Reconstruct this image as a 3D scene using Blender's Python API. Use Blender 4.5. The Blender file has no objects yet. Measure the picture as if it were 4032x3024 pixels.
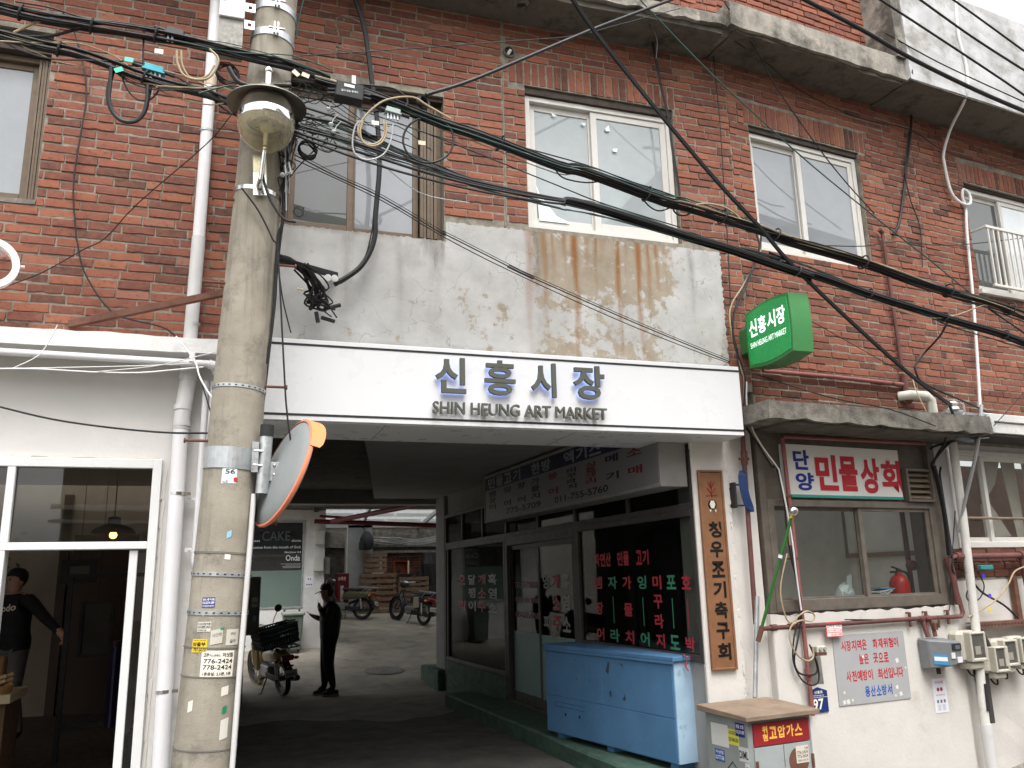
import bpy, bmesh, math, random
from mathutils import Vector, Matrix
R_ = math.radians
SC = bpy.context.scene
COL = SC.collection
rnd = random.Random(7)

# ---------------------------------------------------------------- camera, sky, sun, exposure
FWD = Vector((0.3070632, 0.92426508, 0.22681765))
RGT = Vector((0.950443, -0.31001671, -0.02340404))
UPV = Vector((-0.04868573, -0.22276377, 0.973656))
CAM = Vector((0, -6.4, 1.75))
cd = bpy.data.cameras.new('camera')
cam = bpy.data.objects.new('camera', cd)
COL.objects.link(cam)
mw = Matrix((RGT, UPV, -FWD)).transposed().to_4x4()
mw.translation = CAM
cam.matrix_world = mw
cd.sensor_width = 36
cd.lens = 36 * 3280 / 4032
cd.clip_start = .05
cd.clip_end = 500
SC.camera = cam

SUN_EL = R_(62)
W = bpy.data.worlds.new('World')
SC.world = W
W.use_nodes = True
wn, wl = W.node_tree.nodes, W.node_tree.links
bg = wn['Background']
sky = wn.new('ShaderNodeTexSky')
sky.sky_type = 'NISHITA'
sky.sun_disc = False
sky.sun_elevation = SUN_EL
sky.sun_rotation = math.pi
sky.dust_density = 4
sky.air_density = 1.5
hs = wn.new('ShaderNodeHueSaturation')
hs.inputs['Saturation'].default_value = .12
tcw = wn.new('ShaderNodeTexCoord')
nzw = wn.new('ShaderNodeTexNoise')
nzw.inputs['Scale'].default_value = 2.2
nzw.inputs['Detail'].default_value = 6
mrw = wn.new('ShaderNodeMapRange')
mrw.inputs[1].default_value, mrw.inputs[2].default_value = .3, .7
mrw.inputs[3].default_value, mrw.inputs[4].default_value = .95, 1.4
mxw = wn.new('ShaderNodeMix')
mxw.data_type = 'RGBA'
mxw.blend_type = 'MULTIPLY'
mxw.inputs['Factor'].default_value = 1
wl.new(tcw.outputs['Generated'], nzw.inputs['Vector'])
wl.new(nzw.outputs['Fac'], mrw.inputs[0])
wl.new(sky.outputs[0], hs.inputs['Color'])
wl.new(hs.outputs[0], mxw.inputs['A'])
wl.new(mrw.outputs[0], mxw.inputs['B'])
wl.new(mxw.outputs['Result'], bg.inputs['Color'])
bg.inputs['Strength'].default_value = .15
sd = bpy.data.lights.new('sun', 'SUN')
sd.energy = 1.2
sd.angle = R_(35)
sd.color = (1, .97, .93)
so = bpy.data.objects.new('sun', sd)
so.rotation_euler = (math.pi / 2 - SUN_EL, 0, 0)
so.location = (0, -20, 30)
COL.objects.link(so)
SC.view_settings.view_transform = 'Standard'
SC.view_settings.look = 'None'
SC.view_settings.gamma = 1
SC.view_settings.exposure = 1.0
SC.view_settings.use_curve_mapping = False
SC.cycles.max_bounces = 8
SC.cycles.transparent_max_bounces = 12

# ---------------------------------------------------------------- frames and things
BANG = R_(6.99087)
FR = {'A': (0, 0, 0.), 'B': (4.45, 0, BANG), 'S': (3.78, 0, math.atan2(-1, .047))}


def w2(fr, s, y, z):
    ox, oy, a = FR[fr]
    return Vector((ox + s * math.cos(a) - y * math.sin(a), oy + s * math.sin(a) + y * math.cos(a), z))


BASE, FRM = {}, {}


def thing(name, label, cat, fr='A', base=(0, 0, 0), group=None, kind=None):
    o = bpy.data.objects.new(name, None)
    o.empty_display_size = .1
    COL.objects.link(o)
    o.location = w2(fr, *base)
    o.rotation_euler = (0, 0, FR[fr][2])
    o['label'] = label
    o['category'] = cat
    if group:
        o['group'] = group
    if kind:
        o['kind'] = kind
    BASE[o.name] = Vector(base)
    FRM[o.name] = fr
    return o


class MB:
    def __init__(s):
        s.v, s.f, s.m = [], [], []

    def add(s, vs, fs, mi=0):
        n = len(s.v)
        s.v += [tuple(p) for p in vs]
        s.f += [tuple(i + n for i in f) for f in fs]
        s.m += [mi] * len(fs)
        return s

    def box(s, x0, x1, y0, y1, z0, z1, mi=0):
        vs = [(x, y, z) for x in (x0, x1) for y in (y0, y1) for z in (z0, z1)]
        return s.add(vs, [(0, 1, 3, 2), (4, 6, 7, 5), (0, 4, 5, 1), (2, 3, 7, 6), (0, 2, 6, 4), (1, 5, 7, 3)], mi)

    def obox(s, c, ax, ay, az, mi=0):
        c, ax, ay, az = map(Vector, (c, ax, ay, az))
        vs = [c + ax * i + ay * j + az * k for i in (-1, 1) for j in (-1, 1) for k in (-1, 1)]
        return s.add(vs, [(0, 1, 3, 2), (4, 6, 7, 5), (0, 4, 5, 1), (2, 3, 7, 6), (0, 2, 6, 4), (1, 5, 7, 3)], mi)

    def bar(s, p, q, w, h, up=(0, 0, 1), mi=0):
        p, q = Vector(p), Vector(q)
        d = q - p
        u = Vector(up)
        sd_ = d.cross(u)
        if sd_.length < 1e-6:
            sd_ = d.cross(Vector((1, 0, 0)))
        sd_.normalize()
        u = sd_.cross(d).normalized()
        return s.obox((p + q) / 2, d / 2, sd_ * w / 2, u * h / 2, mi)

    def tube(s, pts, r, n=8, caps=True, mi=0, closed=False):
        pts = [Vector(p) for p in pts]
        m = len(pts)
        rr = r if isinstance(r, (list, tuple)) else [r] * m
        t0 = (pts[1] - pts[0]).normalized()
        u = t0.orthogonal().normalized()
        vs, fs = [], []
        for i, p in enumerate(pts):
            a = pts[i - 1] if (i > 0 or closed) else pts[0]
            b = pts[(i + 1) % m] if (i < m - 1 or closed) else pts[-1]
            t = (b - a)
            t = t.normalized() if t.length > 1e-9 else t0
            u = (u - t * u.dot(t))
            u = u.normalized() if u.length > 1e-6 else t.orthogonal().normalized()
            w = t.cross(u)
            for k in range(n):
                an = 2 * math.pi * k / n
                vs.append(p + (u * math.cos(an) + w * math.sin(an)) * rr[i])
        for i in range(m - 1 + (1 if closed else 0)):
            j = (i + 1) % m
            for k in range(n):
                fs.append((i * n + k, i * n + (k + 1) % n, j * n + (k + 1) % n, j * n + k))
        if caps and not closed:
            fs.append(tuple(range(n))[::-1])
            fs.append(tuple(range((m - 1) * n, m * n)))
        return s.add(vs, fs, mi)

    def cyl(s, p, q, r, n=12, r2=None, mi=0):
        return s.tube([p, q], [r, r if r2 is None else r2], n, True, mi)

    def lathe(s, c, prof, n=24, ax=(0, 0, 1), mi=0):
        c, ax = Vector(c), Vector(ax).normalized()
        u = ax.orthogonal().normalized()
        w = ax.cross(u)
        vs, fs = [], []
        for r, h in prof:
            for k in range(n):
                an = 2 * math.pi * k / n
                vs.append(c + ax * h + (u * math.cos(an) + w * math.sin(an)) * max(r, 1e-4))
        for i in range(len(prof) - 1):
            for k in range(n):
                fs.append((i * n + k, i * n + (k + 1) % n, (i + 1) * n + (k + 1) % n, (i + 1) * n + k))
        return s.add(vs, fs, mi)

    def ball(s, c, r, n=12, mi=0, sq=(1, 1, 1)):
        prof = [(math.sin(math.pi * i / n), -math.cos(math.pi * i / n)) for i in range(n + 1)]
        k = len(s.v)
        s.lathe((0, 0, 0), prof, 2 * n, mi=mi)
        for i in range(k, len(s.v)):
            x, y, z = s.v[i]
            s.v[i] = (c[0] + x * r * sq[0], c[1] + y * r * sq[1], c[2] + z * r * sq[2])
        return s

    def poly(s, pts, y0, y1, mi=0):
        """extruded polygon given in (x,z), from y0 (front) to y1"""
        n = len(pts)
        vs = [(x, y0, z) for x, z in pts] + [(x, y1, z) for x, z in pts]
        fs = [tuple(range(n)), tuple(range(2 * n - 1, n - 1, -1))]
        fs += [(i, i + n, (i + 1) % n + n, (i + 1) % n) for i in range(n)]
        return s.add(vs, fs, mi)

    def frame(s, x0, x1, y0, y1, z0, z1, w, wb=None, wt=None, mi=0):
        wb = w if wb is None else wb
        wt = w if wt is None else wt
        s.box(x0, x0 + w, y0, y1, z0, z1, mi)
        s.box(x1 - w, x1, y0, y1, z0, z1, mi)
        s.box(x0 + w, x1 - w, y0 + .001, y1, z1 - wt, z1, mi)
        s.box(x0 + w, x1 - w, y0 + .001, y1, z0, z0 + wb, mi)
        return s


def mesh_of(name, mb, mats, off=(0, 0, 0), bevel=0, smooth=False, rough=0):
    me = bpy.data.meshes.new(name)
    ox, oy, oz = off
    me.from_pydata([(x - ox, y - oy, z - oz) for x, y, z in mb.v], [], mb.f)
    mats = mats if isinstance(mats, (list, tuple)) else [mats]
    for m in mats:
        me.materials.append(m)
    if len(mats) > 1:
        me.polygons.foreach_set('material_index', mb.m)
    bm = bmesh.new()
    bm.from_mesh(me)
    bmesh.ops.recalc_face_normals(bm, faces=bm.faces)
    if rough:
        ed = [e for e in bm.edges if e.calc_length() > .12]
        for _ in range(4):
            ed = [e for e in bm.edges if e.calc_length() > .12]
            if not ed:
                break
            bmesh.ops.subdivide_edges(bm, edges=ed, cuts=1, use_grid_fill=True)
        bmesh.ops.triangulate(bm, faces=bm.faces)
        for v in bm.verts:
            v.co += Vector((rnd.uniform(-1, 1), rnd.uniform(-1, 1), rnd.uniform(-1, 1))) * rough
    if bevel:
        ed = [e for e in bm.edges if len(e.link_faces) == 2 and e.calc_face_angle(0) > .6]
        bmesh.ops.bevel(bm, geom=ed, offset=bevel, segments=1, profile=.5, affect='EDGES', clamp_overlap=True)
    bm.to_mesh(me)
    bm.free()
    if smooth:
        me.polygons.foreach_set('use_smooth', [True] * len(me.polygons))
        try:
            me.set_sharp_from_angle(angle=R_(40))
        except Exception:
            pass
    me.update()
    return me


def part(T, name, mb, mat, bevel=0, smooth=False, kind=None, label=None, rough=0):
    b = BASE[T.name]
    o = bpy.data.objects.new(name, mesh_of(name, mb, mat, b, bevel, smooth, rough))
    COL.objects.link(o)
    o.parent = T
    BASE[o.name] = b
    FRM[o.name] = FRM[T.name]
    if kind:
        o['kind'] = kind
    if label:
        o['label'] = label
    return o


def islands(mb):
    """the separate pieces of a builder, each as a builder of its own"""
    par = list(range(len(mb.v)))

    def find(i):
        while par[i] != i:
            par[i] = par[par[i]]
            i = par[i]
        return i

    for f in mb.f:
        for i in f[1:]:
            par[find(i)] = find(f[0])
    grp = {}
    for f, m in zip(mb.f, mb.m):
        grp.setdefault(find(f[0]), []).append((f, m))
    out = []
    for fs in grp.values():
        ids = sorted({i for f, _ in fs for i in f})
        mp = {i: k for k, i in enumerate(ids)}
        q = MB()
        q.v = [mb.v[i] for i in ids]
        q.f = [tuple(mp[i] for i in f) for f, _ in fs]
        q.m = [m for _, m in fs]
        out.append(q)
    return out


def each(T, name, mb, mat, **k):
    return [part(T, name, q, mat, **k) for q in islands(mb)]


def solo(name, label, cat, mb, mat, fr='A', base=(0, 0, 0), group=None, kind=None, bevel=0, smooth=False, rough=0):
    """a thing that is one mesh"""
    o = bpy.data.objects.new(name, mesh_of(name, mb, mat, base, bevel, smooth, rough))
    COL.objects.link(o)
    o.location = w2(fr, *base)
    o.rotation_euler = (0, 0, FR[fr][2])
    if kind:
        o['kind'] = kind
    if label:
        o['label'] = label
    if cat:
        o['category'] = cat
    if group:
        o['group'] = group
    BASE[o.name] = Vector(base)
    FRM[o.name] = fr
    return o


def dup(o, loc, label=None, rz=None, parent=None):
    c = o.copy()
    COL.objects.link(c)
    if parent is None:
        c.location = loc
        if rz is not None:
            c.rotation_euler = (0, 0, rz)
        if label:
            c['label'] = label
    else:
        c.parent = parent
    for ch in list(o.children):
        dup(ch, None, parent=c)
    return c


def smooth_path(pts, k=4):
    """Catmull-Rom through the points"""
    P = [Vector(p) for p in pts]
    if len(P) < 3:
        return P
    out = []
    for i in range(len(P) - 1):
        p0 = P[i - 1] if i else P[0] * 2 - P[1]
        p1, p2 = P[i], P[i + 1]
        p3 = P[i + 2] if i + 2 < len(P) else P[-1] * 2 - P[-2]
        for j in range(k):
            t = j / k
            out.append(.5 * ((2 * p1) + (p2 - p0) * t + (2 * p0 - 5 * p1 + 4 * p2 - p3) * t * t + (3 * p1 - p0 - 3 * p2 + p3) * t ** 3))
    out.append(P[-1])
    return out


# ---------------------------------------------------------------- text as geometry
_TX = {}


def glyphs(body, bold=.02):
    key = (body, bold)
    if key in _TX:
        return _TX[key]
    cu = bpy.data.curves.new('text', 'FONT')
    cu.body = body
    cu.size = 1
    cu.offset = bold
    cu.resolution_u = 3
    cu.fill_mode = 'FRONT'
    o = bpy.data.objects.new('text', cu)
    COL.objects.link(o)
    dg = bpy.context.evaluated_depsgraph_get()
    dg.update()
    me = bpy.data.meshes.new_from_object(o.evaluated_get(dg))
    vs = [tuple(v.co) for v in me.vertices]
    fs = [tuple(p.vertices) for p in me.polygons]
    bpy.data.objects.remove(o)
    bpy.data.curves.remove(cu)
    bpy.data.meshes.remove(me)
    _TX[key] = (vs, fs)
    return _TX[key]


def text_mb(mb, body, x0, x1, z0, z1, y, depth=0., bold=.02, slant=0., keep=False, mi=0):
    vs, fs = glyphs(body, bold)
    if not vs:
        return mb
    xs = [v[0] for v in vs]
    zs = [v[1] for v in vs]
    ax, bx, az, bz = min(xs), max(xs), min(zs), max(zs)
    if keep:
        k = min((x1 - x0) / (bx - ax), (z1 - z0) / (bz - az))
        cx, cz = (x0 + x1) / 2, (z0 + z1) / 2
        x0, x1 = cx - k * (bx - ax) / 2, cx + k * (bx - ax) / 2
        z0, z1 = cz - k * (bz - az) / 2, cz + k * (bz - az) / 2
    fx = lambda v: (x0 + (v[0] - ax) / (bx - ax) * (x1 - x0), z0 + (v[1] - az) / max(bz - az, 1e-6) * (z1 - z0))
    P = [fx(v) for v in vs]
    P = [(x, z + slant * (x - x0)) for x, z in P]
    if depth <= 0:
        return mb.add([(x, y, z) for x, z in P], fs, mi)
    n = len(P)
    A = [(x, y - depth, z) for x, z in P] + [(x, y, z) for x, z in P]
    cnt = {}
    for f in fs:
        for i in range(len(f)):
            a, b = f[i], f[(i + 1) % len(f)]
            cnt[(a, b)] = cnt.get((a, b), 0) + 1
    F = list(fs) + [tuple(i + n for i in reversed(f)) for f in fs]
    for (a, b) in cnt:
        if (b, a) not in cnt:
            F.append((a, b, b + n, a + n))
    return mb.add(A, F, mi)


def txt(T, name, body, x0, x1, z0, z1, y, mat, depth=0., bold=.02, slant=0., keep=False):
    return part(T, name, text_mb(MB(), body, x0, x1, z0, z1, y, depth, bold, slant, keep), mat)


def latin_letters(T, body, x0, x1, z0, z1, y, mat, depth, bold, name='letter'):
    """one part per letter: the word set as a whole, cut at the gaps between letters"""
    n = len(body)
    full = glyphs(body, bold)[0]
    ax, bx = min(v[0] for v in full), max(v[0] for v in full)
    az, bz = min(v[1] for v in full), max(v[1] for v in full)
    sx, sz = (x1 - x0) / (bx - ax), (z1 - z0) / (bz - az)
    for i, ch in enumerate(body):
        if ch == ' ':
            continue
        pre = glyphs(body[:i + 1], bold)[0]
        g = glyphs(ch, bold)[0]
        w = max(v[0] for v in g) - min(v[0] for v in g)
        xe = max(v[0] for v in pre)
        # the prefix ends with this letter unless a wider one overhangs it
        a = x0 + (xe - w - ax) * sx
        gz0, gz1 = min(v[1] for v in g), max(v[1] for v in g)
        txt(T, name, ch, a, a + w * sx, z0 + (gz0 - az) * sz, z0 + (gz1 - az) * sz, y, mat, depth, 0. if ch == 'M' else bold)


def cells(T, body, x0, x1, z0, z1, y, mat, depth=0., bold=.02, vertical=False, fill=.82, name='letter'):
    """Hangul syllables in equal cells, one part each"""
    n = len(body)
    for i, ch in enumerate(body):
        if ch == ' ':
            continue
        if vertical:
            h = (z1 - z0) / n
            c = z1 - (i + .5) * h
            txt(T, name, ch, x0, x1, c - h * fill / 2, c + h * fill / 2, y, mat, depth, bold)
        else:
            w = (x1 - x0) / n
            c = x0 + (i + .5) * w
            txt(T, name, ch, c - w * fill / 2, c + w * fill / 2, z0, z1, y, mat, depth, bold)


# ---------------------------------------------------------------- materials
def nt(name):
    m = bpy.data.materials.new(name)
    m.use_nodes = True
    N, L = m.node_tree.nodes, m.node_tree.links
    return m, N, L, N['Principled BSDF']


def noise(N, L, vec, scale, detail=5, rough=.6, dist=0):
    n = N.new('ShaderNodeTexNoise')
    n.inputs['Scale'].default_value = scale
    n.inputs['Detail'].default_value = detail
    n.inputs['Roughness'].default_value = rough
    n.inputs['Distortion'].default_value = dist
    if vec is not None:
        L.new(vec, n.inputs['Vector'])
    return n.outputs['Fac']


def ramp(N, L, fac, a, b, lo=0., hi=1.):
    n = N.new('ShaderNodeMapRange')
    n.inputs[1].default_value, n.inputs[2].default_value = a, b
    n.inputs[3].default_value, n.inputs[4].default_value = lo, hi
    L.new(fac, n.inputs[0])
    return n.outputs[0]


def mix(N, L, fac, a, b, mode='MIX'):
    n = N.new('ShaderNodeMix')
    n.data_type = 'RGBA'
    n.blend_type = mode
    for val, key in ((fac, 'Factor'), (a, 'A'), (b, 'B')):
        if isinstance(val, (int, float)):
            n.inputs[key].default_value = val
        elif isinstance(val, tuple):
            n.inputs[key].default_value = (*val[:3], 1)
        else:
            L.new(val, n.inputs[key])
    return n.outputs['Result']


def math_(N, L, op, a, b=0.):
    n = N.new('ShaderNodeMath')
    n.operation = op
    n.use_clamp = op in ('MULTIPLY', 'ADD')
    for i, val in enumerate((a, b)):
        if isinstance(val, (int, float)):
            n.inputs[i].default_value = val
        else:
            L.new(val, n.inputs[i])
    return n.outputs[0]


def pos(N, L, scale=(1, 1, 1)):
    g = N.new('ShaderNodeNewGeometry')
    mp = N.new('ShaderNodeMapping')
    mp.inputs['Scale'].default_value = scale
    L.new(g.outputs['Position'], mp.inputs['Vector'])
    return mp.outputs[0]


def bump_(N, L, bs, h, strength, dist=.01):
    b = N.new('ShaderNodeBump')
    b.inputs['Strength'].default_value = strength
    b.inputs['Distance'].default_value = dist
    L.new(h, b.inputs['Height'])
    L.new(b.outputs[0], bs.inputs['Normal'])


_MC = {}


def M(name, col, rough=.6, metal=0., v=.12, vs=5, bump=0., bs=70, dirt=None, streak=None, spec=.4, rv=.1, emit=0.):
    """surface with soft colour variation, optional dirt (colour, scale, threshold, amount) and streaks running down"""
    if name in _MC:
        return _MC[name]
    m, N, L, B = nt(name)
    p = pos(N, L)
    n1 = noise(N, L, p, vs)
    lo = tuple(c * (1 - v) for c in col)
    hi = tuple(min(1, c * (1 + v)) for c in col)
    c = mix(N, L, ramp(N, L, n1, .3, .7), lo, hi)
    if dirt:
        dc, dsc, th, am = dirt
        d = noise(N, L, p, dsc, 8, .7)
        c = mix(N, L, math_(N, L, 'MULTIPLY', ramp(N, L, d, th, th + .16), am), c, dc)
    if streak:
        dc, dsc, th, am = streak
        d = noise(N, L, pos(N, L, (1, 1, .07)), dsc, 6, .65)
        c = mix(N, L, math_(N, L, 'MULTIPLY', ramp(N, L, d, th, th + .18), am), c, dc)
    L.new(c, B.inputs['Base Color'])
    n2 = noise(N, L, p, vs * 3)
    L.new(ramp(N, L, n2, .3, .7, max(0, rough - rv), min(1, rough + rv)), B.inputs['Roughness'])
    B.inputs['Metallic'].default_value = metal
    B.inputs['Specular IOR Level'].default_value = spec
    if bump:
        bump_(N, L, B, noise(N, L, p, bs, 8, .65), bump)
    if emit:
        L.new(c, B.inputs['Emission Color'])
        B.inputs['Emission Strength'].default_value = emit
    _MC[name] = m
    return m


def glass(name, tint=(.75, .8, .8), refl=1.0, base=.04):
    m, N, L, B = nt(name)
    N.remove(B)
    out = N['Material Output']
    tr = N.new('ShaderNodeBsdfTransparent')
    tr.inputs[0].default_value = (*tint, 1)
    gl = N.new('ShaderNodeBsdfGlossy')
    gl.inputs['Roughness'].default_value = .015
    lw = N.new('ShaderNodeLayerWeight')
    lw.inputs['Blend'].default_value = .5
    pw = N.new('ShaderNodeMath')
    pw.operation = 'POWER'
    L.new(lw.outputs['Facing'], pw.inputs[0])
    pw.inputs[1].default_value = 5
    fr = N.new('ShaderNodeMath')
    fr.operation = 'MULTIPLY_ADD'
    L.new(pw.outputs[0], fr.inputs[0])
    fr.inputs[1].default_value = .96
    fr.inputs[2].default_value = base
    p = pos(N, L)
    bp = N.new('ShaderNodeBump')
    bp.inputs['Strength'].default_value = .04
    bp.inputs['Distance'].default_value = .02
    L.new(noise(N, L, p, 2.0, 2), bp.inputs['Height'])
    L.new(bp.outputs[0], gl.inputs['Normal'])
    f = N.new('ShaderNodeMath')
    f.operation = 'MULTIPLY'
    f.use_clamp = True
    f.inputs[1].default_value = refl
    L.new(fr.outputs[0], f.inputs[0])
    mx = N.new('ShaderNodeMixShader')
    L.new(f.outputs[0], mx.inputs[0])
    L.new(tr.outputs[0], mx.inputs[1])
    L.new(gl.outputs[0], mx.inputs[2])
    L.new(mx.outputs[0], out.inputs['Surface'])
    return m


def pane(name, col, rough=.06, spec=.9):
    """obscured or film-backed window glass: reflecting front over a plain backing"""
    m, N, L, B = nt(name)
    p = pos(N, L)
    c = mix(N, L, ramp(N, L, noise(N, L, p, 2.2, 6), .3, .7), tuple(x * .88 for x in col), tuple(min(1, x * 1.1) for x in col))
    sp = ramp(N, L, noise(N, L, p, 60, 6, .7), .68, .74)
    c = mix(N, L, math_(N, L, 'MULTIPLY', sp, .25), c, (.6, .6, .58))
    L.new(c, B.inputs['Base Color'])
    B.inputs['Roughness'].default_value = .5
    B.inputs['Specular IOR Level'].default_value = .1
    B.inputs['Coat Weight'].default_value = 1
    B.inputs['Coat IOR'].default_value = 1.5 + spec * .4
    B.inputs['Coat Roughness'].default_value = rough * .3
    return m


def brick_mat(name, tone=1.0):
    m, N, L, B = nt(name)
    g = N.new('ShaderNodeNewGeometry')
    oi = N.new('ShaderNodeObjectInfo')
    ad = N.new('ShaderNodeMath')
    L.new(oi.outputs['Random'], ad.inputs[0])
    L.new(g.outputs['Random Per Island'], ad.inputs[1])
    fr = N.new('ShaderNodeMath')
    fr.operation = 'FRACT'
    L.new(ad.outputs[0], fr.inputs[0])
    cr = N.new('ShaderNodeValToRGB')
    L.new(fr.outputs[0], cr.inputs[0])
    e = cr.color_ramp
    cols = [(0, (.065, .037, .031)), (.05, (.11, .050, .038)), (.18, (.165, .062, .045)), (.4, (.20, .073, .050)), (.62, (.222, .080, .053)), (.8, (.262, .094, .057)), (.93, (.31, .118, .067)), (1, (.28, .13, .098))]
    while len(e.elements) < len(cols):
        e.elements.new(.5)
    for k, (q, c) in enumerate(cols):
        e.elements[k].position = q
        e.elements[k].color = (*(x * tone for x in c), 1)
    p = pos(N, L)
    mp = N.new('ShaderNodeVectorMath')
    mp.operation = 'ADD'
    cb = N.new('ShaderNodeCombineXYZ')
    L.new(math_(N, L, 'MULTIPLY', fr.outputs[0], 1.0), cb.inputs[0])
    L.new(p, mp.inputs[0])
    L.new(cb.outputs[0], mp.inputs[1])
    pv = mp.outputs[0]
    c = mix(N, L, ramp(N, L, noise(N, L, pv, 22, 6, .65), .35, .7, 0, .55), cr.outputs[0], tuple(x * tone for x in (.29, .112, .07)))
    c = mix(N, L, ramp(N, L, noise(N, L, pv, 34, 8, .75), .53, .70, 0, .85), c, (.055, .03, .025))
    # soot in broad patches
    c = mix(N, L, ramp(N, L, noise(N, L, p, 1.3, 6, .6), .56, .80, 0, .5), c, (.10, .054, .044))
    # lime and mortar smears
    c = mix(N, L, ramp(N, L, noise(N, L, p, 9, 8, .75), .66, .78, 0, .4), c, (.36, .29, .24))
    L.new(c, B.inputs['Base Color'])
    B.inputs['Roughness'].default_value = .82
    B.inputs['Specular IOR Level'].default_value = .25
    bump_(N, L, B, noise(N, L, pv, 90, 8, .7), .5, .006)
    return m


BRICK = brick_mat('brick_red')
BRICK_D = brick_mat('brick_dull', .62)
MORTAR = M('mortar', (.25, .225, .18), .9, v=.35, vs=14, bump=.6, bs=120, dirt=((.09, .075, .06), 2.5, .5, .6))
CONC = M('old_concrete', (.30, .275, .235), .9, v=.3, vs=6, bump=.9, bs=55, dirt=((.055, .05, .042), 2.6, .47, .85), streak=((.08, .072, .06), 7, .55, .7))
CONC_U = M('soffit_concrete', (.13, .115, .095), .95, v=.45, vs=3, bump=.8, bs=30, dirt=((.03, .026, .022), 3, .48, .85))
CONC_RAW = M('rough_concrete', (.185, .17, .145), .95, v=.4, vs=9, bump=1.0, bs=40, dirt=((.07, .062, .05), 5, .52, .8))
POLE = M('pole_concrete', (.31, .28, .225), .85, v=.18, vs=5, bump=.5, bs=130, dirt=((.12, .108, .088), 4.5, .52, .7), streak=((.115, .10, .08), 8, .53, .75))
WHITE = M('white_wall_paint', (.62, .60, .575), .6, v=.04, vs=3, bump=.25, bs=25, dirt=((.42, .38, .32), 2.2, .66, .35))
WHITE_R = M('white_masonry_paint', (.61, .58, .54), .7, v=.05, vs=4, bump=.3, bs=30, dirt=((.42, .36, .29), 3, .58, .55))
WHITE_D = M('chalky_white_paint', (.52, .51, .50), .75, v=.12, vs=3, bump=.2, bs=30, dirt=((.25, .23, .2), 2.2, .6, .5))
WFRAME = M('white_frame', (.70, .70, .69), .35, v=.03, bump=.05, dirt=((.5, .45, .38), 6, .66, .3))
PVCF = M('cream_frame', (.60, .58, .54), .4, v=.05, dirt=((.38, .32, .25), 5, .6, .4))
BROWNF = M('bronze_frame', (.12, .085, .055), .5, .15, v=.15, vs=9, dirt=((.17, .135, .10), 8, .6, .3))
BROWND = M('dull_bronze_frame', (.165, .14, .115), .5, .35, v=.2, vs=8, dirt=((.26, .23, .2), 7, .56, .4))
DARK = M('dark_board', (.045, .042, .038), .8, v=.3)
BLACK = M('black_rubber', (.011, .011, .012), .55, v=.2, vs=20)
BLACKM = M('black_matt', (.018, .018, .02), .65, v=.2)
WIREW = M('pale_cable', (.66, .66, .65), .5, v=.1)
WIREG = M('grey_conduit', (.36, .37, .37), .45, .3, v=.1)
WIRET = M('tan_cable', (.36, .28, .17), .5, v=.15)
WIREGR = M('green_black_cable', (.015, .06, .05), .45)
STEEL = M('galvanised_steel', (.50, .52, .53), .42, .75, v=.18, vs=12, dirt=((.3, .3, .29), 8, .55, .5))
INOX = M('brushed_stainless', (.66, .65, .62), .2, 1., v=.08, vs=8)
RUST = M('rusty_steel', (.16, .075, .05), .8, .2, v=.35, vs=12, bump=.4, bs=60, dirt=((.07, .03, .022), 6, .5, .8))
REDPIPE = M('red_oxide_pipe', (.13, .05, .043), .6, v=.25, vs=9, dirt=((.10, .045, .04), 6, .5, .6))
PINKPIPE = M('faded_red_pipe', (.27, .095, .085), .55, v=.15, vs=8, dirt=((.2, .07, .06), 7, .55, .5))
PVCP = M('pale_grey_pipe', (.60, .59, .58), .45, v=.06, vs=3, dirt=((.33, .29, .24), 3.5, .6, .45))
PVCW = M('white_pipe', (.74, .73, .74), .4, v=.04)
BLUE = M('blue_cabinet_paint', (.085, .20, .36), .5, v=.12, vs=3, bump=.08, bs=30, dirt=((.055, .14, .28), 2.5, .55, .5))
BLUE_W = M('weathered_blue_paint', (.36, .50, .63), .6, v=.12, vs=4, bump=.08, bs=30, dirt=((.07, .085, .09), 4.5, .55, .8))
GREYCAB = M('grey_green_paint', (.27, .29, .28), .55, v=.1, vs=5, dirt=((.17, .085, .045), 4, .6, .8), streak=((.16, .08, .04), 9, .63, .7))
TOPRUST = M('weathered_top_board', (.22, .16, .115), .75, v=.2, vs=5, bump=.3, dirt=((.16, .09, .05), 6, .56, .6))
GREENS = M('green_sign_case', (.05, .21, .065), .45, v=.06)
WOOD = M('stained_wood', (.21, .098, .046), .5, v=.16, vs=8, bump=.1, dirt=((.16, .07, .03), 5, .55, .5))
WOODP = M('old_pallet_wood', (.15, .095, .058), .8, v=.3, vs=9)
KERBG = M('green_kerb_paint', (.05, .095, .07), .7, v=.3, vs=5, bump=.4, bs=40, dirt=((.12, .11, .095), 4, .55, .7))
GREENF = M('green_window_film', (.22, .36, .34), .45, v=.06)
CREAMM = M('meter_housing', (.46, .43, .365), .5, v=.06, vs=10, dirt=((.35, .31, .25), 9, .6, .4))
GREYM = M('grey_meter', (.17, .175, .18), .5, v=.1, vs=10)
ORANGE = M('orange_plastic', (.72, .22, .12), .5, v=.06)
SKIN = M('skin', (.42, .25, .18), .55, v=.06)
_PC = {}


def P(hexs, rough=.55, metal=0., emit=0.):
    key = (hexs, rough, metal, emit)
    if key not in _PC:
        c = tuple(((int(hexs[i:i + 2], 16) / 255) ** 2.2) for i in (0, 2, 4))
        _PC[key] = M('paint_%s_%d' % (hexs, len(_PC)), c, rough, metal, v=.05, emit=emit)
    return _PC[key]


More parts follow.
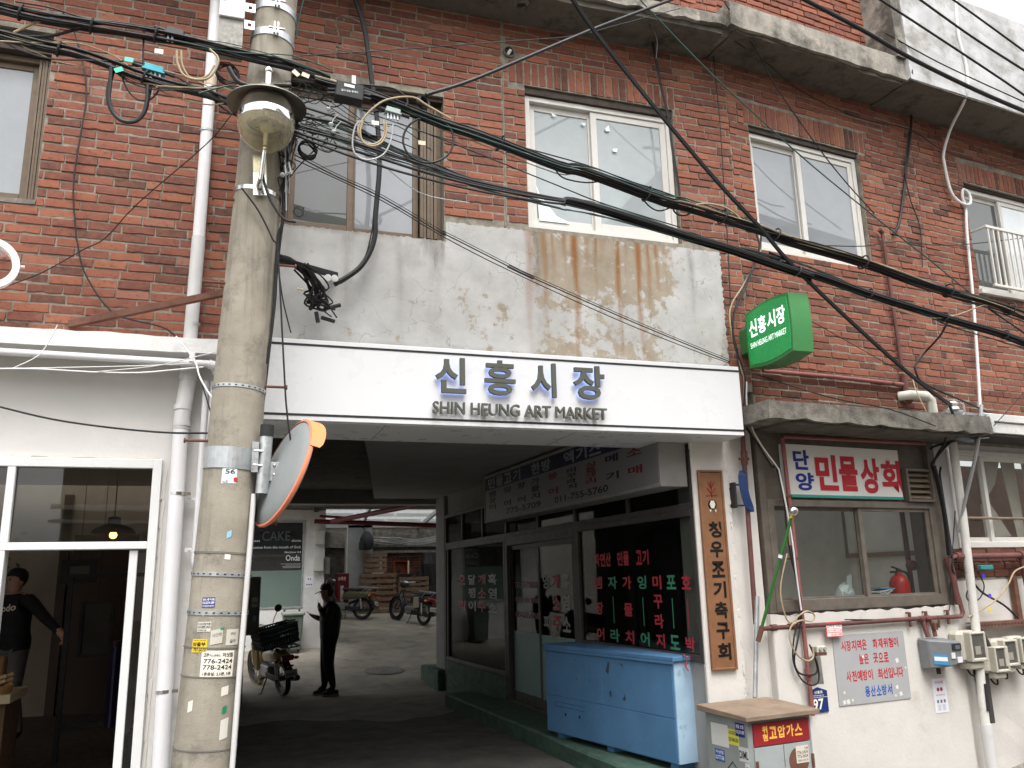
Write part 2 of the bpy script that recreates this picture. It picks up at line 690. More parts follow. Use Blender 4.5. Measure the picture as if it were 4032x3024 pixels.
def plaster_mat():
    m, N, L, B = nt('stained_plaster')
    p = pos(N, L)
    at = N.new('ShaderNodeAttribute')
    at.attribute_name = 'rust'
    ad = N.new('ShaderNodeAttribute')
    ad.attribute_name = 'grime'
    aw = N.new('ShaderNodeAttribute')
    aw.attribute_name = 'bare'
    white = mix(N, L, ramp(N, L, noise(N, L, p, 3, 6), .3, .7), (.34, .335, .32), (.49, .485, .475))
    tan = mix(N, L, ramp(N, L, noise(N, L, p, 7, 7), .3, .7), (.26, .22, .165), (.35, .305, .24))
    nb = noise(N, L, p, 8, 10, .72)
    f = math_(N, L, 'ADD', nb, math_(N, L, 'SUBTRACT', aw.outputs['Fac'], .5))
    c = mix(N, L, ramp(N, L, f, .50, .56), white, tan)
    g = math_(N, L, 'MULTIPLY', ad.outputs['Fac'], ramp(N, L, noise(N, L, pos(N, L, (1, 1, .25)), 10, 8, .7), .3, .62))
    c = mix(N, L, g, c, (.085, .075, .06))
    r = math_(N, L, 'MULTIPLY', at.outputs['Fac'], ramp(N, L, noise(N, L, p, 14, 8, .7), .25, .5, .55, 1))
    c = mix(N, L, r, c, (.21, .075, .012))
    vo = N.new('ShaderNodeTexVoronoi')
    vo.feature = 'DISTANCE_TO_EDGE'
    vo.inputs['Scale'].default_value = 3.6
    dn = N.new('ShaderNodeTexNoise')
    dn.inputs['Scale'].default_value = 6
    dn.inputs['Detail'].default_value = 6
    L.new(p, dn.inputs['Vector'])
    va = N.new('ShaderNodeVectorMath')
    va.operation = 'MULTIPLY_ADD'
    L.new(dn.outputs['Color'], va.inputs[0])
    va.inputs[1].default_value = (.25, .25, .25)
    L.new(p, va.inputs[2])
    L.new(va.outputs[0], vo.inputs['Vector'])
    crk = ramp(N, L, vo.outputs['Distance'], .0, .012, 1, 0)
    crk = math_(N, L, 'MULTIPLY', crk, ramp(N, L, noise(N, L, p, 1.7), .45, .6))
    c = mix(N, L, math_(N, L, 'MULTIPLY', crk, .55), c, (.10, .09, .075))
    L.new(c, B.inputs['Base Color'])
    B.inputs['Roughness'].default_value = .9
    B.inputs['Specular IOR Level'].default_value = .2
    bump_(N, L, B, math_(N, L, 'SUBTRACT', nb, crk), .35, .008)
    return m


PLASTER = plaster_mat()
CAB = {
 'upper_left': ('black', 0.035, [(-1.653,-1.02,5.378),(-1.587,-1.02,5.365),(-1.325,-1.02,5.342),(-1.057,-1.02,5.343),(-0.742,-1.02,5.355),(-0.446,-1.02,5.344),(-0.036,-1.02,5.309),(0.21,-1.02,5.29),(0.483,-1.02,5.23)]),
 'upper_right': ('black', 0.037, [(0.374,-1.02,5.203),(0.742,-1.002,5.167),(1.002,-0.984,5.12),(1.315,-0.966,5.05),(1.626,-0.948,4.995),(2.241,-0.93,4.845),(2.469,-0.912,4.84),(3.157,-0.894,4.695),(3.379,-0.876,4.683),(4.06,-0.858,4.563),(4.392,-0.84,4.49),(5.139,-0.822,4.384),(5.894,-0.804,4.237),(6.576,-0.786,4.147),(6.987,-0.768,4.065),(7.232,-0.75,4.021)]),
 'lower_left': ('black', 0.03, [(-1.632,-1.02,5.174),(-1.567,-1.02,5.168),(-1.333,-1.02,5.141),(-1.129,-1.02,5.126),(-0.907,-1.02,5.08),(-0.756,-1.02,5.04),(-0.567,-1.02,5.002),(-0.328,-1.02,4.978),(-0.2,-1.02,4.951),(0.016,-1.02,4.896)]),
 'lower_right0': ('black', 0.011, [(0.249,-1,4.918),(0.47,-0.988,4.902),(0.621,-0.976,4.873),(0.863,-0.964,4.82),(1.202,-0.952,4.73),(1.551,-0.94,4.637),(2.036,-0.929,4.592),(2.236,-0.917,4.588),(2.31,-0.905,4.584),(2.651,-0.893,4.544),(3.424,-0.881,4.399),(3.754,-0.869,4.349),(4.152,-0.857,4.269),(4.564,-0.845,4.19),(4.16,-0.833,4.289),(4.682,-0.821,4.206),(5.174,-0.81,4.1),(5.822,-0.798,3.986),(6.07,-0.786,3.944),(6.606,-0.774,3.863),(6.936,-0.762,3.792),(7.172,-0.75,3.751)]),
 'lower_right1': ('black', 0.011, [(0.251,-1,4.848),(0.472,-0.987,4.817),(0.862,-0.974,4.743),(1.2,-0.961,4.683),(1.549,-0.947,4.621),(2.228,-0.934,4.566),(2.304,-0.921,4.575),(2.643,-0.908,4.537),(3.415,-0.895,4.392),(3.746,-0.882,4.343),(4.143,-0.868,4.264),(4.556,-0.855,4.186),(4.154,-0.842,4.285),(4.676,-0.829,4.202),(5.168,-0.816,4.097),(5.817,-0.803,3.984),(6.066,-0.789,3.943),(6.603,-0.776,3.862),(6.934,-0.763,3.792),(7.172,-0.75,3.751)]),
 'lower_right2': ('black', 0.011, [(0.254,-1,4.79),(0.538,-0.987,4.735),(0.841,-0.974,4.691),(1.2,-0.961,4.628),(1.666,-0.947,4.575),(2.228,-0.934,4.553),(2.304,-0.921,4.575),(2.643,-0.908,4.537),(3.415,-0.895,4.392),(3.746,-0.882,4.343),(4.143,-0.868,4.264),(4.556,-0.855,4.186),(4.154,-0.842,4.285),(4.676,-0.829,4.202),(5.168,-0.816,4.097),(5.817,-0.803,3.984),(6.066,-0.789,3.943),(6.603,-0.776,3.862),(6.934,-0.763,3.792),(7.172,-0.75,3.751)]),
 'lower_right3': ('black', 0.011, [(0.253,-1,4.819),(0.536,-0.987,4.794),(0.841,-0.974,4.745),(1.143,-0.961,4.687),(1.549,-0.947,4.603),(2.228,-0.934,4.56),(2.304,-0.921,4.575),(2.643,-0.908,4.537),(3.415,-0.895,4.392),(3.746,-0.882,4.343),(4.143,-0.868,4.264),(4.556,-0.855,4.186),(4.154,-0.842,4.285),(4.676,-0.829,4.202),(5.168,-0.816,4.097),(5.817,-0.803,3.984),(6.066,-0.789,3.943),(6.603,-0.776,3.862),(6.934,-0.763,3.792),(7.172,-0.75,3.751)]),
 'lower_right4': ('black', 0.011, [(0.254,-1,4.767),(0.539,-0.987,4.694),(0.842,-0.974,4.632),(1.2,-0.961,4.58),(1.666,-0.947,4.538),(2.227,-0.934,4.528),(2.304,-0.921,4.575),(2.643,-0.908,4.537),(3.415,-0.895,4.392),(3.746,-0.882,4.343),(4.143,-0.868,4.264),(4.556,-0.855,4.186),(4.154,-0.842,4.285),(4.676,-0.829,4.202),(5.168,-0.816,4.097),(5.817,-0.803,3.984),(6.066,-0.789,3.943),(6.603,-0.776,3.862),(6.934,-0.763,3.792),(7.172,-0.75,3.751)]),
 'lower_right5': ('black', 0.011, [(0.322,-1,4.918),(0.598,-0.987,4.905),(0.751,-0.975,4.858),(0.975,-0.963,4.771),(1.317,-0.95,4.674),(1.67,-0.938,4.599),(2.232,-0.925,4.577),(2.307,-0.912,4.58),(2.647,-0.9,4.541),(3.419,-0.888,4.396),(3.75,-0.875,4.346),(4.148,-0.862,4.267),(4.56,-0.85,4.188),(4.157,-0.838,4.287),(4.679,-0.825,4.204),(5.171,-0.812,4.099),(5.819,-0.8,3.985),(6.068,-0.787,3.944),(6.605,-0.775,3.862),(6.935,-0.763,3.792),(7.172,-0.75,3.751)]),
 'lower_right6': ('black', 0.011, [(0.319,-1,4.989),(0.597,-0.987,4.935),(0.839,-0.975,4.835),(1.087,-0.963,4.745),(1.374,-0.95,4.658),(1.789,-0.938,4.59),(2.232,-0.925,4.571),(2.307,-0.912,4.58),(2.647,-0.9,4.541),(3.419,-0.888,4.396),(3.75,-0.875,4.346),(4.148,-0.862,4.267),(4.56,-0.85,4.188),(4.157,-0.838,4.287),(4.679,-0.825,4.204),(5.171,-0.812,4.099),(5.819,-0.8,3.985),(6.068,-0.787,3.944),(6.605,-0.775,3.862),(6.935,-0.763,3.792),(7.172,-0.75,3.751)]),
 'drop_up': ('black', 0.014, [(1.191,-0.95,5.267),(1.569,-0.917,5.484),(2.302,-0.883,5.965),(2.633,-0.85,6.19),(3.02,-0.817,6.436),(3.428,-0.783,6.694),(3.624,-0.75,6.832)]),
 'diag': ('black', 0.0125, [(2.096,-1.6,5.861),(2.167,-1.495,5.886),(2.376,-1.391,5.741),(2.675,-1.286,5.52),(3.12,-1.182,5.144),(3.585,-1.077,4.773),(3.99,-0.973,4.507),(4.33,-0.868,4.272),(4.894,-0.764,3.903),(5.593,-0.659,3.463),(6.055,-0.555,3.254),(6.278,-0.45,3.221)]),
 'green': ('greenb', 0.006, [(3.136,-0.7,6.748),(3.276,-0.678,6.633),(3.832,-0.656,6.151),(4.246,-0.633,5.848),(4.893,-0.611,5.382),(5.706,-0.589,4.865),(6.103,-0.567,4.639),(6.642,-0.544,4.309),(7.235,-0.522,3.973),(7.477,-0.5,3.87)]),
 'tr1': ('black', 0.019, [(4.272,-1.3,6.574),(4.463,-1.267,6.559),(5.051,-1.233,6.418),(5.632,-1.2,6.247),(6.389,-1.167,6.078),(6.978,-1.133,5.988),(7.209,-1.1,5.964)]),
 'tr2': ('black', 0.01, [(5.19,-1.3,6.736),(5.822,-1.25,6.535),(6.637,-1.2,6.247),(6.993,-1.15,6.15),(7.24,-1.1,6.103)]),
 'tr3': ('black', 0.01, [(5.417,-1.5,6.649),(6.092,-1.433,6.419),(6.762,-1.367,6.236),(7.03,-1.3,6.226)]),
 'tr4': ('black', 0.009, [(5.799,-1.5,6.734),(6.288,-1.433,6.602),(6.807,-1.367,6.448),(7.074,-1.3,6.425)]),
 'tr5': ('black', 0.007, [(6.31,-0.276,7.299),(7.003,-0.312,7.026),(8.303,-0.152,6.895),(8.569,-0.12,6.863)]),
 'w1': ('black', 0.008, [(3.391,-0.1,7.257),(3.567,-0.1,6.987),(3.619,-0.1,6.663),(3.667,-0.1,6.284),(3.719,-0.1,6),(3.738,-0.1,5.657),(3.779,-0.1,5.239),(3.771,-0.1,5.14)]),
 'w1b': ('black', 0.005, [(3.557,-0.35,7.015),(3.441,-0.35,6.797),(3.515,-0.35,6.622),(3.492,-0.35,6.399)]),
 'w2': ('black', 0.0055, [(4.47,-0.08,7.479),(4.354,-0.08,7.261),(4.309,-0.08,6.935),(4.297,-0.08,6.622),(4.304,-0.08,6.018),(4.282,-0.08,5.285),(4.265,-0.08,4.944),(4.276,-0.08,4.918),(4.251,-0.08,4.306),(4.236,-0.08,3.978),(4.275,-0.08,3.719)]),
 'w3': ('black', 0.006, [(4.141,-0.542,7.03),(4.198,-0.535,6.958),(4.656,-0.327,6.666),(4.887,-0.249,6.393),(5.399,-0.136,5.885),(5.775,-0.039,5.605),(6.17,0.06,5.361)]),
 'w4': ('black', 0.005, [(4.345,-0.366,6.747),(4.833,-0.154,6.768),(5.369,0.032,6.65),(6.199,0.164,6.542),(7.027,0.266,6.58),(7.535,0.328,6.432),(8.435,0.438,6.424),(8.99,0.506,6.556),(9.302,0.545,6.62)]),
 'w5': ('black', 0.014, [(6.592,-0.04,7.888),(6.767,-0.069,7.362),(6.602,-0.26,6.967),(6.623,-0.237,6.82),(7.049,0.218,6.868),(7.047,0.278,6.573),(6.883,0.268,6.035),(6.676,0.243,5.423),(6.513,0.203,5.223)]),
 'w6': ('black', 0.006, [(6.997,0.262,6.539),(6.848,0.244,6.017),(6.877,0.257,5.714),(6.902,0.26,5.62),(6.969,0.269,5.373),(6.918,0.262,4.92)]),
 'conduit': ('whitew', 0.016, [(7.492,-0.191,8.097),(7.476,-0.193,8.02),(7.421,-0.2,7.542),(7.469,-0.194,7.138),(7.408,-0.181,6.793),(7.542,0.178,6.647),(7.504,0.294,6.392),(7.492,0.302,6.222),(7.55,0.32,5.896),(7.697,0.328,5.786),(7.802,0.32,5.796),(7.83,0.334,5.922),(7.762,0.346,5.979),(7.742,0.353,5.885),(7.768,0.357,5.736),(7.71,0.339,5.45),(7.625,0.319,4.651),(7.537,0.298,4.026),(7.398,0.241,3.383)]),
 'flex': ('greyw', 0.017, [(6.994,-0.141,3.317),(6.926,-0.15,3.105),(6.928,-0.049,2.832),(6.908,0.12,2.441),(6.864,0.246,2.09)]),
 'vcable': ('black', 0.021, [(0.736,-0.13,6.682),(0.757,-0.13,6.597),(0.84,-0.13,6.315),(0.912,-0.13,5.802),(0.962,-0.13,5.426),(0.98,-0.13,5.053),(0.954,-0.13,4.643),(0.954,-0.13,4.48),(0.921,-0.13,4.332),(0.851,-0.13,4.194),(0.768,-0.13,4.109),(0.64,-0.13,4.015)]),
 'vcable_thin': ('black', 0.006, [(0.981,-0.11,5.202),(0.944,-0.11,4.651),(0.928,-0.11,4.498),(0.877,-0.11,4.27),(0.771,-0.11,4.104),(0.689,-0.11,4.033)]),
 'pole_v1': ('black', 0.012, [(0.238,-0.82,5.205),(0.253,-0.82,4.842),(0.215,-0.82,4.598),(0.212,-0.82,4.249),(0.201,-0.82,4.141),(0.181,-0.82,3.858),(0.177,-0.82,3.637),(0.167,-0.82,3.453),(0.153,-0.82,3.26),(0.14,-0.82,3.05),(0.125,-0.82,2.843)]),
 'pole_v2': ('black', 0.009, [(0.216,-0.86,5.226),(0.225,-0.86,4.815),(0.202,-0.86,4.459),(0.203,-0.86,4.173),(0.181,-0.86,4.065),(0.174,-0.86,3.732),(0.17,-0.86,3.462),(0.156,-0.86,3.291),(0.143,-0.86,3.165)]),
 'pole_hang': ('black', 0.006, [(-0.07,-1.02,4.313),(0.044,-1.007,4.168),(0.14,-0.993,3.987),(0.179,-0.98,3.889),(0.239,-0.967,3.226),(0.272,-0.953,2.873),(0.311,-0.94,2.627),(0.324,-0.927,2.531),(0.27,-0.913,2.472),(0.171,-0.9,2.385)]),
 'pole_hang2': ('black', 0.005, [(0.208,-0.3,4.067),(0.248,-0.3,3.818),(0.292,-0.3,3.643),(0.318,-0.3,3.55)]),
 'lw_wire': ('black', 0.006, [(-1.472,-0.05,6.087),(-1.382,-0.05,5.958),(-1.284,-0.05,5.671),(-1.234,-0.05,5.393),(-1.24,-0.05,5.16),(-1.259,-0.05,4.78),(-1.249,-0.05,4.536),(-1.202,-0.05,4.228),(-1.196,-0.05,4.213),(-1.157,-0.05,4.051),(-1.096,-0.05,3.916),(-0.982,-0.05,3.751),(-0.864,-0.05,3.661),(-0.593,-0.05,3.606),(-0.484,-0.05,3.538)]),
 'lw_w2': ('black', 0.004, [(-1.666,-0.05,3.796),(-1.376,-0.175,3.902),(-1.109,-0.3,4.052),(-0.952,-0.425,4.109),(-0.752,-0.55,4.333),(-0.326,-0.675,4.784),(-0.161,-0.8,4.979)]),
 'wp1': ('whitew', 0.006, [(-1.524,-0.45,3.139),(-1.489,-0.45,3.138),(-1.271,-0.45,3.148),(-0.956,-0.45,3.145),(-0.677,-0.45,3.155),(-0.439,-0.45,3.19),(-0.264,-0.45,3.218)]),
 'wp2': ('whitew', 0.004, [(-1.432,-0.4,3.154),(-1.291,-0.4,3.25),(-1.23,-0.4,3.37),(-1.197,-0.4,3.468)]),
 'wp3': ('whitew', 0.0035, [(-1.394,-0.45,3.145),(-0.68,-0.45,3.203),(-0.305,-0.45,3.245)]),
 'wp4': ('whitew', 0.0035, [(-0.937,-0.45,3.147),(-0.577,-0.533,3.185),(-0.337,-0.617,3.236),(-0.163,-0.7,3.272)]),
 'wp5': ('whitew', 0.006, [(-0.461,-0.35,3.453),(-0.324,-0.483,3.255),(-0.271,-0.617,3.097),(-0.172,-0.75,2.917)]),
 'wp6': ('black', 0.005, [(-0.286,-0.3,3.171),(-0.188,-0.7,2.844)]),
 'wp7': ('black', 0.0065, [(-1.562,-0.2,2.945),(-1.498,-0.31,2.915),(-1.167,-0.42,2.825),(-0.805,-0.53,2.762),(-0.454,-0.64,2.721),(-0.198,-0.75,2.707)]),
 'stay1': ('black', 0.004, [(0.186,-0.85,5.463),(0.883,-0.78,5.695),(1.926,-0.71,6.03),(2.549,-0.64,6.255),(3.01,-0.57,6.508),(3.697,-0.5,6.875)]),
 'stay2': ('black', 0.005, [(0.272,-0.75,4.749),(0.574,-0.678,4.658),(0.926,-0.606,4.566),(1.415,-0.533,4.354),(1.432,-0.461,4.395),(2.201,-0.389,4.111),(2.01,-0.317,4.225),(2.985,-0.244,3.918),(3.747,-0.172,3.703),(4.171,-0.1,3.607)]),
 'stay3': ('black', 0.004, [(0.273,-0.75,4.713),(0.92,-0.642,4.524),(1.415,-0.533,4.335),(1.974,-0.425,4.155),(2.948,-0.317,3.852),(3.723,-0.208,3.663),(4.17,-0.1,3.592)]),
 'bthin1': ('black', 0.005, [(1.002,-0.8,5.094),(1.474,-0.8,4.976),(2.287,-0.8,4.747),(2.674,-0.8,4.642),(3.346,-0.8,4.518)]),
 'bthin2': ('black', 0.0055, [(1.841,-0.9,4.995),(2.477,-0.9,4.906),(2.843,-0.9,4.82),(3.244,-0.9,4.74),(3.818,-0.9,4.559),(4.562,-0.9,4.477),(5.074,-0.9,4.39)]),
 'rthin': ('black', 0.005, [(4.918,-0.547,4.629),(5.585,-0.365,4.766),(6.535,0.175,5.135),(7.351,0.255,5.211),(8.66,0.416,5.512),(9.027,0.461,5.61)]),
 'gs_c1': ('black', 0.009, [(4.636,-0.1,4.951),(4.619,-0.1,4.793),(4.51,-0.1,4.55),(4.308,-0.1,4.185),(4.238,-0.1,3.973),(4.235,-0.1,3.769),(4.296,-0.1,3.571),(4.314,-0.1,3.429),(4.269,-0.1,3.145),(4.287,-0.1,3.007),(4.397,-0.1,2.845),(4.519,-0.1,2.655),(4.546,-0.1,2.684),(4.602,-0.1,2.432),(4.603,-0.1,2.077)]),
 'gs_c2': ('black', 0.007, [(4.566,-0.12,4.903),(4.579,-0.12,4.703),(4.388,-0.12,4.304),(4.228,-0.12,3.995),(4.241,-0.12,3.634),(4.265,-0.12,3.479)]),
 'gs_tan': ('tan', 0.008, [(4.616,-0.09,4.859),(4.618,-0.09,4.719),(4.417,-0.09,4.393),(4.246,-0.09,4.153),(4.218,-0.09,3.945),(4.273,-0.09,3.601),(4.312,-0.09,3.431),(4.276,-0.09,3.148),(4.352,-0.09,2.955),(4.488,-0.09,2.738),(4.593,-0.09,2.603),(4.585,-0.09,2.595),(4.624,-0.09,2.38),(4.63,-0.09,1.973)]),
 'gs_wht': ('whitew', 0.007, [(4.309,-0.13,3.422),(4.288,-0.13,3.21),(4.315,-0.13,3.017),(4.408,-0.13,2.84),(4.546,-0.13,2.652),(4.566,-0.13,2.581),(4.623,-0.13,2.076),(4.634,-0.13,1.729),(4.649,-0.13,1.423)]),
 'bundle_rp1': ('black', 0.008, [(4.649,-0.056,2.383),(4.643,-0.057,1.974),(4.688,-0.051,1.694),(4.716,-0.048,1.47),(4.68,-0.052,1.285),(4.612,-0.081,1.155),(4.56,-0.087,1.01),(4.61,-0.071,0.908),(4.743,-0.055,0.882),(4.818,-0.046,0.927),(4.783,-0.04,1.112)]),
 'bundle_rp2': ('black', 0.007, [(4.616,-0.08,2.434),(4.63,-0.079,1.903),(4.686,-0.072,1.625),(4.666,-0.074,1.388),(4.577,-0.095,1.208),(4.541,-0.1,1.012),(4.618,-0.08,0.859),(4.723,-0.067,0.803),(4.807,-0.057,0.829),(4.814,-0.056,0.961),(4.746,-0.065,1.132)]),
 'bundle_rp3': ('black', 0.005, [(4.668,-0.034,2.223),(4.697,-0.03,1.729),(4.737,-0.025,1.418),(4.756,-0.023,1.298),(5.755,0.1,1.281),(5.221,0.034,1.318),(6.013,0.141,1.285),(6.443,0.194,1.289),(6.587,0.212,1.349),(6.651,0.23,1.525),(6.701,0.236,1.71),(6.884,0.258,2.303)]),
 'tan_loop': ('tan', 0.007, [(4.579,-0.105,1.903),(4.479,-0.117,1.648),(4.469,-0.119,1.479),(4.528,-0.111,1.327),(4.648,-0.097,1.38),(4.744,-0.085,1.411),(4.82,-0.076,1.374),(4.778,-0.081,1.325),(4.657,-0.106,1.338),(4.538,-0.12,1.293),(4.513,-0.123,1.179),(4.575,-0.116,1.06),(4.68,-0.103,1.005),(4.752,-0.094,1.034),(4.761,-0.083,1.116)]),
 'aw_c1': ('black', 0.013, [(6.465,-0.257,3.275),(6.52,-0.25,3.129),(6.692,-0.128,3.082),(6.772,-0.068,3.031),(6.71,0.076,2.942),(6.595,0.162,2.786),(6.624,0.216,2.752)]),
 'aw_c2': ('black', 0.011, [(6.91,-0.051,3.025),(6.84,0.092,2.99),(6.645,0.168,2.941),(6.637,0.218,2.92)]),
 'aw_c3': ('black', 0.01, [(6.424,-0.211,3.09),(6.478,-0.205,3.12),(6.587,-0.141,3.04),(6.601,-0.139,3.014)]),
 'aw_c4': ('black', 0.012, [(6.484,-0.154,3.103),(6.579,-0.041,2.962),(6.668,0.171,2.858),(6.647,0.219,2.767)]),
 'rw_b1': ('black', 0.016, [(6.601,0.193,2.749),(6.645,0.199,2.57),(6.678,0.203,2.243),(6.66,0.2,1.868)]),
 'rw_b2': ('black', 0.014, [(6.606,0.164,2.745),(6.644,0.168,2.54),(6.667,0.171,2.214),(6.654,0.17,1.867)]),
 'rw_b3': ('black', 0.01, [(6.74,0.22,2.741),(6.701,0.206,2.655),(6.702,0.206,2.462),(6.709,0.206,2.109),(6.678,0.172,1.841),(6.656,0.17,1.736),(6.716,0.197,1.63)]),
 'mt_c1': ('black', 0.011, [(6.846,0.193,1.706),(6.939,0.204,1.585),(7.058,0.219,1.49),(7.318,0.251,1.376),(7.496,0.273,1.249)]),
 'mt_c2': ('black', 0.006, [(6.861,0.205,1.719),(6.872,0.206,1.587),(6.807,0.198,1.471),(6.875,0.207,1.417),(7.002,0.222,1.452),(7.089,0.233,1.568),(7.018,0.224,1.703)]),
 'mt_tan': ('tan', 0.008, [(6.759,0.162,1.28),(6.982,0.19,1.349),(7.203,0.217,1.433),(7.399,0.241,1.561),(7.536,0.257,1.693),(7.72,0.28,1.745)]),
 'rv1': ('black', 0.004, [(6.266,-0.3,4.25),(6.381,-0.3,4.102)]),
 'rdrop': ('black', 0.01, [(6.382,-0.468,4.051),(6.599,-0.14,4.008),(6.721,0.178,3.942),(6.594,0.202,3.81),(6.567,0.199,3.726),(6.697,0.215,3.591),(7.31,0.149,3.345),(7.792,0.108,3.111)]),
 'rstay': ('black', 0.004, [(5.069,-0.126,4.057),(5.764,0.06,3.882),(6.281,0.144,3.713)]),
 'rstay2': ('black', 0.006, [(4.242,-0.227,3.494),(4.869,-0.503,3.227),(5.589,-0.425,3.162),(6.161,-0.354,3.039)]),
 'rstay3': ('tan', 0.005, [(6.297,0.146,3.682),(6.445,0.144,3.658),(6.371,0.034,3.487),(6.365,-0.067,3.241)]),
 'rstay4': ('black', 0.004, [(7.59,-0.119,3.463),(7.062,-0.183,3.099)]),
 'loopA': ('black', 0.014, [(-0.908,-1,5.119),(-0.911,-1,5.04),(-0.927,-1,4.891),(-0.905,-1,4.784),(-0.859,-1,4.72),(-0.799,-1,4.697),(-0.736,-1,4.723),(-0.696,-1,4.797),(-0.685,-1,4.911),(-0.673,-1,5.004)]),
 'loopB': ('black', 0.012, [(-0.914,-1.05,5.041),(-0.909,-1.05,4.908),(-0.908,-1.05,4.809),(-0.876,-1.05,4.716),(-0.818,-1.05,4.67),(-0.746,-1.05,4.677),(-0.705,-1.05,4.733),(-0.688,-1.05,4.813),(-0.688,-1.05,4.947)]),
 'loopT1': ('tan', 0.008, [(-0.526,-1.08,5.22),(-0.516,-1.08,5.13),(-0.473,-1.08,5.046),(-0.395,-1.08,5.026),(-0.32,-1.08,5.051),(-0.276,-1.08,5.129),(-0.266,-1.08,5.212),(-0.323,-1.08,5.271)]),
 'loopT2': ('tan', 0.007, [(-0.5,-1.06,5.238),(-0.489,-1.06,5.136),(-0.441,-1.06,5.053),(-0.378,-1.06,5.048),(-0.323,-1.06,5.087),(-0.288,-1.06,5.163)]),
 'loopT3': ('tan', 0.0075, [(0.858,-1.05,4.941),(0.87,-1.05,4.859),(0.839,-1.05,4.782),(0.774,-1.05,4.742),(0.71,-1.05,4.768),(0.682,-1.05,4.841),(0.707,-1.05,4.917),(0.781,-1.05,5.025),(0.889,-1.05,5.117),(1.067,-1.05,5.166),(1.18,-1.05,5.117),(1.352,-1.05,5.039)]),
 'loopT4': ('tan', 0.007, [(0.877,-1.07,4.921),(0.878,-1.07,4.837),(0.846,-1.07,4.76),(0.782,-1.07,4.721),(0.718,-1.07,4.741),(0.695,-1.07,4.82),(0.715,-1.07,4.907)]),
 'loopW': ('greyw', 0.006, [(0.931,-1.04,4.934),(0.916,-1.04,4.799),(0.863,-1.04,4.684),(0.756,-1.04,4.627),(0.67,-1.04,4.656),(0.647,-1.04,4.746),(0.666,-1.04,4.88),(0.719,-1.04,4.936)]),
 'loopC': ('black', 0.008, [(1.386,-1,4.899),(1.379,-1,4.851),(1.36,-1,4.803),(1.33,-1,4.761),(1.291,-1,4.727),(1.246,-1,4.702),(1.197,-1,4.689),(1.149,-1,4.688),(1.104,-1,4.7),(1.066,-1,4.722),(1.037,-1,4.756),(1.019,-1,4.796),(1.012,-1,4.842),(1.018,-1,4.889),(1.036,-1,4.936),(1.065,-1,4.978),(1.103,-1,5.013),(1.148,-1,5.039),(1.197,-1,5.053),(1.246,-1,5.055),(1.292,-1,5.044),(1.332,-1,5.021),(1.362,-1,4.987),(1.38,-1,4.945),(1.386,-1,4.899)]),
 'loopD': ('black', 0.007, [(0.611,-1,5.227),(0.797,-1,5.242),(0.941,-1,5.243),(1.032,-1,5.184),(1.032,-1,5.121),(0.943,-1,5.069),(0.811,-1,5.035),(0.723,-1,5.033)]),
 'loopE': ('black', 0.006, [(2.208,-0.9,4.851),(2.285,-0.9,4.768),(2.47,-0.9,4.752),(2.613,-0.9,4.783)]),
 'loopF': ('black', 0.006, [(2.971,-0.85,4.728),(3.052,-0.85,4.642),(3.15,-0.85,4.618),(3.294,-0.85,4.696),(3.311,-0.85,4.76)]),
 'loopG': ('black', 0.007, [(3.445,-0.85,4.678),(3.436,-0.85,4.652),(3.414,-0.85,4.627),(3.384,-0.85,4.609),(3.349,-0.85,4.6),(3.315,-0.85,4.601),(3.288,-0.85,4.612),(3.27,-0.85,4.632),(3.265,-0.85,4.656),(3.274,-0.85,4.683),(3.296,-0.85,4.708),(3.325,-0.85,4.726),(3.36,-0.85,4.735),(3.394,-0.85,4.735),(3.422,-0.85,4.723),(3.441,-0.85,4.704),(3.445,-0.85,4.678)]),
 'tanR': ('tan', 0.007, [(3.416,-0.9,4.677),(3.547,-0.9,4.707),(3.701,-0.9,4.7),(3.802,-0.9,4.657),(3.876,-0.9,4.597)]),
 'tanR2': ('tan', 0.006, [(5.223,-0.8,4.044),(5.708,-0.8,3.934),(6.059,-0.8,3.961),(6.441,-0.8,4.094),(6.515,-0.8,4.1)]),
 'blackR': ('black', 0.006, [(6.568,-0.75,4.098),(6.97,-0.75,3.888)]),
 'tanL': ('tan', 0.01, [(-1.499,-1,5.212),(-1.411,-1,5.291),(-1.337,-1,5.341),(-1.265,-1,5.338)]),
 'slackL': ('black', 0.01, [(-1.591,-1,5.193),(-1.522,-1,5.185),(-1.385,-1,5.207),(-1.274,-1,5.24),(-1.172,-1,5.295),(-1.094,-1,5.334)]),
 'thinTop': ('black', 0.006, [(-1.526,-0.95,5.473),(-1.322,-0.95,5.471),(-1.11,-0.95,5.435),(-0.888,-0.95,5.447),(-0.64,-0.95,5.45)]),
 'pole_b': ('black', 0.016, [(-0.193,-1.15,5.11),(-0.131,-1.15,5.018),(-0.042,-1.15,5),(0.085,-1.15,5.028),(0.214,-1.15,5.046)]),
 'lampwire': ('black', 0.009, [(0.048,-1.08,4.443),(0.072,-1.08,4.336),(0.121,-1.08,4.21),(0.203,-1.08,4.1),(0.283,-1.08,4.087)]),
 'mid1': ('black', 0.006, [(-0.747,-1,5.388),(-0.729,-1,5.073),(-0.696,-1,4.932)]),
 'mid2': ('black', 0.006, [(-0.861,-1,5.038),(-0.816,-1,4.933),(-0.747,-1,4.866),(-0.674,-1,4.879),(-0.631,-1,4.943),(-0.621,-1,5.002)]),
 'polegreen': ('greenb', 0.006, [(0.298,-0.7,6.084),(0.26,-0.7,5.863),(0.254,-0.7,5.731)]),
 'green2': ('greenb', 0.006, [(-0.369,-1.1,4.916),(-0.276,-1.1,4.966),(-0.163,-1.1,5.01),(-0.035,-1.1,5.009)]),
}

